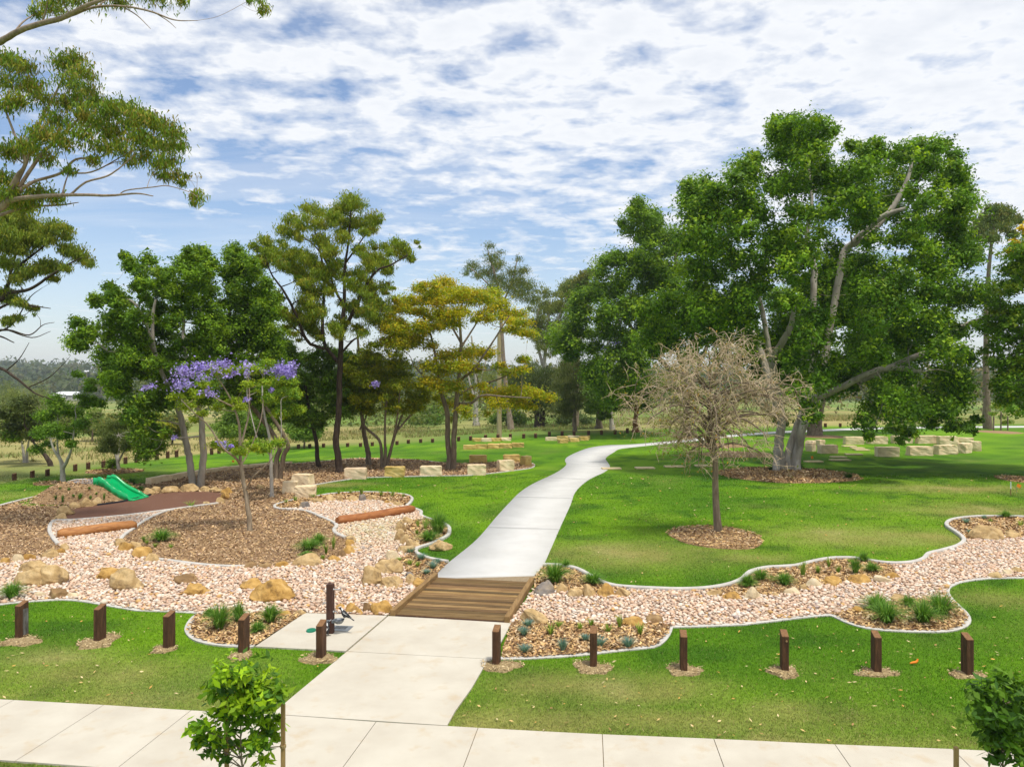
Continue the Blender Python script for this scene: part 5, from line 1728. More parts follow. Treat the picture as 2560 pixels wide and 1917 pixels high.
mound_pl = [(440, 472, 20, 50), (495, 492, 22, 66), (632, 462, 42, 56), (580, 452, 18, 30), (715, 467, 24, 36), (822, 474, 18, 60), (545, 397, 22, 28), (475, 387, 20, 22), (705, 390, 22, 28), (762, 432, 18, 26)]
for i, (x_, y_, w_, h_) in enumerate(sorted(mound_pl)):
    px, py = q('A', x_, y_)
    # meet the mound surface along the line of sight
    Yk = 33.0
    for _ in range(400):
        P_ = ap(px, py, Yk)
        if P_.z <= float(ground_z(P_.x, P_.y)) + .03: break
        Yk += .02
    k = Yk / F_PX / 3.16
    me = tussock_mesh(w_ * k, h_ * k, 46, PAL_G + PAL_D, .03, .35, np.random.default_rng(1300 + i))
    o = link('small_plant', me, M['blade']); o.location = (P_.x, P_.y, P_.z - .01)
    tag(o, 'small dark green plant on the slide mound, %s from the left' % ORD[i], 'plant', 'small plants on the slide mound')
plant_row([('A', 1510, 532, 55, 50, 's')], 'at the front edge of the softfall', None)
plant_row([('B', 365, 505, 26, 34, 's'), ('B', 437, 487, 28, 36, 's'), ('B', 960, 437, 26, 70, 's'), ('B', 875, 428, 24, 36, 's'), ('B', 780, 430, 24, 36, 's'), ('B', 1115, 447, 36, 50, 's'), ('B', 1205, 455, 26, 50, 's'), ('B', 1292, 455, 22, 28, 's'), ('B', 1240, 428, 16, 20, 's'), ('B', 580, 460, 30, 30, 's')],
          'above the upper gravel pool', 'plants above the upper gravel pool')
plant_row([('T', 825, 1445, 62, 55, 'd'), ('T', 440, 1375, 55, 50, 'd'), ('S', 1480, 1385, 45, 40, 'd')], 'at the foot of the big fig', 'shrubs at the foot of the fig')
plant_row([('A', 1040, 360, 60, 55, 'd'), ('A', 1110, 395, 30, 26, 'd')], 'right of the slide on the mound', 'shrubs right of the slide')

# ================================================================== TREES
def leaf_quads(P, A, N, l, w):
    S = np.cross(A, N); S /= np.linalg.norm(S, axis=1, keepdims=True) + 1e-9
    return np.stack([P - A * (l * .5)[:, None], P + S * (w * .5)[:, None] + A * (l * .08)[:, None], P + A * (l * .5)[:, None], P - S * (w * .5)[:, None] + A * (l * .08)[:, None]], 1)


def leaf_tris(P, A, N, l, w):
    S = np.cross(A, N); S /= np.linalg.norm(S, axis=1, keepdims=True) + 1e-9
    b = P - A * (l * .42)[:, None]; s = S * (w * .52)[:, None]
    return np.stack([b - s, b + s, P + A * (l * .58)[:, None]], 1)


def unit(v):
    return v / (np.linalg.norm(v, axis=1, keepdims=True) + 1e-9)


LEAF_K = 1.22


def foliage(clumps, n, r, pal, leaf=(.2, .1), style='broad', sub_r=.34, fill=.5, sub_n=34, flat=.8, tint=.35, tri=True, vert=.62):
    """clumps (k,4): x,y,z,R -> leaf verts, colours, sub-cluster centres"""
    C = np.asarray(clumps, float)
    wts = C[:, 3] ** 2; wts /= wts.sum()
    nsub = max(len(C), int(n / sub_n))
    ci = r.choice(len(C), nsub, p=wts)
    D = unit(r.normal(size=(nsub, 3)))
    D[:, 2] = np.where(D[:, 2] < -.2, D[:, 2] * .55, D[:, 2])
    rad = (fill + (1 - fill) * r.random(nsub) ** .6)
    sub = C[ci, :3] + D * (C[ci, 3] * rad)[:, None] * [1, 1, flat]
    sr = C[ci, 3] * sub_r * 2.0 * (.6 + .7 * r.random(nsub))
    # palette per sub-cluster, then small jitter per leaf
    pal = np.array(pal)
    csub = pal[r.integers(0, len(pal), nsub)] * (1 - tint / 2 + tint * r.random(nsub))[:, None]
    si = r.integers(0, nsub, n)
    off = r.normal(0, .5, (n, 3)) * [1, 1, vert]
    P = sub[si] + off * sr[si][:, None]
    outw = unit(D[si] * .8 + off * .5)
    if style == 'gum':         # hanging narrow leaves
        A = unit(np.column_stack([r.normal(0, .45, n), r.normal(0, .45, n), -np.ones(n)]))
        N = unit(np.column_stack([r.normal(size=n), r.normal(size=n), r.normal(0, .35, n)]) + outw * .6)
    else:
        N = unit(outw * .55 + np.array([0, 0, .65]) + r.normal(0, .55, (n, 3)))
        A = unit(np.cross(N, r.normal(size=(n, 3))) + np.array([0, 0, -.25]))
    l = LEAF_K * leaf[0] * (.65 + .7 * r.random(n)); w = LEAF_K * leaf[1] * (.65 + .7 * r.random(n))
    V = (leaf_tris if tri else leaf_quads)(P, A, N, l, w)
    c = csub[si] * (.78 + .5 * r.random(n))[:, None]
    return V, c, sub


def fill_poly(poly, r_px, n, r, inset=.55):
    """clump centres (px,py,radius px) spread inside a silhouette"""
    P = np.array(poly); out = []
    lo, hi = P.min(0), P.max(0)
    tries = 0
    while len(out) < n and tries < n * 60:
        tries += 1
        rr = r_px[0] + (r_px[1] - r_px[0]) * r.random() ** 1.3
        c = lo + (hi - lo) * r.random(2)
        ang = np.arange(8) * np.pi / 4
        xs = c[0] + np.cos(ang) * rr * inset; ys = c[1] + np.sin(ang) * rr * inset
        if not inside(P, xs, ys).all():
            continue
        if any((c[0] - o[0]) ** 2 + (c[1] - o[1]) ** 2 < (.42 * (rr + o[2])) ** 2 for o in out):
            if r.random() < .93: continue
        out.append((c[0], c[1], rr))
    return out


tree_count = [0]


def tree(name, label, base_px, limbs, bark_m, clumps_px, n, pal, leaf=(.2, .1), style='broad', thick=3.0, layers=1, group=None, cat='tree', Y=None, base_xy=None,
         sub_r=.34, fill=.5, sub_n=34, flat=.8, blossoms=None, branch=1.0, twigs=2, sides=8, tint=.35, bare_twigs=0, core=None, vert=.62, clear=None):
    tree_count[0] += 1
    r = np.random.default_rng(4000 + tree_count[0])
    if base_xy is not None:
        bz = float(ground_z(*base_xy)); b = Vector((*base_xy, bz))
    else:
        b = gp(*base_px)
    Y0 = b.y
    root = tag(empty(name, b), label, cat, group)
    bv = np.array(b)
    # limbs
    paths = []; nodes = []
    for li, lb in enumerate(limbs):
        pts = []; rad = []
        dy0 = 0.0
        slope = r.uniform(-.22, .22) if li else 0.0
        for i, pt in enumerate(lb):
            px, py, rp = pt[:3]
            dy = pt[3] if len(pt) > 3 else slope * i * (thick * .35)
            w = ap(px, py, Y0 + dy)
            if i == 0 and (len(pt) <= 3) and base_px is not None and abs(py - base_px[1]) < 14 and abs(px - base_px[0]) < 60:
                w = Vector((w.x, Y0, float(ground_z(w.x, Y0)) - .25))
            pts.append(w); rad.append(rp / F_PX * Y0)
        sp = smooth([tuple(p) + (q_,) for p, q_ in zip(pts, rad)], 5)
        A = np.array(sp)
        A[:, 3] = np.maximum(A[:, 3], .008)
        # slight natural wander
        jw = r.normal(0, 1, (len(A), 3)) * (A[:, 3] * .07)[:, None]; jw[0] = 0
        A[:, :3] += jw
        if li == 0 and base_px is not None:
            A[:2, 3] *= 1.25
        paths.append((A[:, :3] - bv, A[:, 3]))
        nodes.append(A)
    nodes_all = np.concatenate(nodes) if nodes else np.zeros((0, 4))
    # clumps to 3-D
    C = []
    if clumps_px:
        cx = np.mean([c[0] for c in clumps_px]); wx = max(1e-3, np.ptp([c[0] for c in clumps_px]) / 2 + 1)
        for c in clumps_px:
            u = min(1, abs(c[0] - cx) / wx)
            T_ = thick * math.sqrt(max(.12, 1 - u * u))
            for L in range(layers):
                if len(c) > 3: dy = c[3]
                elif layers == 1: dy = r.uniform(-T_, T_) * .9
                else: dy = -T_ + 2 * T_ * (L + .2 + .6 * r.random()) / layers
                if clear and len(c) <= 3 and any((c[0] - z_[0]) ** 2 + (c[1] - z_[1]) ** 2 < (z_[2] + .55 * c[2]) ** 2 for z_ in clear):
                    dy = abs(dy) * .7 + 2.2
                w = ap(c[0], c[1], Y0 + dy)
                C.append((*w, c[2] / F_PX * (Y0 + dy)))
        C = np.array(C)
        V, col, sub = foliage(C, int(n * 1.9), r, pal, (leaf[0] * .76, leaf[1] * .76), style, sub_r, fill, sub_n, flat, tint, True, vert)
        # branches from limbs to clumps, twigs to sub-clusters
        if core:
            cn, ck = core
            ci = r.integers(0, len(C), cn)
            Pc = C[ci, :3] + r.normal(0, .36, (cn, 3)) * C[ci, 3:4]
            Nc = unit(r.normal(0, .5, (cn, 3)) + np.array([0, -.25, .7])); Ac = unit(np.cross(Nc, r.normal(size=(cn, 3))))
            kl = ck * (.7 + .6 * r.random(cn))
            V = np.concatenate([V, leaf_tris(Pc, Ac, Nc, kl, kl * .6)])
            col = np.concatenate([col, np.array(pal)[r.integers(0, len(pal), cn)] * (.6 + .4 * r.random(cn))[:, None]])
        if len(nodes_all):
            order = np.argsort([np.min(np.linalg.norm(nodes_all[:, :3] - c[:3], axis=1)) for c in C])
            for oi in order:
                c = C[oi]
                if r.random() > branch: continue
                d = np.linalg.norm(nodes_all[:, :3] - c[:3], axis=1) + np.where(nodes_all[:, 2] > c[2] - .1, .8, 0) + np.where(nodes_all[:, 2] < bv[2] + 2.2, 5.0, 0)
                k = int(np.argmin(d)); s = nodes_all[k]
                if d[k] > 6.0: continue
                e = c[:3]; L_ = np.linalg.norm(e - s[:3])
                if L_ < .2: continue
                mid = (s[:3] + e) / 2 + np.array([r.normal(0, .10), r.normal(0, .10), r.normal(-.03, .09)]) * L_
                r0 = min(s[3] * .62, .012 * L_ + .025)
                pp = np.array(smooth([s[:3], mid, e], 4))
                rr_ = np.linspace(r0, max(.007, r0 * .4), len(pp))
                paths.append((pp - bv, rr_))
                nodes_all = np.concatenate([nodes_all, np.column_stack([pp[2:], rr_[2:]])])
                for _ in range(twigs):
                    dv = unit(r.normal(size=(1, 3)))[0]; dv[2] = abs(dv[2]) * .6
                    tip = e + dv * c[3] * .85
                    paths.append((np.array([e, (e + tip) / 2 + r.normal(0, .06, 3) * c[3], tip]) - bv, np.array([r0 * .35, r0 * .22, .006])))
        crown = link('crown', np_mesh('crown', (V.reshape(-1, 3) - bv), np.arange(3 * len(V)).reshape(-1, 3), np.repeat(col, 3, axis=0)), M['leaf'], root)
    if blossoms:
        bc, bn, bpal, bleaf = blossoms
        B = []
        for c in bc:
            dy = c[3] if len(c) > 3 else r.uniform(-thick, thick * .2)
            w = ap(c[0], c[1], Y0 + dy); B.append((*w, c[2] / F_PX * (Y0 + dy)))
        V, col, sub = foliage(np.array(B), int(bn * .62), r, bpal, bleaf, 'broad', .8, .5, 9, .9, .5)
        link('blossom', np_mesh('blossom', (V.reshape(-1, 3) - bv), np.arange(3 * len(V)).reshape(-1, 3), np.repeat(col, 3, axis=0)), M['petal'], root)
    if paths:
        big = [p for p in paths if p[1][0] > .05]; small = [p for p in paths if p[1][0] <= .05]
        Vs, Fs, k0 = [], [], 0
        for grp, sd_ in ((big, sides), (small, 4)):
            if grp:
                v, f = tube_arrays(grp, sd_); Vs.append(v); Fs.append(f + k0); k0 += len(v)
        link('trunk', np_mesh('trunk', np.concatenate(Vs), np.concatenate(Fs), None, True), M[bark_m], root)
    return root


FIG = [(0.137, 0.264, 0.014), (0.177, 0.318, 0.016), (0.080, 0.174, 0.012), (0.274, 0.408, 0.020), (0.108, 0.222, 0.014), (0.063, 0.144, 0.012)]
FIG2 = [(0.137, 0.252, 0.014), (0.171, 0.294, 0.016), (0.239, 0.360, 0.018), (0.097, 0.192, 0.012), (0.074, 0.156, 0.012)]
GUM = [(0.187, 0.270, 0.018), (0.237, 0.308, 0.020), (0.143, 0.220, 0.018), (0.286, 0.325, 0.022), (0.297, 0.286, 0.026)]
GUMD = [(0.136, 0.192, 0.045), (0.173, 0.219, 0.052), (0.100, 0.155, 0.042), (0.219, 0.219, 0.052)]
YEL = [(0.390, 0.388, 0.010), (0.481, 0.419, 0.012), (0.286, 0.350, 0.012), (0.520, 0.388, 0.012), (0.221, 0.306, 0.012)]
OLIVE = [(0.193, 0.238, 0.057), (0.246, 0.281, 0.072), (0.150, 0.193, 0.051)]
LIME = [(0.172, 0.310, 0.023), (0.218, 0.356, 0.029), (0.127, 0.253, 0.023)]
JAC = [(0.270, 0.380, 0.020), (0.330, 0.420, 0.025), (0.190, 0.300, 0.020)]
PURPLE = [(0.360, 0.290, 0.660), (0.430, 0.360, 0.740), (0.290, 0.220, 0.560), (0.500, 0.430, 0.780)]
DEEP = [(0.115, 0.218, 0.022), (0.155, 0.265, 0.026), (0.092, 0.172, 0.020), (0.184, 0.287, 0.035)]


def V_(pts): return qs('V', pts)


def cl(reg, pts):
    return [(*q(reg, p[0], p[1]), p[2] / 3.16, *p[3:]) for p in pts]


R_ = np.random.default_rng(77)

# --- the big fig, right
fig_poly = V_([(1478, 560), (1470, 440), (1465, 395), (1520, 385), (1575, 400), (1600, 350), (1660, 345), (1655, 265), (1700, 252), (1790, 258), (1812, 300), (1785, 330), (1830, 350), (1850, 310), (1900, 303), (1925, 350), (1960, 315),
               (2050, 303), (2080, 370), (2100, 400), (2092, 460), (2075, 510), (2110, 530), (2150, 560), (2150, 620), (2120, 700), (2110, 790), (2115, 860), (2060, 890), (1960, 900), (1870, 850), (1800, 870), (1740, 850), (1700, 850), (1640, 800), (1560, 770), (1490, 720), (1450, 650)])
fig_cl = fill_poly(fig_poly, (24, 44), 190, R_, .5)
fig_cl += cl('N', [(1530, 170, 75), (1640, 160, 85), (1760, 165, 95), (1880, 190, 85), (1960, 235, 55), (1590, 270, 85), (1720, 290, 90), (1860, 330, 70), (1350, 430, 60), (1290, 520, 80), (1195, 590, 55), (810, 650, 55), (950, 620, 48), (830, 745, 70), (2120, 330, 60)])
fig_cl += cl('O', [(850, 335, 48), (950, 370, 75), (1050, 320, 55), (1260, 380, 70), (1380, 345, 75), (1500, 335, 70), (1600, 330, 65), (1660, 430, 65), (1690, 500, 55), (1620, 600, 70), (1720, 620, 65), (1755, 690, 45), (1690, 820, 70), (1700, 950, 55)])
fig_cl += cl('T', [(1050, 880, 110), (960, 1000, 80), (990, 1110, 45), (1250, 950, 110), (1290, 1080, 65), (1235, 1140, 40), (1450, 900, 105), (1490, 1010, 60), (1600, 900, 95), (1650, 1030, 60), (1770, 1030, 50), (1840, 975, 45), (500, 880, 80), (545, 960, 60), (300, 980, 55), (250, 920, 50), (590, 640, 90), (1800, 1060, 35), (430, 760, 80), (1180, 1050, 55)])
fig_cl += cl('S', [(500, 100, 100, 2), (650, 60, 110, 1), (850, 80, 110, 0), (1050, 60, 110, -2), (600, 250, 110, 3), (800, 220, 110, 1), (1000, 220, 110, -1), (1200, 200, 110, -3), (700, 380, 95, 3), (900, 330, 100, 2), (1100, 330, 100, 1), (1300, 330, 100, 0), (500, 350, 90, 4), (1250, 480, 90, 2), (1080, 480, 80, 4), (850, 480, 80, 5), (1380, 600, 70, 2)])
tree('fig_tree', 'huge dark green fig tree with grey fluted trunks on the right lawn', q('S', 1590, 1378),
     [[(*q('S', 1545, 1378), 15), (*q('S', 1535, 1180), 12), (*q('S', 1560, 980), 10), (*q('S', 1520, 720), 8), (*q('S', 1475, 500), 7.5), (*q('S', 1440, 300), 6), (*q('S', 1410, 130), 6), (*q('N', 1320, 1300), 4)],
      [(*q('S', 1590, 1378), 14), (*q('S', 1630, 1200), 11), (*q('S', 1690, 1020), 10), (*q('S', 1760, 830), 10), (*q('S', 1800, 640), 9), (*q('N', 1810, 1560), 8), (*q('N', 1815, 1300), 8), (*q('N', 1760, 1050), 6), (*q('N', 1800, 750), 4), (*q('N', 1760, 400), 3)],
      [(*q('S', 1650, 1372), 13), (*q('S', 1700, 1180), 11), (*q('S', 1735, 1010), 10.5), (*q('S', 1850, 760), 10, 1.0), (*q('O', 700, 1650), 9, 1.5), (*q('O', 755, 1350), 9, 1.5), (*q('O', 800, 1150), 8, 1.5), (*q('O', 960, 1060), 7, 1), (*q('O', 1150, 850), 7, 1), (*q('O', 1290, 600), 5, 1), (*q('O', 1330, 430), 3, 1)],
      [(*q('S', 1475, 500), 9), (*q('S', 1560, 380), 9, -.8), (*q('S', 1640, 220), 7, -1.2), (*q('S', 1660, 80), 5, -1.5)],
      [(*q('S', 1760, 830), 9), (*q('T', 650, 775), 8, -1.0), (*q('T', 830, 690), 8, -2.2), (*q('T', 1010, 600), 7, -3), (*q('T', 1180, 565), 8, -3.5), (*q('T', 1400, 600), 5, -4)],
      [(*q('T', 900, 680), 8, -1), (*q('T', 1330, 490), 8, 0), (*q('T', 1500, 425), 7, .5), (*q('T', 1720, 240), 6, 1), (*q('T', 2000, 150), 4, 1)],
      [(*q('S', 1540, 920), 12), (*q('S', 1440, 880), 10, -1), (*q('S', 1330, 770), 8, -2), (*q('S', 1180, 560), 5, -3)],
      [(*q('S', 1560, 980), 12), (*q('S', 1350, 320), 7, 2), (*q('S', 1260, 300), 6, 2.5), (*q('S', 1150, 150), 4, 2.8)],
      [(*q('O', 800, 1150), 7, 1.5), (*q('O', 1080, 900), 7, 0), (*q('O', 1290, 820), 4, -.5)],
      [(*q('S', 1515, 1385), 9, -.9), (*q('S', 1535, 1250), 6, -.4), (*q('S', 1550, 1100), 6, 0)],
      [(*q('S', 1690, 1385), 9, -.6), (*q('S', 1690, 1250), 6, -.2), (*q('S', 1720, 1100), 6, 0)]],
     'bark_fig', fig_cl, 118000, FIG, (.22, .135), 'broad', 9.5, 2, core=(15000, .36), sub_r=.37, vert=.85, flat=.95, fill=.55, tint=.6, clear=cl('O', [(700, 1650, 60), (740, 1450, 60), (765, 1300, 60), (800, 1150, 50), (1080, 900, 45), (1200, 720, 45), (1300, 580, 45)]) + cl('N', [(1815, 1500, 45), (1815, 1350, 45)]) + cl('S', [(1475, 500, 50), (1440, 300, 45), (1420, 160, 40), (1560, 380, 50), (1630, 240, 45), (1480, 850, 60), (1360, 780, 50), (1540, 950, 70), (1700, 1000, 80)]) + cl('T', [(640, 780, 60), (830, 690, 60), (1010, 600, 60), (1150, 560, 50), (1400, 470, 45)]), sides=12, twigs=1, branch=.7)

# --- fig mass left of it
lobe = V_([(1200, 690), (1195, 740), (1230, 800), (1270, 850), (1300, 890), (1340, 880), (1380, 840), (1440, 770), (1500, 720), (1500, 600), (1480, 500), (1400, 440), (1365, 430), (1350, 470), (1330, 482), (1372, 530), (1330, 545), (1290, 560), (1270, 600), (1230, 650)])
lobe_cl = fill_poly(lobe, (17, 32), 85, R_, .5) + cl('N', [(420, 790, 48), (400, 850, 50), (470, 900, 60), (300, 945, 45), (360, 1000, 60), (560, 960, 70), (640, 1060, 70), (210, 1230, 60), (280, 1240, 60)])
tree('fig_tree', 'dark green fig tree left of and behind the huge fig', q('S', 815, 1112),
     [[(*q('S', 815, 1112), 12), (*q('S', 810, 950), 9), (*q('S', 790, 600), 8), (*q('S', 700, 250), 6), (*q('N', 720, 1200), 4), (*q('N', 500, 980), 3)],
      [(*q('S', 800, 700), 7), (*q('S', 500, 400), 5), (*q('S', 300, 150), 4)], [(*q('S', 805, 800), 7), (*q('S', 950, 450), 5), (*q('S', 1050, 200), 4)]],
     'bark_brown', lobe_cl, 44000, FIG2, (.28, .17), 'broad', 7.0, 2, core=(6000, .5), vert=.95, flat=1.0, sub_r=.40, twigs=1, branch=.6)

# --- jacaranda half hidden in front of that fig
tree('jacaranda', 'half hidden jacaranda with purple blossom against the dark fig', q('S', 225, 1056),
     [[(*q('S', 225, 1056), 6), (*q('S', 205, 900), 5), (*q('S', 160, 770), 4), (*q('S', 130, 600), 3), (*q('S', 220, 300), 2.5), (*q('S', 330, 150), 2)], [(*q('S', 205, 900), 4), (*q('S', 260, 600), 3), (*q('S', 320, 350), 2)]],
     'bark_pale', cl('S', [(180, 780, 70, -3), (90, 850, 70, -3), (240, 880, 60, -3), (300, 480, 60, -4), (60, 300, 60, -4), (160, 950, 50, -3)]), 3200, DEEP, (.28, .16), 'broad', 2.0, 1,
     blossoms=(cl('S', [(385, 105, 36, -6), (360, 130, 25, -6), (290, 365, 45, -6), (330, 390, 28, -6), (125, 405, 30, -6), (110, 425, 30, -6), (135, 540, 34, -6), (125, 580, 38, -6), (120, 610, 28, -6), (215, 280, 16, -6), (130, 220, 18, -6), (240, 450, 30, -6), (90, 370, 22, -6)]), 2200, PURPLE, (.20, .16)))

# --- trees behind the right-hand path
tree('gum_tree', 'pale trunked tree standing beside the half hidden jacaranda', q('S', 118, 1046), [[(*q('S', 118, 1046), 9), (*q('S', 118, 950), 7), (*q('S', 130, 820), 6), (*q('S', 100, 640), 4)]],
     'bark_brown', cl('S', [(120, 860, 80), (60, 780, 90), (30, 650, 90), (150, 700, 70), (60, 900, 50)]), 4500, DEEP, (.3, .16), 'broad', 3.0)
tree('gum_tree', 'tree with rusty orange bark at the foot, beyond the path bend', q('S', 408, 1075), [[(*q('S', 408, 1075), 10), (*q('S', 405, 990), 6), (*q('S', 420, 850), 5), (*q('S', 400, 650), 4)]],
     'bark_rust', cl('S', [(420, 780, 110), (330, 700, 100), (520, 720, 100), (480, 860, 70), (360, 850, 80), (300, 600, 90)]), 6500, DEEP, (.3, .16), 'broad', 4.0)
tree('fig_tree', 'thick trunked fig standing behind the huge fig, beyond the mulch ring', q('S', 1822, 1102),
     [[(*q('S', 1822, 1102), 18), (*q('S', 1800, 1010), 13), (*q('S', 1790, 850), 11), (*q('S', 1800, 500), 8), (*q('S', 1700, 200), 6)], [(*q('S', 1850, 1098), 12), (*q('S', 1860, 980), 7), (*q('S', 1900, 800), 5)]],
     'bark_brown', fill_poly(qs('S', [(1300, 200), (1500, -100), (2000, -200), (2500, 0), (2700, 400), (2600, 650), (2200, 700), (1800, 700), (1500, 650), (1350, 450)]), (26, 40), 40, R_), 15000, FIG2, (.4, .24), 'broad', 7.0, 1, branch=.5)

# --- right edge trees
tree('fig_tree', 'broad green tree at the right edge, trunk outside the frame', None,
     [[(2640, 1190, 20, 0), (2640, 1000, 16, 0), (2610, 800, 12, 0), (2580, 650, 8, 0)], [(2640, 1000, 10, 0), (2560, 850, 7, -1), (2500, 760, 4, -1)]],
     'bark_brown', fill_poly(V_([(2230, 490), (2190, 520), (2165, 575), (2140, 650), (2105, 720), (2130, 770), (2125, 830), (2155, 870), (2200, 905), (2230, 900), (2330, 920), (2400, 800), (2350, 560), (2280, 490)]), (22, 36), 75, R_, .5), 26000,
     [(0.128, 0.248, 0.014), (0.170, 0.296, 0.018), (0.102, 0.200, 0.014), (0.238, 0.320, 0.016)], (.22, .13), 'broad', 4.5, 2, base_xy=(32.2, 45.0),
     blossoms=(cl('O', [(2195, 990, 28, -2), (2140, 1090, 22, -2), (2110, 1165, 20, -2), (2180, 1180, 18, -2)]), 500, [(0.62, 0.45, 0.02), (0.7, 0.52, 0.03)], (.16, .12)))
tree('gum_tree', 'grey green tree top rising behind the right edge trees', (2470, 1072),
     [[(2470, 1072, 9), (2465, 900, 7), (2470, 700, 5), (2485, 560, 3)]], 'bark_brown', cl('O', [(1970, 830, 50), (2050, 850, 60), (2100, 900, 65), (1900, 920, 60), (1980, 950, 75), (2060, 980, 60), (2150, 930, 40), (1850, 1000, 60), (1950, 1060, 60), (2120, 1040, 35), (1800, 1060, 60)]), 7000, GUMD, (.34, .13), 'gum', 4.0)

# --- bare dying tree on the right lawn
dt = gp(*q('C', 1882, 742))
droot = tag(empty('bare_tree', dt), 'bare tan dying tree with drooping twigs in a ring of bark mulch', 'tree')
rd = np.random.default_rng(55)
trunk_px = [(*q('C', 1882, 742), 11.5), (*q('C', 1866, 550), 9), (*q('C', 1858, 350), 8), (*q('C', 1858, 180), 7.5), (*q('S', 1015, 1190), 7), (*q('S', 1003, 1000), 6), (*q('S', 985, 850), 5), (*q('S', 1000, 650), 3), (*q('S', 985, 430), 1.8)]
Tp = np.array(smooth([(*ap(a, b, dt.y), c / F_PX * dt.y) for a, b, c in trunk_px], 5))
Tp[0, 2] = -.2
paths_d = [(Tp[:, :3] - np.array(dt), Tp[:, 3])]
limbs_d = []
ctr = np.array(ap(*q('S', 1005, 800), dt.y)); RX = 600 / 3.16 / F_PX * dt.y; RZ = 500 / 3.16 / F_PX * dt.y
tipsd = []
for i in range(66):
    u = unit(rd.normal(size=(1, 3)))[0]; u[1] *= .85
    tgt = ctr + np.array([0, 0, -.25]) + u * [RX * 1.08, RX * .9, RZ * 1.05] * (.38 + .62 * rd.random() ** .7)
    if tgt[2] < 2.6: tgt[2] = 2.6 + rd.random()
    cand = Tp[18:]
    dd = np.linalg.norm(cand[:, :3] - tgt, axis=1) + 1.6 * np.maximum(0, cand[:, 2] - tgt[2] + .3)
    s = cand[int(np.argmin(dd + rd.random(len(dd)) * .8))]
    mid = s[:3] * .5 + tgt * .5 + np.array([0, 0, .28 + .3 * rd.random()]) + rd.normal(0, .12, 3)
    tip = tgt + u * [.25, .25, 0] + np.array([0, 0, -.2 - .45 * rd.random()])
    pp = np.array(smooth([s[:3], mid, tgt, tip], 4))
    r0 = min(s[3] * .55, .045)
    paths_d.append((pp - np.array(dt), np.linspace(r0, .010, len(pp))))
    for j_ in range(8):
        t = rd.uniform(.25, 1.0); s2 = pp[int(t * (len(pp) - 1))]
        dv = unit(((tgt - s[:3]) / (np.linalg.norm(tgt - s[:3]) + 1e-6) * .7 + rd.normal(0, .7, 3))[None])[0]
        L2 = .35 + .6 * rd.random()
        e2 = s2 + dv * L2 + np.array([0, 0, .08])
        m2 = (s2 + e2) / 2 + rd.normal(0, .06, 3) + np.array([0, 0, .06])
        p2 = np.array([s2, m2, e2, e2 + dv * [.12, .12, 0] - [0, 0, .10 + .12 * rd.random()]])
        paths_d.append((p2 - np.array(dt), np.array([.013, .010, .008, .004])))
        for k_ in range(5):
            s3 = p2[rd.integers(1, 4)]
            d3 = unit((dv * .4 + rd.normal(0, .7, 3) + [0, 0, -.35])[None])[0]
            L3 = .16 + .34 * rd.random()
            p3 = np.array([s3, s3 + d3 * L3 * .55 + rd.normal(0, .02, 3), s3 + d3 * L3 + [0, 0, -.05 * rd.random()]])
            paths_d.append((p3 - np.array(dt), np.array([.011, .0085, .005])))
            tipsd.append(p3[2])
v1, f1 = tube_arrays([p for p in paths_d if p[1][0] > .03], 7)
v2, f2 = tube_arrays([p for p in paths_d if p[1][0] <= .03], 3)
link('trunk', np_mesh('trunk', v1, f1, None, True), M['bark_brown'], droot)
link('twigs', np_mesh('twigs', v2, f2, None, True), M['bark_dead'], droot)
tipsd = np.array(tipsd)
# a few yellowish leaves left, mostly on the left and top
kk = rd.random(len(tipsd)) < np.clip(.55 - .22 * (tipsd[:, 0] - ctr[0]), .15, .85)
tp_ = np.repeat(tipsd[kk], 3, 0); nn = len(tp_)
tp_ = tp_ + rd.normal(0, .05, (nn, 3))
Vd = leaf_quads(tp_, unit(rd.normal(size=(nn, 3)) + [0, 0, -.6]), unit(rd.normal(size=(nn, 3))), .05 + .05 * rd.random(nn), .03 + .03 * rd.random(nn))
pal_d = np.array([(0.22, 0.25, 0.05), (0.30, 0.29, 0.07), (0.16, 0.20, 0.04), (0.55, 0.30, 0.03), (0.26, 0.24, 0.08)])
link('leaves', np_mesh('leaves', Vd.reshape(-1, 3) - np.array(dt), np.arange(4 * nn).reshape(-1, 4), np.repeat(pal_d[rd.choice(5, nn, p=[.3, .25, .25, .06, .14])], 4, 0)), M['leaf'], droot)

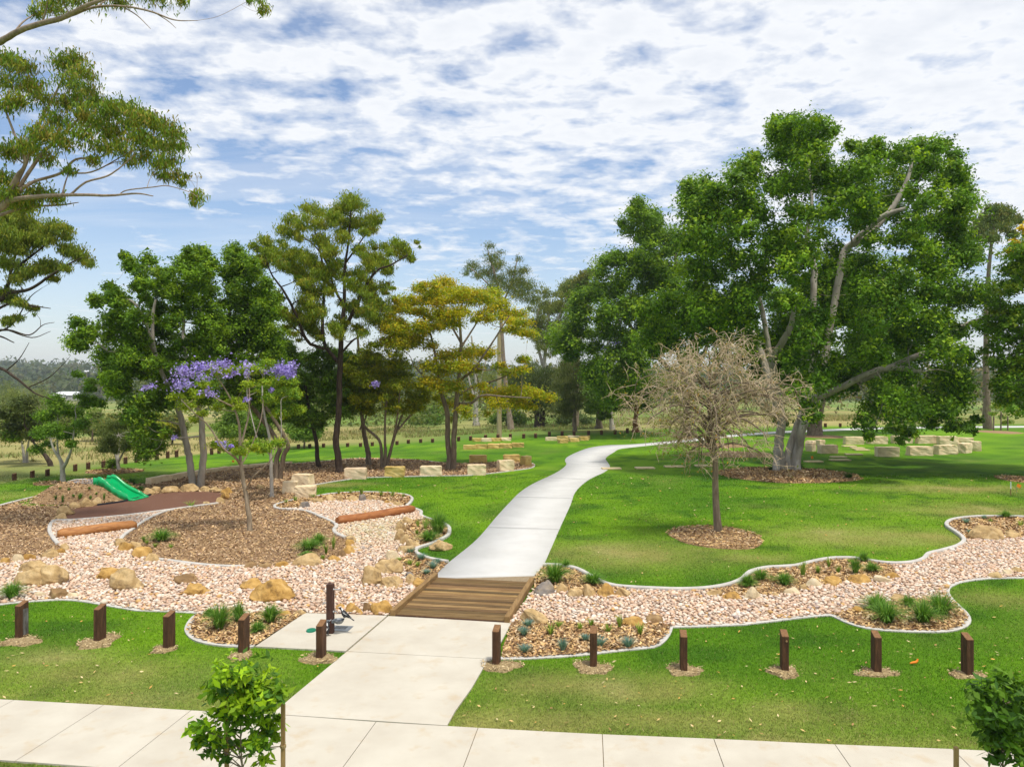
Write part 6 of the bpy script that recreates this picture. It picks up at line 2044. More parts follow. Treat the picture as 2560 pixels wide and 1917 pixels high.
# --- front jacaranda
tree('jacaranda', 'flowering jacaranda with purple blossom and slender trunk in the mulch island', q('A', 1975, 716),
     [[(*q('A', 1975, 716), 8), (*q('A', 1968, 600), 6.5), (*q('A', 1945, 450), 5.5), (*q('A', 1922, 320), 5), (*q('A', 1905, 200), 4.5), (*q('A', 1895, 60), 4), (*q('K', 1890, 1850), 3), (*q('K', 1850, 1700), 2.4), (*q('K', 1780, 1560), 1.8), (*q('K', 1700, 1440), 1.2)],
      [(*q('A', 1900, 190), 3.5), (*q('A', 1850, 130), 3, -.4), (*q('A', 1760, 60), 2.2, -.7), (*q('K', 1650, 1850), 1.8, -.8), (*q('K', 1540, 1750), 1.4, -1), (*q('K', 1430, 1640), 1, -1)],
      [(*q('A', 1895, 60), 3), (*q('K', 1960, 1780), 2.4, .5), (*q('K', 1970, 1600), 2, .7), (*q('K', 1960, 1450), 1.3, .8)],
      [(*q('A', 1940, 400), 3), (*q('A', 2000, 290), 2.6, -.3), (*q('A', 2080, 220), 2.2, -.5), (*q('A', 2150, 140), 1.8, -.6), (*q('A', 2180, 60), 1.2, -.6)],
      [(*q('K', 1850, 1700), 2.2), (*q('K', 1700, 1620), 1.6, -.5), (*q('K', 1600, 1500), 1.2, -.6)],
      [(*q('A', 1905, 200), 2.5), (*q('A', 1980, 60), 2, .6), (*q('K', 2060, 1800), 1.6, .9), (*q('K', 2080, 1640), 1, 1)]],
     'bark_jac', cl('K', [(1480, 1690, 50), (1400, 1620, 45), (1560, 1600, 45), (1620, 1530, 40), (1660, 1400, 45), (1760, 1420, 42), (1850, 1400, 30), (1850, 1650, 45), (1900, 1700, 40), (1980, 1400, 42), (2040, 1420, 40), (1960, 1520, 35), (1720, 1700, 36), (1600, 1750, 36), (1530, 1800, 32), (2080, 1500, 30)])
     + cl('A', [(1800, 60, 50), (1900, 90, 40), (1860, 30, 40), (2010, 60, 36), (1700, 40, 36)]), 4600, JAC, (.11, .05), 'broad', 1.5, 1, sub_r=.5, fill=.3, sub_n=14, flat=.6,
     blossoms=(cl('K', [(1430, 1400, 40), (1490, 1430, 55), (1400, 1480, 55), (1450, 1520, 45), (1380, 1560, 30), (1580, 1370, 38), (1620, 1480, 38), (1600, 1390, 25), (1680, 1370, 30), (1700, 1410, 30), (1755, 1355, 38), (1780, 1400, 25), (1640, 1580, 36), (1670, 1600, 28), (1800, 1470, 32), (1860, 1430, 22), (1960, 1355, 34), (1950, 1420, 36), (2070, 1415, 20), (1160, 1545, 30), (1190, 1550, 22), (1960, 1645, 18)])
                + cl('A', [(1770, 30, 28), (1820, 45, 20), (1350, 10, 14), (1400, -20, 20)]), 2300, PURPLE, (.08, .06)), twigs=6)

# --- slim pale-trunked jacaranda behind it
tree('jacaranda', 'young jacaranda with slim pale trunk just behind the flowering one', q('A', 2150, 452),
     [[(*q('A', 2150, 452), 5.5), (*q('A', 2145, 300), 4.5), (*q('A', 2140, 120), 4), (*q('B', 235, 0), 3.5), (*q('L', 500, 1700), 2.5), (*q('L', 490, 1500), 1.5)], [(*q('A', 2140, 120), 2.4), (*q('B', 150, 20), 2, .5), (*q('L', 380, 1650), 1.5, .8), (*q('L', 370, 1480), 1, .8)],
      [(*q('B', 240, 60), 2.4), (*q('B', 320, 0), 1.8, -.5), (*q('L', 640, 1700), 1.3, -.8)]],
     'bark_pale', cl('L', [(520, 1380, 55), (560, 1350, 40), (600, 1520, 60), (660, 1600, 60), (700, 1500, 55), (560, 1640, 60), (640, 1750, 60), (740, 1600, 50), (480, 1560, 45), (360, 1400, 45), (760, 1720, 50)]) + cl('B', [(180, 60, 60), (300, 20, 50), (100, 30, 50)]), 7500, JAC + LIME, (.13, .06), 'broad', 1.8, 1, sub_r=.4, fill=.3, sub_n=26,
     blossoms=(cl('L', [(640, 1420, 40), (720, 1380, 30), (650, 1400, 45), (700, 1440, 30), (560, 1560, 18), (1390, 1520, 18)]), 1500, PURPLE, (.09, .07)))

# --- left fig pair
figL = V_([(150, 700), (150, 745), (180, 780), (215, 800), (228, 870), (270, 940), (300, 990), (345, 985), (380, 900), (440, 880), (480, 800), (480, 700), (470, 600), (468, 545), (430, 530), (400, 545), (375, 590), (330, 560), (275, 545), (262, 560), (290, 610), (280, 650), (250, 628), (230, 612), (197, 645), (215, 685)])
tree('fig_tree', 'dark green fig tree with forked grey trunk behind the softfall', q('A', 1555, 372),
     [[(*q('A', 1535, 372), 9.5), (*q('A', 1510, 250), 8.5), (*q('A', 1490, 120), 8), (*q('A', 1465, 0), 7.5), (*q('K', 1420, 1750), 7), (*q('K', 1330, 1550), 6), (*q('K', 1220, 1250), 5), (*q('K', 1205, 1000), 4, .5), (*q('K', 1230, 850), 3, .5)],
      [(*q('A', 1580, 372), 9.5), (*q('A', 1595, 250), 8.5), (*q('A', 1608, 100), 8), (*q('A', 1600, 0), 7.5), (*q('K', 1580, 1750), 6.5), (*q('K', 1500, 1450), 5.5), (*q('K', 1450, 1150), 4.5, .8), (*q('K', 1470, 850), 3, 1), (*q('K', 1560, 600), 2, 1)],
      [(*q('K', 1220, 1270), 4), (*q('K', 1130, 1150), 3.2, -.8), (*q('K', 900, 1260), 2.6, -1), (*q('K', 780, 1200), 2, -1.2)], [(*q('K', 1210, 1200), 3.5), (*q('K', 1080, 900), 3, -.6), (*q('K', 880, 800), 2, -1)]],
     'bark_fig', fill_poly(figL, (16, 30), 125, R_, .5) + cl('K', [(980, 500, 40), (1030, 560, 50), (1180, 540, 60), (1500, 470, 48), (1600, 490, 55), (860, 740, 45), (740, 840, 45), (600, 1040, 55), (660, 1150, 60), (640, 1220, 40)]), 50000, FIG2, (.165, .10), 'broad', 4.2, 2, core=(6000, .28), vert=.85, flat=.95, tint=.55, sides=10, clear=cl('K', [(1205, 1000, 45), (1220, 1130, 45), (1230, 860, 40), (1220, 1270, 50), (1300, 1480, 50), (1450, 1150, 36), (900, 1250, 36)]), branch=.6)
figM = V_([(470, 700), (478, 600), (500, 535), (520, 525), (545, 540), (580, 600), (600, 680), (620, 760), (610, 850), (560, 880), (480, 880)])
tree('fig_tree', 'upright dark green tree between the left fig and tall gum', q('B', 290, 308),
     [[(*q('B', 285, 308), 8), (*q('B', 290, 150), 6.5), (*q('B', 292, 0), 6), (*q('L', 300, 1500), 5), (*q('L', 230, 1000), 4), (*q('L', 300, 600), 2.5)], [(*q('B', 305, 305), 7), (*q('B', 345, 120), 6), (*q('B', 365, 0), 5), (*q('L', 420, 1500), 4), (*q('L', 440, 1100), 3)]],
     'bark_brown', fill_poly(figM, (16, 28), 60, R_, .5) + cl('L', [(290, 450, 45), (270, 520, 55), (200, 640, 50), (350, 560, 55)]), 28000, FIG2, (.17, .10), 'broad', 3.4, 2, core=(3500, .28), vert=.95, flat=1.0, branch=.6)

# --- tall central gum
gumc = cl('L', [(1190, 90, 85), (1240, 110, 60), (1120, 150, 75), (880, 130, 70), (950, 170, 50), (710, 220, 60), (830, 215, 55), (650, 295, 35), (1380, 200, 60), (1420, 240, 35), (1280, 240, 75), (1170, 270, 70), (1080, 220, 60), (900, 270, 60), (780, 280, 50), (950, 390, 75), (1130, 380, 75), (1300, 330, 45), (1050, 460, 60), (510, 390, 55), (430, 430, 40), (640, 390, 35), (580, 500, 65), (690, 520, 60), (480, 540, 55), (640, 570, 60), (800, 500, 70), (870, 560, 70),
                (1540, 400, 50), (1470, 440, 50), (1620, 440, 50), (1710, 400, 22), (1640, 500, 38), (1560, 480, 45), (1400, 520, 75), (1330, 580, 60), (1250, 640, 65), (1080, 560, 55), (950, 640, 80), (830, 680, 60), (880, 780, 75), (1000, 760, 60), (760, 600, 60), (1220, 740, 65), (1330, 830, 75), (1440, 760, 50), (1480, 720, 35), (900, 920, 75), (640, 950, 55), (720, 1000, 50), (1050, 1060, 60), (1350, 980, 75), (1430, 900, 60), (1250, 1080, 60), (850, 1060, 60), (1150, 900, 45)])
gumc += fill_poly(V_([(545, 520), (600, 490), (640, 450), (690, 445), (780, 435), (825, 490), (815, 520), (880, 535), (850, 580), (835, 640), (822, 700), (740, 745), (640, 745), (585, 690), (560, 600)]), (11, 20), 60, R_, .5)
tree('gum_tree', 'tall spreading gum tree with dark branching trunk in the middle left', q('B', 790, 258),
     [[(*q('B', 790, 258), 10.5), (*q('B', 775, 130), 8.5), (*q('B', 757, 0), 8), (*q('L', 1095, 1750), 7.5), (*q('L', 1105, 1400), 7), (*q('L', 1120, 1100), 6), (*q('L', 1140, 850), 4.5), (*q('L', 1145, 600), 3.5), (*q('L', 1175, 380), 2.5), (*q('L', 1190, 150), 1.5)],
      [(*q('L', 1120, 1120), 5), (*q('L', 1220, 930), 4.5, -.6), (*q('L', 1310, 740), 3.6, -1), (*q('L', 1400, 620), 2.8, -1.2), (*q('L', 1500, 580), 2.2, -1.3), (*q('L', 1640, 500), 1.4, -1.3)],
      [(*q('L', 1100, 1350), 5), (*q('L', 985, 1200), 4.5, .6), (*q('L', 968, 1000), 4, 1), (*q('L', 985, 700), 3.2, 1.2), (*q('L', 950, 480), 2.4, 1.2), (*q('L', 880, 200), 1.3, 1.2)],
      [(*q('L', 985, 1240), 4), (*q('L', 850, 1180), 4, -.8), (*q('L', 760, 970), 3.4, -1.2), (*q('L', 660, 780), 2.8, -1.4), (*q('L', 560, 640), 2, -1.5), (*q('L', 500, 450), 1.2, -1.5)],
      [(*q('L', 1140, 900), 3.5), (*q('L', 1060, 760), 2.8, .6), (*q('L', 1000, 560), 2.2, .8), (*q('L', 880, 400), 1.8, .9), (*q('L', 740, 330), 1.2, .9)],
      [(*q('L', 1150, 560), 2.6), (*q('L', 1230, 450), 2, -.3), (*q('L', 1330, 300), 1.4, -.4)], [(*q('L', 860, 1180), 3), (*q('L', 700, 1030), 2.2, .5), (*q('L', 540, 880), 1.4, .8)], [(*q('L', 1110, 1280), 3), (*q('L', 1200, 1180), 2.4, -1), (*q('L', 1290, 1120), 1.6, -1.6)]],
     'bark_dark', gumc + [(c[0] + dx_, c[1] + dy_, c[2] * .8) for c in gumc[20:] for dx_, dy_ in ((9, 12),)], 40000, GUM, (.21, .06), 'gum', 3.2, 1, sub_r=.44, fill=.2, sub_n=30, twigs=4, flat=.75)
# green undergrowth tree behind it
shr = V_([(545, 780), (580, 740), (640, 725), (700, 745), (770, 765), (800, 820), (780, 890), (700, 925), (640, 930), (560, 925), (540, 860)])
tree('green_tree', 'dense mid green tree with dark trunk left of the tall gum trunk', q('B', 625, 212),
     [[(*q('B', 625, 212), 7), (*q('B', 610, 120), 5.5), (*q('B', 600, 0), 5), (*q('L', 860, 1700), 4), (*q('L', 820, 1450), 3)]], 'bark_dark', fill_poly(shr, (15, 26), 75, R_, .5), 22000, DEEP + LIME[:1], (.18, .10), 'broad', 3.0, 1, core=(3000, .28), branch=.7,
     blossoms=(cl('L', [(650, 1420, 45, -3), (700, 1400, 40, -3), (1385, 1520, 16, -3)]), 500, PURPLE, (.12, .09)))

# --- yellow-green spreading tree
yelp = V_([(822, 700), (835, 640), (900, 610), (1000, 597), (1060, 610), (1110, 650), (1150, 690), (1168, 740), (1120, 735), (1060, 700), (1000, 700), (950, 735), (900, 745), (850, 770)])
yelc = fill_poly(yelp, (15, 26), 62, R_, .5)
yelc += cl('M', [(250, 760, 70), (330, 800, 80), (450, 840, 80), (230, 860, 70), (560, 900, 60), (680, 980, 80), (800, 960, 80), (900, 950, 80), (1000, 960, 70), (560, 1060, 80), (660, 1090, 90), (780, 1060, 80), (520, 1180, 70), (640, 1220, 80), (740, 1220, 70), (900, 1080, 60), (1180, 1110, 60), (1280, 1090, 50), (1100, 1060, 50), (1300, 1010, 50), (1040, 1290, 70), (1150, 1270, 80), (1270, 1260, 80), (1380, 1270, 70), (1480, 1310, 55), (1100, 1360, 80), (1240, 1350, 80), (950, 1220, 60), (820, 1400, 50), (700, 1360, 60), (860, 1300, 50), (600, 1310, 50), (1000, 1440, 45), (1330, 1380, 50), (740, 1480, 40), (850, 1450, 40)])
tree('yellow_green_tree', 'spreading yellow green tree with forked trunk at the mulch bed end', q('B', 1662, 230),
     [[(*q('B', 1648, 230), 9), (*q('B', 1655, 130), 7.5), (*q('B', 1640, 0), 6.5), (*q('M', 690, 1430), 6), (*q('M', 640, 1260), 5), (*q('M', 600, 1000), 3.5, .6), (*q('M', 560, 820), 2.6, .8), (*q('M', 480, 600), 1.8, .8)],
      [(*q('B', 1680, 230), 9), (*q('B', 1688, 130), 7.5), (*q('B', 1690, 0), 6.5), (*q('M', 755, 1430), 6), (*q('M', 775, 1200), 5), (*q('M', 800, 920), 4), (*q('M', 790, 700), 2.8), (*q('M', 820, 500), 1.8)],
      [(*q('M', 780, 1180), 4), (*q('M', 890, 1090), 3.4, -.8), (*q('M', 960, 1000), 2.6, -1.2), (*q('M', 1080, 820), 2, -1.4), (*q('M', 1180, 660), 1.4, -1.4)],
      [(*q('M', 770, 1360), 4), (*q('M', 880, 1350), 3.4, -1), (*q('M', 970, 1290), 2.6, -1.6), (*q('M', 1150, 1300), 2, -2), (*q('M', 1350, 1310), 1.3, -2.2)],
      [(*q('M', 780, 1290), 3.4), (*q('M', 900, 1220), 2.6, 1), (*q('M', 1100, 1160), 2, 1.6), (*q('M', 1250, 1080), 1.3, 1.8)],
      [(*q('M', 800, 880), 3), (*q('M', 700, 700), 2.2, .8), (*q('M', 620, 560), 1.5, 1)], [(*q('M', 640, 1280), 3), (*q('M', 560, 1200), 2.4, -1), (*q('M', 420, 1050), 1.6, -1.5)], [(*q('M', 805, 900), 3), (*q('M', 920, 720), 2, .6), (*q('M', 1000, 560), 1.4, 1)]],
     'bark_brown', yelc, 40000, YEL, (.17, .085), 'broad', 3.6, 1, sub_r=.46, fill=.3, flat=.5, twigs=3)
# --- multi-stem darker yellow-green tree left of it
ymp = V_([(740, 800), (760, 760), (800, 735), (850, 750), (890, 790), (930, 850), (915, 890), (860, 900), (780, 900), (742, 865)])
tree('yellow_green_tree', 'multi stemmed olive green tree fanning out of the mulch bed', q('B', 1140, 222),
     [[(*q('B', 1130, 222), 6), (*q('B', 1120, 150), 4.5), (*q('B', 1100, 0), 3.5), (*q('M', 20, 1500), 3), (*q('M', 60, 1250), 2.2, .5), (*q('M', 120, 1050), 1.3, .6)], [(*q('B', 1140, 222), 5), (*q('B', 1150, 100), 4), (*q('B', 1145, 0), 3), (*q('M', 200, 1450), 2.6, -.4), (*q('M', 230, 1200), 1.6, -.6)],
      [(*q('B', 1150, 222), 5), (*q('B', 1185, 100), 4), (*q('B', 1215, 0), 3), (*q('M', 330, 1450), 2.6, .5), (*q('M', 420, 1300), 1.6, .8)], [(*q('B', 1155, 222), 5), (*q('B', 1180, 120), 3.4), (*q('M', 290, 1500), 2.4, -.8), (*q('M', 320, 1200), 1.6, -1)], [(*q('M', 300, 1560), 2.6), (*q('M', 470, 1370), 2, .4), (*q('M', 560, 1280), 1.3, .5)], [(*q('M', 0, 1560), 2.6), (*q('M', 60, 1400), 2, .4), (*q('M', 0, 1150), 1.3, .5)]],
     'bark_brown', fill_poly(ymp, (13, 24), 60, R_, .5), 20000, [(0.275, 0.312, 0.014), (0.213, 0.275, 0.016), (0.156, 0.213, 0.014), (0.350, 0.338, 0.014)], (.16, .085), 'broad', 2.8, 1, sub_r=.38, fill=.3, twigs=2)
tree('gum_tree', 'slim grey trunked tree between the tall gum and multi stemmed tree', q('B', 1018, 196), [[(*q('B', 1018, 196), 7.5), (*q('B', 1010, 100), 6.5), (*q('B', 990, 0), 6), (*q('M', 10, 1400), 4.5), (*q('L', 1250, 1200), 3), (*q('L', 1230, 1050), 2)]],
     'bark_brown', cl('L', [(1250, 1400, 90), (1350, 1350, 80), (1200, 1500, 80), (1300, 1550, 80), (1450, 1450, 80), (1180, 1320, 60), (1400, 1600, 70), (1250, 1650, 60)]), 8000, [(0.170, 0.216, 0.019), (0.136, 0.189, 0.022), (0.204, 0.252, 0.022)], (.18, .09), 'broad', 2.4, 1)

# --- background trees, middle
bt = 'background trees beyond the far bollards'
tree('gum_tree', 'tall thin crowned gum rising behind the yellow green tree', q('M', 1195, 1560), [[(*q('M', 1195, 1560), 7), (*q('M', 1150, 1200), 5.5), (*q('M', 1120, 800), 4.5), (*q('M', 1090, 450), 3), (*q('M', 1010, 150), 1.3)], [(*q('M', 1110, 600), 3), (*q('M', 1200, 400), 2, 1), (*q('M', 1240, 230), 1.2, 1)], [(*q('M', 1100, 500), 2.6), (*q('M', 980, 380), 1.8, -1), (*q('M', 880, 290), 1, -1)]],
     'bark_gum', [(a_, b_, c_ * 1.35) for a_, b_, c_ in cl('M', [(1020, 110, 28), (1040, 210, 42), (1070, 270, 40), (1120, 170, 22), (1110, 260, 30), (900, 270, 36), (870, 300, 28), (1000, 320, 45), (1200, 320, 42), (1245, 215, 25), (1290, 310, 32), (1090, 380, 45), (930, 350, 32), (1180, 430, 55), (1320, 440, 60), (1260, 390, 36), (1050, 440, 45), (840, 330, 20), (1250, 500, 50), (1350, 530, 50)])], 7000, GUMD, (.28, .09), 'gum', 3.0, 1, bt, fill=.2, sub_r=.5, sub_n=14, twigs=3)
tree('gum_tree', 'olive crowned gum left of the dark fig in the background', q('M', 1430, 1530), [[(*q('M', 1430, 1530), 7), (*q('M', 1450, 1100), 5), (*q('M', 1480, 800), 4), (*q('M', 1500, 550), 2.5)], [(*q('M', 1440, 1050), 4), (*q('M', 1390, 800), 3, 1), (*q('M', 1420, 560), 2, 1)], [(*q('M', 1460, 950), 4), (*q('M', 1560, 700), 3, -1), (*q('M', 1640, 500), 2, -1)]],
     'bark_pale', fill_poly(qs('M', [(1340, 500), (1460, 425), (1560, 470), (1620, 400), (1740, 330), (1830, 380), (1820, 650), (1760, 900), (1600, 960), (1480, 1000), (1380, 900), (1330, 700)]), (14, 26), 62, R_, .5), 15000, OLIVE, (.34, .12), 'gum', 4.0, 1, bt, fill=.3)
tree('gum_tree', 'brown olive tree top above the dark fig shoulder', q('M', 1700, 1540), [[(*q('M', 1700, 1540), 7), (*q('M', 1720, 1000), 5), (*q('M', 1760, 500), 3)]], 'bark_brown', cl('M', [(1780, 350, 55), (1830, 330, 45), (1720, 420, 60), (1640, 450, 50), (1800, 450, 70), (1700, 520, 70), (1760, 620, 70)]), 3600, GUMD, (.36, .13), 'gum', 4.0, 1, bt)
tree('she_oak', 'dark multi trunked tree right of the timber pole', q('M', 1415, 1540), [[(*q('M', 1400, 1540), 8), (*q('M', 1395, 1440), 6), (*q('M', 1350, 1250), 4), (*q('M', 1320, 1050), 2)], [(*q('M', 1430, 1540), 8), (*q('M', 1450, 1400), 6), (*q('M', 1470, 1200), 4), (*q('M', 1480, 1050), 2)]],
     'bark_dark', fill_poly(qs('M', [(1150, 1250), (1200, 1080), (1350, 1020), (1500, 1050), (1560, 1150), (1560, 1350), (1450, 1430), (1300, 1420), (1180, 1400)]), (16, 30), 34, R_, .5), 10000, [(0.096, 0.136, 0.036), (0.128, 0.160, 0.042), (0.072, 0.104, 0.026)], (.36, .10), 'gum', 4.0, 1, bt)
tree('she_oak', 'feathery olive tree with straight brown trunk beyond the far bollards', q('M', 1698, 1572), [[(*q('M', 1698, 1572), 5), (*q('M', 1695, 1450), 4), (*q('M', 1685, 1250), 3), (*q('M', 1690, 1100), 2)]],
     'bark_brown', fill_poly(qs('M', [(1540, 1150), (1600, 1030), (1700, 1000), (1780, 1080), (1790, 1300), (1740, 1420), (1620, 1480), (1540, 1400)]), (14, 26), 30, R_, .5), 8000, [(0.150, 0.180, 0.054), (0.195, 0.217, 0.066), (0.112, 0.143, 0.042)], (.34, .09), 'gum', 3.0, 1, bt)
tree('bush', 'rounded green bush seen under the yellow green tree', q('M', 590, 1520), [[(*q('M', 590, 1520), 3), (*q('M', 590, 1440), 2)]], 'bark_brown', cl('M', [(590, 1430, 80), (540, 1400, 50), (640, 1410, 55), (600, 1480, 60)]), 3000, DEEP + LIME[:1], (.3, .18), 'broad', 2.0, 1, bt, cat='bush')
tree('bush', 'low bright green bush left of the rounded bush in the paddock', q('M', 460, 1522), [[(*q('M', 460, 1522), 2), (*q('M', 460, 1480), 1.5)]], 'bark_brown', cl('M', [(460, 1490, 55), (420, 1500, 36), (500, 1490, 40)]), 1600, LIME + DEEP, (.28, .16), 'broad', 1.5, 1, bt, cat='bush')
tree('gum_tree', 'pale trunked bare gum in the paddock behind the yellow green tree', q('M', 920, 1530), [[(*q('M', 920, 1530), 8), (*q('M', 915, 1400), 6), (*q('M', 920, 1200), 4.5), (*q('M', 905, 1000), 3), (*q('M', 880, 820), 2)], [(*q('M', 918, 1300), 4), (*q('M', 960, 1150), 2.6), (*q('M', 1000, 1000), 1.6)], [(*q('M', 918, 1350), 3.5), (*q('M', 870, 1200), 2.2), (*q('M', 840, 1050), 1.2)]],
     'bark_pale', cl('M', [(880, 1000, 50), (950, 1100, 50), (1000, 1150, 60), (860, 1120, 40)]), 1500, OLIVE, (.3, .1), 'gum', 3.0, 1, bt)
tree('bush', 'dark green shrubbery right of the timber pole base', q('M', 1160, 1530), [[(*q('M', 1160, 1530), 3), (*q('M', 1160, 1450), 2)]], 'bark_brown', cl('M', [(1150, 1450, 70), (1230, 1470, 60), (1070, 1480, 50), (1180, 1400, 60), (1280, 1490, 45)]), 4200, DEEP, (.32, .18), 'broad', 3.0, 1, bt, cat='bush')
tree('bush', 'loose grey green shrub below the olive feathery tree', q('M', 1680, 1530), [[(*q('M', 1680, 1530), 3), (*q('M', 1700, 1450), 2)]], 'bark_brown', cl('M', [(1660, 1470, 55), (1740, 1470, 50), (1800, 1490, 45), (1600, 1490, 50)]), 2600, [(0.12, 0.17, 0.05), (0.09, 0.14, 0.04)], (.3, .14), 'broad', 2.5, 1, bt, cat='bush')

# --- trees at the far left
tree('small_tree', 'small bright green tree with pale trunk left of the slide', q('A', 500, 335),
     [[(*q('A', 502, 335), 7), (*q('A', 495, 250), 6), (*q('A', 480, 160), 4.5), (*q('A', 420, 60), 2.6), (*q('P', 118, 1060), 1.6)], [(*q('A', 495, 230), 4.5), (*q('A', 545, 130), 3.4, -.4), (*q('A', 570, 30), 2.4, -.6), (*q('P', 190, 1040), 1.6, -.8)], [(*q('A', 485, 170), 3.5), (*q('A', 455, 60), 2.4, .5), (*q('P', 145, 1000), 1.5, .6)]],
     'bark_pale', [(115, 1040, 20), (150, 1020, 22), (185, 1030, 20), (200, 1060, 18), (130, 1075, 22), (165, 1085, 22), (100, 1085, 18), (215, 1010, 16), (232, 1000, 12), (250, 1010, 14), (195, 935, 12), (228, 955, 14), (226, 972, 12), (140, 1000, 18), (120, 1110, 16), (180, 1110, 14), (205, 990, 12), (90, 1125, 14)], 9000, LIME + DEEP[:1], (.15, .08), 'broad', 1.8, 1, sub_r=.4, fill=.2)
tree('small_tree', 'wispy pale green small tree behind the slide', q('A', 938, 246),
     [[(*q('A', 938, 246), 5), (*q('A', 932, 180), 4), (*q('A', 900, 80), 2.4), (*q('A', 850, 0), 1.4)], [(*q('A', 935, 170), 3), (*q('A', 985, 80), 2, -.4), (*q('A', 1050, 0), 1.2, -.6)], [(*q('A', 930, 150), 2.6), (*q('A', 945, 40), 1.6, .4), (*q('A', 935, -60), 1, .4)]],
     'bark_pale', cl('A', [(860, 10, 60), (940, -30, 60), (1030, 0, 60), (820, 70, 50), (1000, 60, 50), (900, -100, 50), (980, -110, 50), (1060, -60, 45), (900, 80, 45), (840, -60, 50)]), 5500, [(0.14, 0.18, 0.05), (0.17, 0.21, 0.06), (0.11, 0.15, 0.04)], (.15, .05), 'gum', 1.8, 1, fill=.25)
tree('bush', 'small dark green bush at the foot of the wispy small tree', q('A', 890, 240), [[(*q('A', 890, 240), 2), (*q('A', 890, 200), 1)]], 'bark_brown', cl('A', [(890, 200, 36), (885, 170, 24), (905, 220, 26)]), 900, DEEP, (.14, .08), 'broad', .5, 1, cat='bush')
tree('small_tree', 'leaning brown trunked tree at the far left paddock edge', q('A', 415, 205), [[(*q('A', 415, 205), 7), (*q('A', 385, 160), 6), (*q('A', 340, 100), 4.5), (*q('A', 280, 40), 3), (60, 1060, 2)]],
     'bark_dark', [(70, 1040, 26), (40, 1060, 24), (100, 1060, 22), (60, 1010, 24), (20, 1030, 24), (90, 1090, 20)], 5200, [(0.10, 0.135, 0.035), (0.13, 0.155, 0.04), (0.08, 0.11, 0.03)], (.2, .1), 'broad', 2.5, 1)
tree('small_tree', 'multi stemmed pale trunked tree in the far left corner', q('A', 205, 178), [[(*q('A', 195, 178), 4), (*q('A', 185, 100), 3), (*q('A', 170, 0), 2)], [(*q('A', 210, 178), 4), (*q('A', 215, 90), 3), (*q('A', 230, 0), 2)]],
     'bark_pale', [(55, 1080, 24), (85, 1075, 20), (20, 1090, 22), (40, 1050, 22), (75, 1045, 22), (10, 1060, 20)], 5000, OLIVE + LIME[:1], (.2, .1), 'broad', 2.5, 1)
bl_spots = [(30, 1010, 34), (95, 1000, 26), (150, 1045, 24), (230, 1050, 26), (280, 1060, 24), (5, 985, 30), (330, 1065, 24), (380, 1060, 26), (60, 975, 22), (430, 1060, 24), (580, 1055, 30), (640, 1062, 26), (760, 1062, 28)]
bl_txt = ['olive', 'pale olive', 'green', 'yellowish green', 'grey green', 'brown olive', 'olive green', 'dull green', 'pale brown green', 'dark olive', 'mid green', 'soft green', 'leafy green']
for i, (x_, y_, r_) in enumerate(bl_spots):
    r_ = r_ * 1.3
    pal_i = [OLIVE, OLIVE, LIME[:1] + OLIVE, LIME + OLIVE, GUMD, GUMD, OLIVE, GUM, OLIVE, GUMD, DEEP, DEEP, DEEP][i]
    yb = y_ + r_ * 1.6
    tree('bush', '%s scrub tree in the left paddock, %s from the left edge' % (bl_txt[i], ORD[sorted(s[0] for s in bl_spots).index(x_)]), (x_, yb), [[(x_, yb, 2.5), (x_ + 2, y_ + r_ * .5, 2), (x_ - 2, y_, 1)]], 'bark_brown',
         [(x_, y_, r_ * .7), (x_ - r_ * .7, y_ + r_ * .3, r_ * .55), (x_ + r_ * .7, y_ + r_ * .25, r_ * .55), (x_ + r_ * .2, y_ - r_ * .5, r_ * .5), (x_ - r_ * .3, y_ + r_ * .7, r_ * .55), (x_ + r_ * .4, y_ + r_ * .8, r_ * .5)], 3400, pal_i, (.26, .12), 'broad', 2.5, 1, 'scrub trees in the left paddock')

# --- near gum, top left (trunk outside the frame)
g1c = [(*p, rr) for p, rr in zip(V_([(15, 135), (50, 150), (20, 180), (70, 190), (95, 215), (40, 220), (10, 230), (140, 140), (165, 130), (180, 160), (150, 175), (190, 200), (165, 215), (140, 225), (210, 225), (120, 260), (90, 290), (60, 320), (20, 330), (180, 250), (230, 240), (250, 235), (210, 270), (170, 290), (130, 310), (100, 345), (270, 235), (300, 250), (280, 270), (240, 290), (320, 260), (350, 275), (375, 290), (360, 320), (330, 310), (300, 300), (260, 320), (220, 320), (385, 320), (370, 350), (345, 355), (310, 340), (280, 350), (200, 350), (150, 370), (360, 380), (390, 395), (330, 375)]),
                                 [24, 28, 24, 24, 20, 24, 24, 26, 22, 24, 24, 22, 24, 22, 20, 26, 26, 26, 24, 26, 22, 20, 26, 26, 26, 20, 22, 24, 24, 26, 22, 24, 22, 24, 24, 26, 24, 22, 16, 16, 18, 20, 18, 14, 14, 12, 10, 12])]
g1c += [(*q('J', *p), rr) for p, rr in (((1550, 1570), 16), ((1560, 1530), 10), ((1530, 1620), 10), ((1390, 1390), 12), ((1300, 1410), 13), ((1480, 1400), 8), ((1560, 1400), 8), ((100, 1560), 26), ((300, 1540), 26), ((440, 1580), 18), ((200, 1620), 24), ((30, 1430), 26), ((400, 60), 24), ((280, 110), 14), ((950, 30), 16), ((600, 20), 16), ((480, -40), 30), ((1440, 15), 12), ((2075, 80), 14), ((2040, 10), 12), ((1960, 10), 8), ((700, -60), 40), ((1200, -80), 40), ((900, -120), 40))]
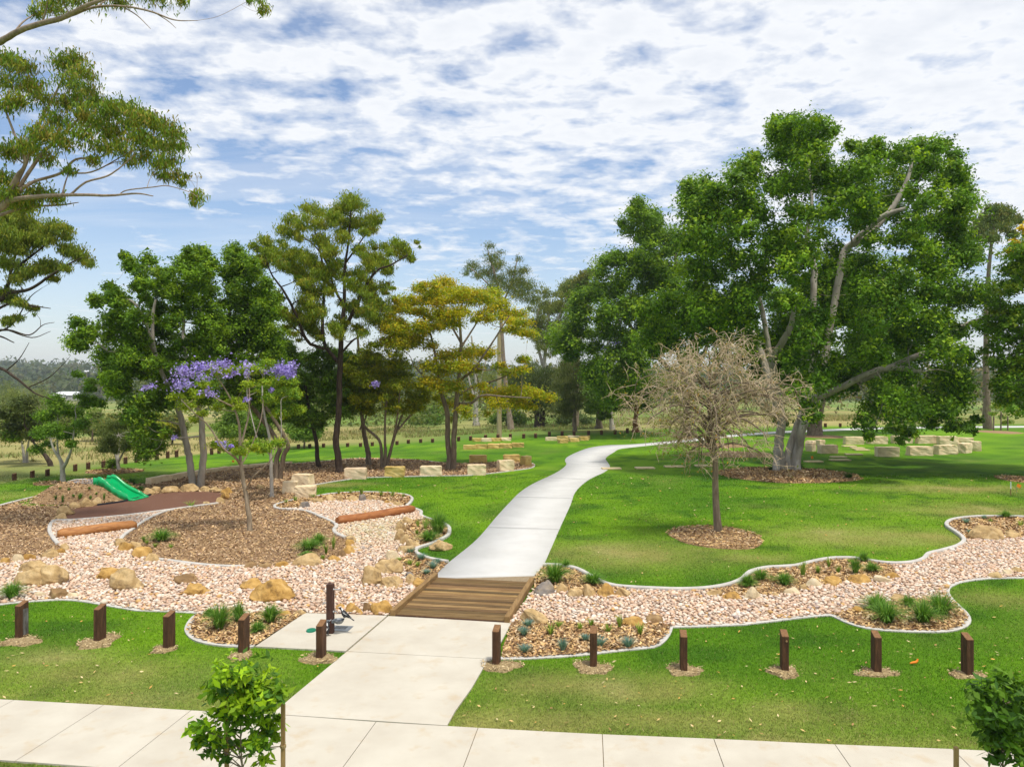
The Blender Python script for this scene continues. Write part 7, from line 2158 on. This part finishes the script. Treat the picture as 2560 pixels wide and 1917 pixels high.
tree('gum_tree', 'near gum tree reaching in from the top left corner', None,
     [[(-150, 1330, 16, 0), (-140, 1000, 14, 0), (-90, 750, 12, 0), (*q('J', -60, 1720), 11, 0), (*q('J', 40, 1610), 9, 0), (*q('J', 130, 1400), 5, -.2), (*q('J', 200, 1290), 4, -.3), (*q('J', 130, 1100), 3, -.4), (*q('J', 20, 820), 2.2, -.4)],
      [(*q('J', 40, 1600), 7, 0), (*q('J', 220, 1560), 5.4, -.5), (*q('J', 560, 1540), 4, -1), (*q('J', 860, 1545), 3, -1.3), (*q('J', 1080, 1530), 2, -1.4), (*q('J', 1210, 1550), 1.2, -1.4)],
      [(*q('J', 560, 1535), 3, -1), (*q('J', 680, 1440), 2.6, -1), (*q('J', 850, 1390), 2.2, -1), (*q('J', 980, 1300), 1.6, -1), (*q('J', 1060, 1220), 1, -1)],
      [(*q('J', 90, 1560), 6, 0), (*q('J', 260, 1440), 4, .4), (*q('J', 480, 1370), 3.4, .6), (*q('J', 600, 1260), 2.8, .8), (*q('J', 800, 1240), 2, 1), (*q('J', 1000, 1110), 1.2, 1)],
      [(*q('J', 60, 1580), 6, 0), (*q('J', 200, 1300), 4.5, .3), (*q('J', 330, 940), 3.6, .5), (*q('J', 430, 760), 2.8, .6), (*q('J', 520, 560), 1.6, .6)],
      [(*q('J', 150, 1480), 5, .2), (*q('J', 330, 1220), 4, .5), (*q('J', 540, 1020), 3, .8), (*q('J', 700, 860), 1.8, 1)],
      [(*q('J', 480, 1360), 2.6, .6), (*q('J', 720, 1360), 2, .8), (*q('J', 960, 1240), 1.5, 1), (*q('J', 1200, 1120), 1, 1)],
      [(*q('J', 940, 1540), 1.8, -1.3), (*q('J', 1000, 1505), 1.6, -1.4), (*q('J', 1200, 1480), 1.4, -1.6), (*q('J', 1330, 1470), 1.1, -1.7), (*q('J', 1500, 1520), .8, -1.8), (*q('J', 1560, 1560), .5, -1.8)],
      [(*q('J', -60, 1720), 5, .6), (*q('J', 200, 1640), 3, .8), (*q('J', 480, 1620), 2.2, 1), (*q('J', 620, 1600), 1, 1)],
      [(-110, 400, 12, 1), (*q('J', -60, 400), 9, .5), (*q('J', 0, 335), 8, 0), (*q('J', 200, 225), 7, -.5), (*q('J', 480, 145), 6, -1), (*q('J', 680, 50), 5, -1.4), (*q('J', 860, -20), 3.5, -1.6)],
      [(*q('J', 520, 140), 4, -1), (*q('J', 720, 65), 3.2, -1.2), (*q('J', 950, 50), 2.6, -1.4), (*q('J', 1180, 90), 2.2, -1.6), (*q('J', 1380, 160), 1.5, -1.7), (*q('J', 1560, 165), .7, -1.8)],
      [(*q('J', 980, 60), 1.6, -1.4), (*q('J', 1090, 130), 1.2, -1.5), (*q('J', 1190, 230), .6, -1.6)], [(*q('J', 1220, 100), 1.3, -1.6), (*q('J', 1330, 170), 1, -1.6), (*q('J', 1390, 225), .5, -1.6)],
      [(*q('J', 335, 175), 2.6, -.6), (*q('J', 370, 60), 1.8, -.8), (*q('J', 380, -30), 1, -.9)], [(-140, 1000, 10, 0), (-120, 700, 10, .6), (-110, 400, 10, 1), (-90, 200, 6, 1), (-60, 0, 4, 1)]],
     'bark_gum', g1c, 15000, [(0.156, 0.260, 0.022), (0.208, 0.293, 0.024), (0.111, 0.195, 0.020), (0.273, 0.299, 0.026), (0.286, 0.234, 0.040)], (.20, .052), 'gum', 1.6, 1, base_xy=(-20.6, 27.0), sub_r=.58, fill=.2, sub_n=9, twigs=7, tint=.5)
# --- second gum behind it on the left
g2c = [(*q('K', *p), rr) for p, rr in (((30, 60), 30), ((100, 150), 28), ((200, 130), 22), ((30, 220), 30), ((150, 240), 28), ((250, 270), 26), ((330, 340), 24), ((60, 330), 28), ((170, 380), 28), ((270, 400), 24), ((380, 380), 18), ((430, 280), 22), ((500, 310), 20), ((540, 360), 14), ((60, 440), 26), ((180, 470), 24), ((520, 470), 20), ((600, 490), 24), ((660, 540), 20), ((690, 580), 12), ((350, 590), 24), ((430, 600), 22), ((280, 620), 20), ((520, 610), 14), ((200, 660), 20), ((130, 700), 18), ((420, 690), 12), ((90, 850), 22), ((30, 800), 20), ((150, 880), 14), ((260, 920), 12), ((130, 1000), 14), ((60, 1030), 14), ((290, 970), 8), ((20, 560), 24), ((100, 580), 22))]
tree('gum_tree', 'second gum at the left edge with layered olive foliage', None,
     [[(-70, 1190, 13, 0), (-70, 900, 11, 0), (-50, 760, 9, 0), (*q('K', 0, 850), 7, 0), (*q('K', 60, 800), 5, 0), (*q('K', 230, 770), 4, -.3), (*q('K', 400, 660), 3, -.5), (*q('K', 560, 560), 2, -.7), (*q('K', 650, 520), 1, -.8)],
      [(*q('K', 0, 850), 5, 0), (*q('K', 80, 700), 4.4, .4), (*q('K', 170, 570), 3.4, .6), (*q('K', 320, 450), 2.4, .8), (*q('K', 460, 330), 1.2, .9)], [(*q('K', 60, 740), 4, 0), (*q('K', 120, 500), 3, .8), (*q('K', 180, 300), 1.8, 1)],
      [(-50, 800, 5, 0), (*q('K', 80, 880), 2.6, -.6), (*q('K', 260, 900), 1.8, -.9), (*q('K', 400, 920), .8, -1)], [(-60, 830, 5, 0), (*q('K', 60, 1090), 2.4, -1), (*q('K', 230, 1130), 1.6, -1.3), (*q('K', 340, 1050), 1, -1.5), (*q('K', 430, 1030), .5, -1.5)],
      [(-60, 830, 4, 0), (*q('K', 0, 1140), 2.2, -.5), (*q('K', 110, 1190), 1.2, -.8)], [(-60, 840, 4, 0), (*q('K', 80, 1060), 2, .6), (*q('K', 230, 840), 1.2, .9), (*q('K', 330, 760), .6, 1)], [(*q('K', 60, 1090), 1.6, -1), (*q('K', 250, 1150), 1.2, -1.2), (*q('K', 400, 1100), .6, -1.4)],
      [(-60, 900, 4, 0), (*q('K', 0, 1390), 4, -.5), (*q('K', 140, 1480), 3, -.8), (*q('K', 280, 1590), 2, -1), (*q('K', 420, 1640), .8, -1.2)], [(*q('K', 40, 1420), 2, -.6), (*q('K', 150, 1320), 1.4, -.7), (*q('K', 230, 1190), .7, -.8)], [(*q('K', 230, 1540), 1.6, -1), (*q('K', 380, 1470), 1.2, -1.2), (*q('K', 500, 1360), .7, -1.3), (*q('K', 560, 1290), .4, -1.3)]],
     'bark_dark', g2c, 14000, [(0.195, 0.267, 0.026), (0.234, 0.286, 0.028), (0.143, 0.208, 0.024), (0.299, 0.305, 0.030)], (.23, .065), 'gum', 2.2, 1, base_xy=(-29.3, 41.5), sub_r=.40, fill=.2, sub_n=24, twigs=3, flat=.8)

# --- staked saplings along the footpath
def sapling(cx, top_py, Y, clp, stakes, label, pal, n):
    b = Vector(((cx - CX) / F_PX * Y, Y, float(ground_z(0, Y))))
    b.z = 0
    rs = np.random.default_rng(int(cx))
    root = tag(empty('sapling', b), label, 'tree', 'staked saplings along the footpath')
    bv = np.array(b)
    C = np.array([(*ap(c[0], c[1], Y + rs.uniform(-.25, .25)), c[2] / F_PX * Y) for c in clp])
    V, col, sub = foliage(C, int(n * 1.0), rs, pal, (.105, .042), 'broad', .42, .25, 16, .9, .5, False)
    link('crown', np_mesh('crown', V.reshape(-1, 3) - bv, np.arange(4 * len(V)).reshape(-1, 4), np.repeat(col, 4, 0)), M['leaf'], root)
    topz = C[:, 2].max()
    stem = np.array(smooth([(0, 0, -.1), (.02, 0, .7), (-.02, .01, 1.3), (.01, 0, topz)], 5))
    pth = [(stem, np.linspace(.016, .005, len(stem)))]
    for c in C:
        k = stem[int(np.argmin(np.abs(stem[:, 2] - (c[2] - .18))))]
        pth.append((np.array([k, (k + c[:3] - bv) / 2 + [0, 0, .02], c[:3] - bv]), np.array([.008, .006, .003])))
    v, f = tube_arrays(pth, 6)
    link('stem', np_mesh('stem', v, f, None, True), M['bark_brown'], root)
    for i, (sx_, sty) in enumerate(stakes):
        sb = ap(sx_, sty, Y)
        st = tag(empty('stake', (sb.x, Y + (.05 if i else -.02), 0)), ('tall square timber stake beside the %s' % label.split(' in front')[0]) if i == 0 else ('second timber stake of the %s, half hidden by leaves' % label.split(' in front')[0]), 'stake', 'sapling stakes')
        bm = bmesh.new(); bm_box(bm, (0, 0, sb.z / 2 - .1), (.045, .045, sb.z + .2), bevel=.004)
        link('shaft', bm_mesh('shaft', bm), M['stake'], st)
        bm = bmesh.new()
        cyl(bm, (0, 0, sb.z * .70), (0, 0, sb.z * .72), .036, .036, 10)
        link('tie', bm_mesh('tie', bm), M['sand'], st)
    # strap from stem to stake
    sb = ap(stakes[0][0], stakes[0][1], Y)
    dxs = sb.x - b.x
    v, f = tube_arrays([(np.array([(0, 0, sb.z * .715), (dxs * .5, -.03, sb.z * .70), (dxs, -.02, sb.z * .71)]), np.array([.007, .007, .007]))], 5)
    link('strap', np_mesh('strap', v, f, None, True), M['sand'], root)


sap1 = [(580, 1690, 40), (620, 1700, 45), (560, 1720, 38), (650, 1720, 42), (690, 1735, 26), (600, 1740, 46), (640, 1755, 40), (575, 1770, 32), (660, 1780, 28), (530, 1800, 30), (500, 1820, 26), (560, 1815, 34), (610, 1810, 34), (660, 1820, 30), (690, 1800, 20), (490, 1860, 20), (540, 1850, 30), (590, 1850, 30), (640, 1855, 28), (690, 1845, 18), (560, 1885, 24), (620, 1890, 24), (660, 1895, 20), (520, 1880, 18)]
sapling(605, 1660, 9.0, sap1, [(709, 1757), (563, 1740)], 'bright green staked sapling in front of the footpath at bottom left', [(0.24, 0.40, 0.012), (0.30, 0.46, 0.015), (0.14, 0.28, 0.015), (0.07, 0.16, 0.02)], 2300)
sap2 = [(2490, 1720, 36), (2530, 1710, 40), (2450, 1745, 32), (2570, 1740, 46), (2500, 1770, 46), (2440, 1790, 30), (2550, 1800, 50), (2470, 1815, 36), (2520, 1850, 40), (2580, 1860, 46), (2470, 1855, 24), (2540, 1895, 34), (2600, 1780, 50), (2600, 1900, 40), (2490, 1890, 20)]
sapling(2510, 1700, 8.8, sap2, [(2388, 1864), (2640, 1870)], 'dark green staked sapling in front of the footpath at bottom right', [(0.07, 0.16, 0.016), (0.10, 0.21, 0.018), (0.05, 0.12, 0.018), (0.13, 0.25, 0.02)], 2100)

# --- guarded young tree by the far right path
p = gp(*q('T', 2030, 1060))
yt = tree('young_tree', 'young staked tree on the lawn at the far right', q('T', 2030, 1060), [[(*q('T', 2030, 1060), 1.8), (*q('T', 2030, 950), 1.4), (*q('T', 2030, 860), 1)]], 'bark_brown', cl('T', [(2030, 850, 45), (1990, 870, 36), (2070, 880, 36), (1960, 930, 30), (2080, 1000, 30), (2040, 960, 26)]), 1300, LIME + GUM, (.2, .07), 'gum', 1.0, 1)
for i, x_ in enumerate((1972, 2084)):
    p = gp(*q('T', x_, 1062))
    h = 112 / 3.16 / F_PX * p.y
    st = tag(empty('stake', p), '%s grey stake of the young tree at the far right' % ('left' if i == 0 else 'right'), 'stake', 'young tree stakes')
    bm = bmesh.new(); bm_box(bm, (0, 0, h / 2 - .1), (.12, .12, h + .2), bevel=.01); link('shaft', bm_mesh('shaft', bm), M['bark_brown'], st)
    bm = bmesh.new(); bm_box(bm, (0, 0, h * .8), (.14, .14, .06)); link('tie', bm_mesh('tie', bm), M['black_edge'], st)

# ================================================================== DISTANT WOODS
def woods(n, xr, yr, hr, label, pal, nl=46, leaf=1.2, dens=None):
    r = np.random.default_rng(n)
    x = r.uniform(*xr, n); y = r.uniform(*yr, n)
    if dens is not None:
        k = dens(x, y); x, y = x[k], y[k]; n = len(x)
    h = r.uniform(*hr, n)
    z = ground_z(x, y)
    P = np.repeat(np.stack([x, y, z + h * .58], 1), nl, 0) + r.normal(0, 1, (n * nl, 3)) * np.repeat(np.stack([h * .27, h * .27, h * .24], 1), nl, 0)
    P[:, 2] = np.maximum(P[:, 2], np.repeat(z, nl) + .5)
    m = len(P)
    N = unit(np.array([0, -.1, .7]) + r.normal(0, .6, (m, 3))); A = unit(np.cross(N, r.normal(size=(m, 3))))
    s = leaf * np.repeat(h / 12, nl) * (.6 + .8 * r.random(m))
    V = leaf_tris(P, A, N, s * 1.7, s * 1.2)
    c = np.repeat(np.array(pal)[r.integers(0, len(pal), n)], nl, 0) * (.7 + .6 * r.random(m))[:, None]
    tag(link('distant_wood', np_mesh('distant_wood', V.reshape(-1, 3), np.arange(3 * m).reshape(-1, 3), np.repeat(c, 3, 0)), M['leaf']), label=label, kind='stuff')


WP = [(0.075, 0.105, 0.032), (0.10, 0.135, 0.038), (0.135, 0.14, 0.045), (0.06, 0.095, 0.035)]
woods(2600, (-1100, 800), (500, 1250), (11, 20), 'wooded hills on the horizon', WP, 40, 2.0, lambda x, y: ~((np.abs(x / y + .583) < .03) & (y < 560)) & ~((np.abs(x / y + .561) < .012) & (y > 900) & (y < 1012)))
woods(230, (-520, 420), (330, 500), (8, 15), 'line of trees along the far side of the valley paddocks', WP, 44, 1.1, lambda x, y: (fbm(x / 60, y / 40, 3) > .45) & ~(np.abs(x / y + .583) < .05))
woods(170, (-20, 190), (135, 240), (7, 13), 'scrubby trees beyond the right hand paddock', [(0.09, 0.12, 0.03), (0.14, 0.16, 0.05), (0.20, 0.17, 0.09), (0.06, 0.09, 0.025)], 90, .6)
woods(60, (-42, 6), (98, 128), (3.5, 6.5), 'low scrub just beyond the far bollards in the middle', [(0.13, 0.17, 0.035), (0.17, 0.19, 0.05), (0.10, 0.14, 0.03)], 130, .55)
woods(90, (-75, -5), (130, 240), (7, 12), 'scrubby trees beyond the middle paddock', [(0.09, 0.12, 0.03), (0.12, 0.14, 0.04), (0.07, 0.10, 0.03)], 90, .6)

# ================================================================== AIR
bm = bmesh.new()
bm_box(bm, (0, 4250, 52), (12600, 10200, 126))
hz = bpy.data.materials.new('haze_air'); hz.use_nodes = True
hn, hl = hz.node_tree.nodes, hz.node_tree.links
hn.clear()
ho = hn.new('ShaderNodeOutputMaterial'); hv = hn.new('ShaderNodeVolumePrincipled')
hv.inputs['Color'].default_value = (0.80, 0.88, 1.0, 1)
hv.inputs['Density'].default_value = 0.00019
hl.new(hv.outputs[0], ho.inputs['Volume'])
tag(link('haze', bm_mesh('haze', bm), hz), label='thin pale haze over the distant hills', kind='stuff')
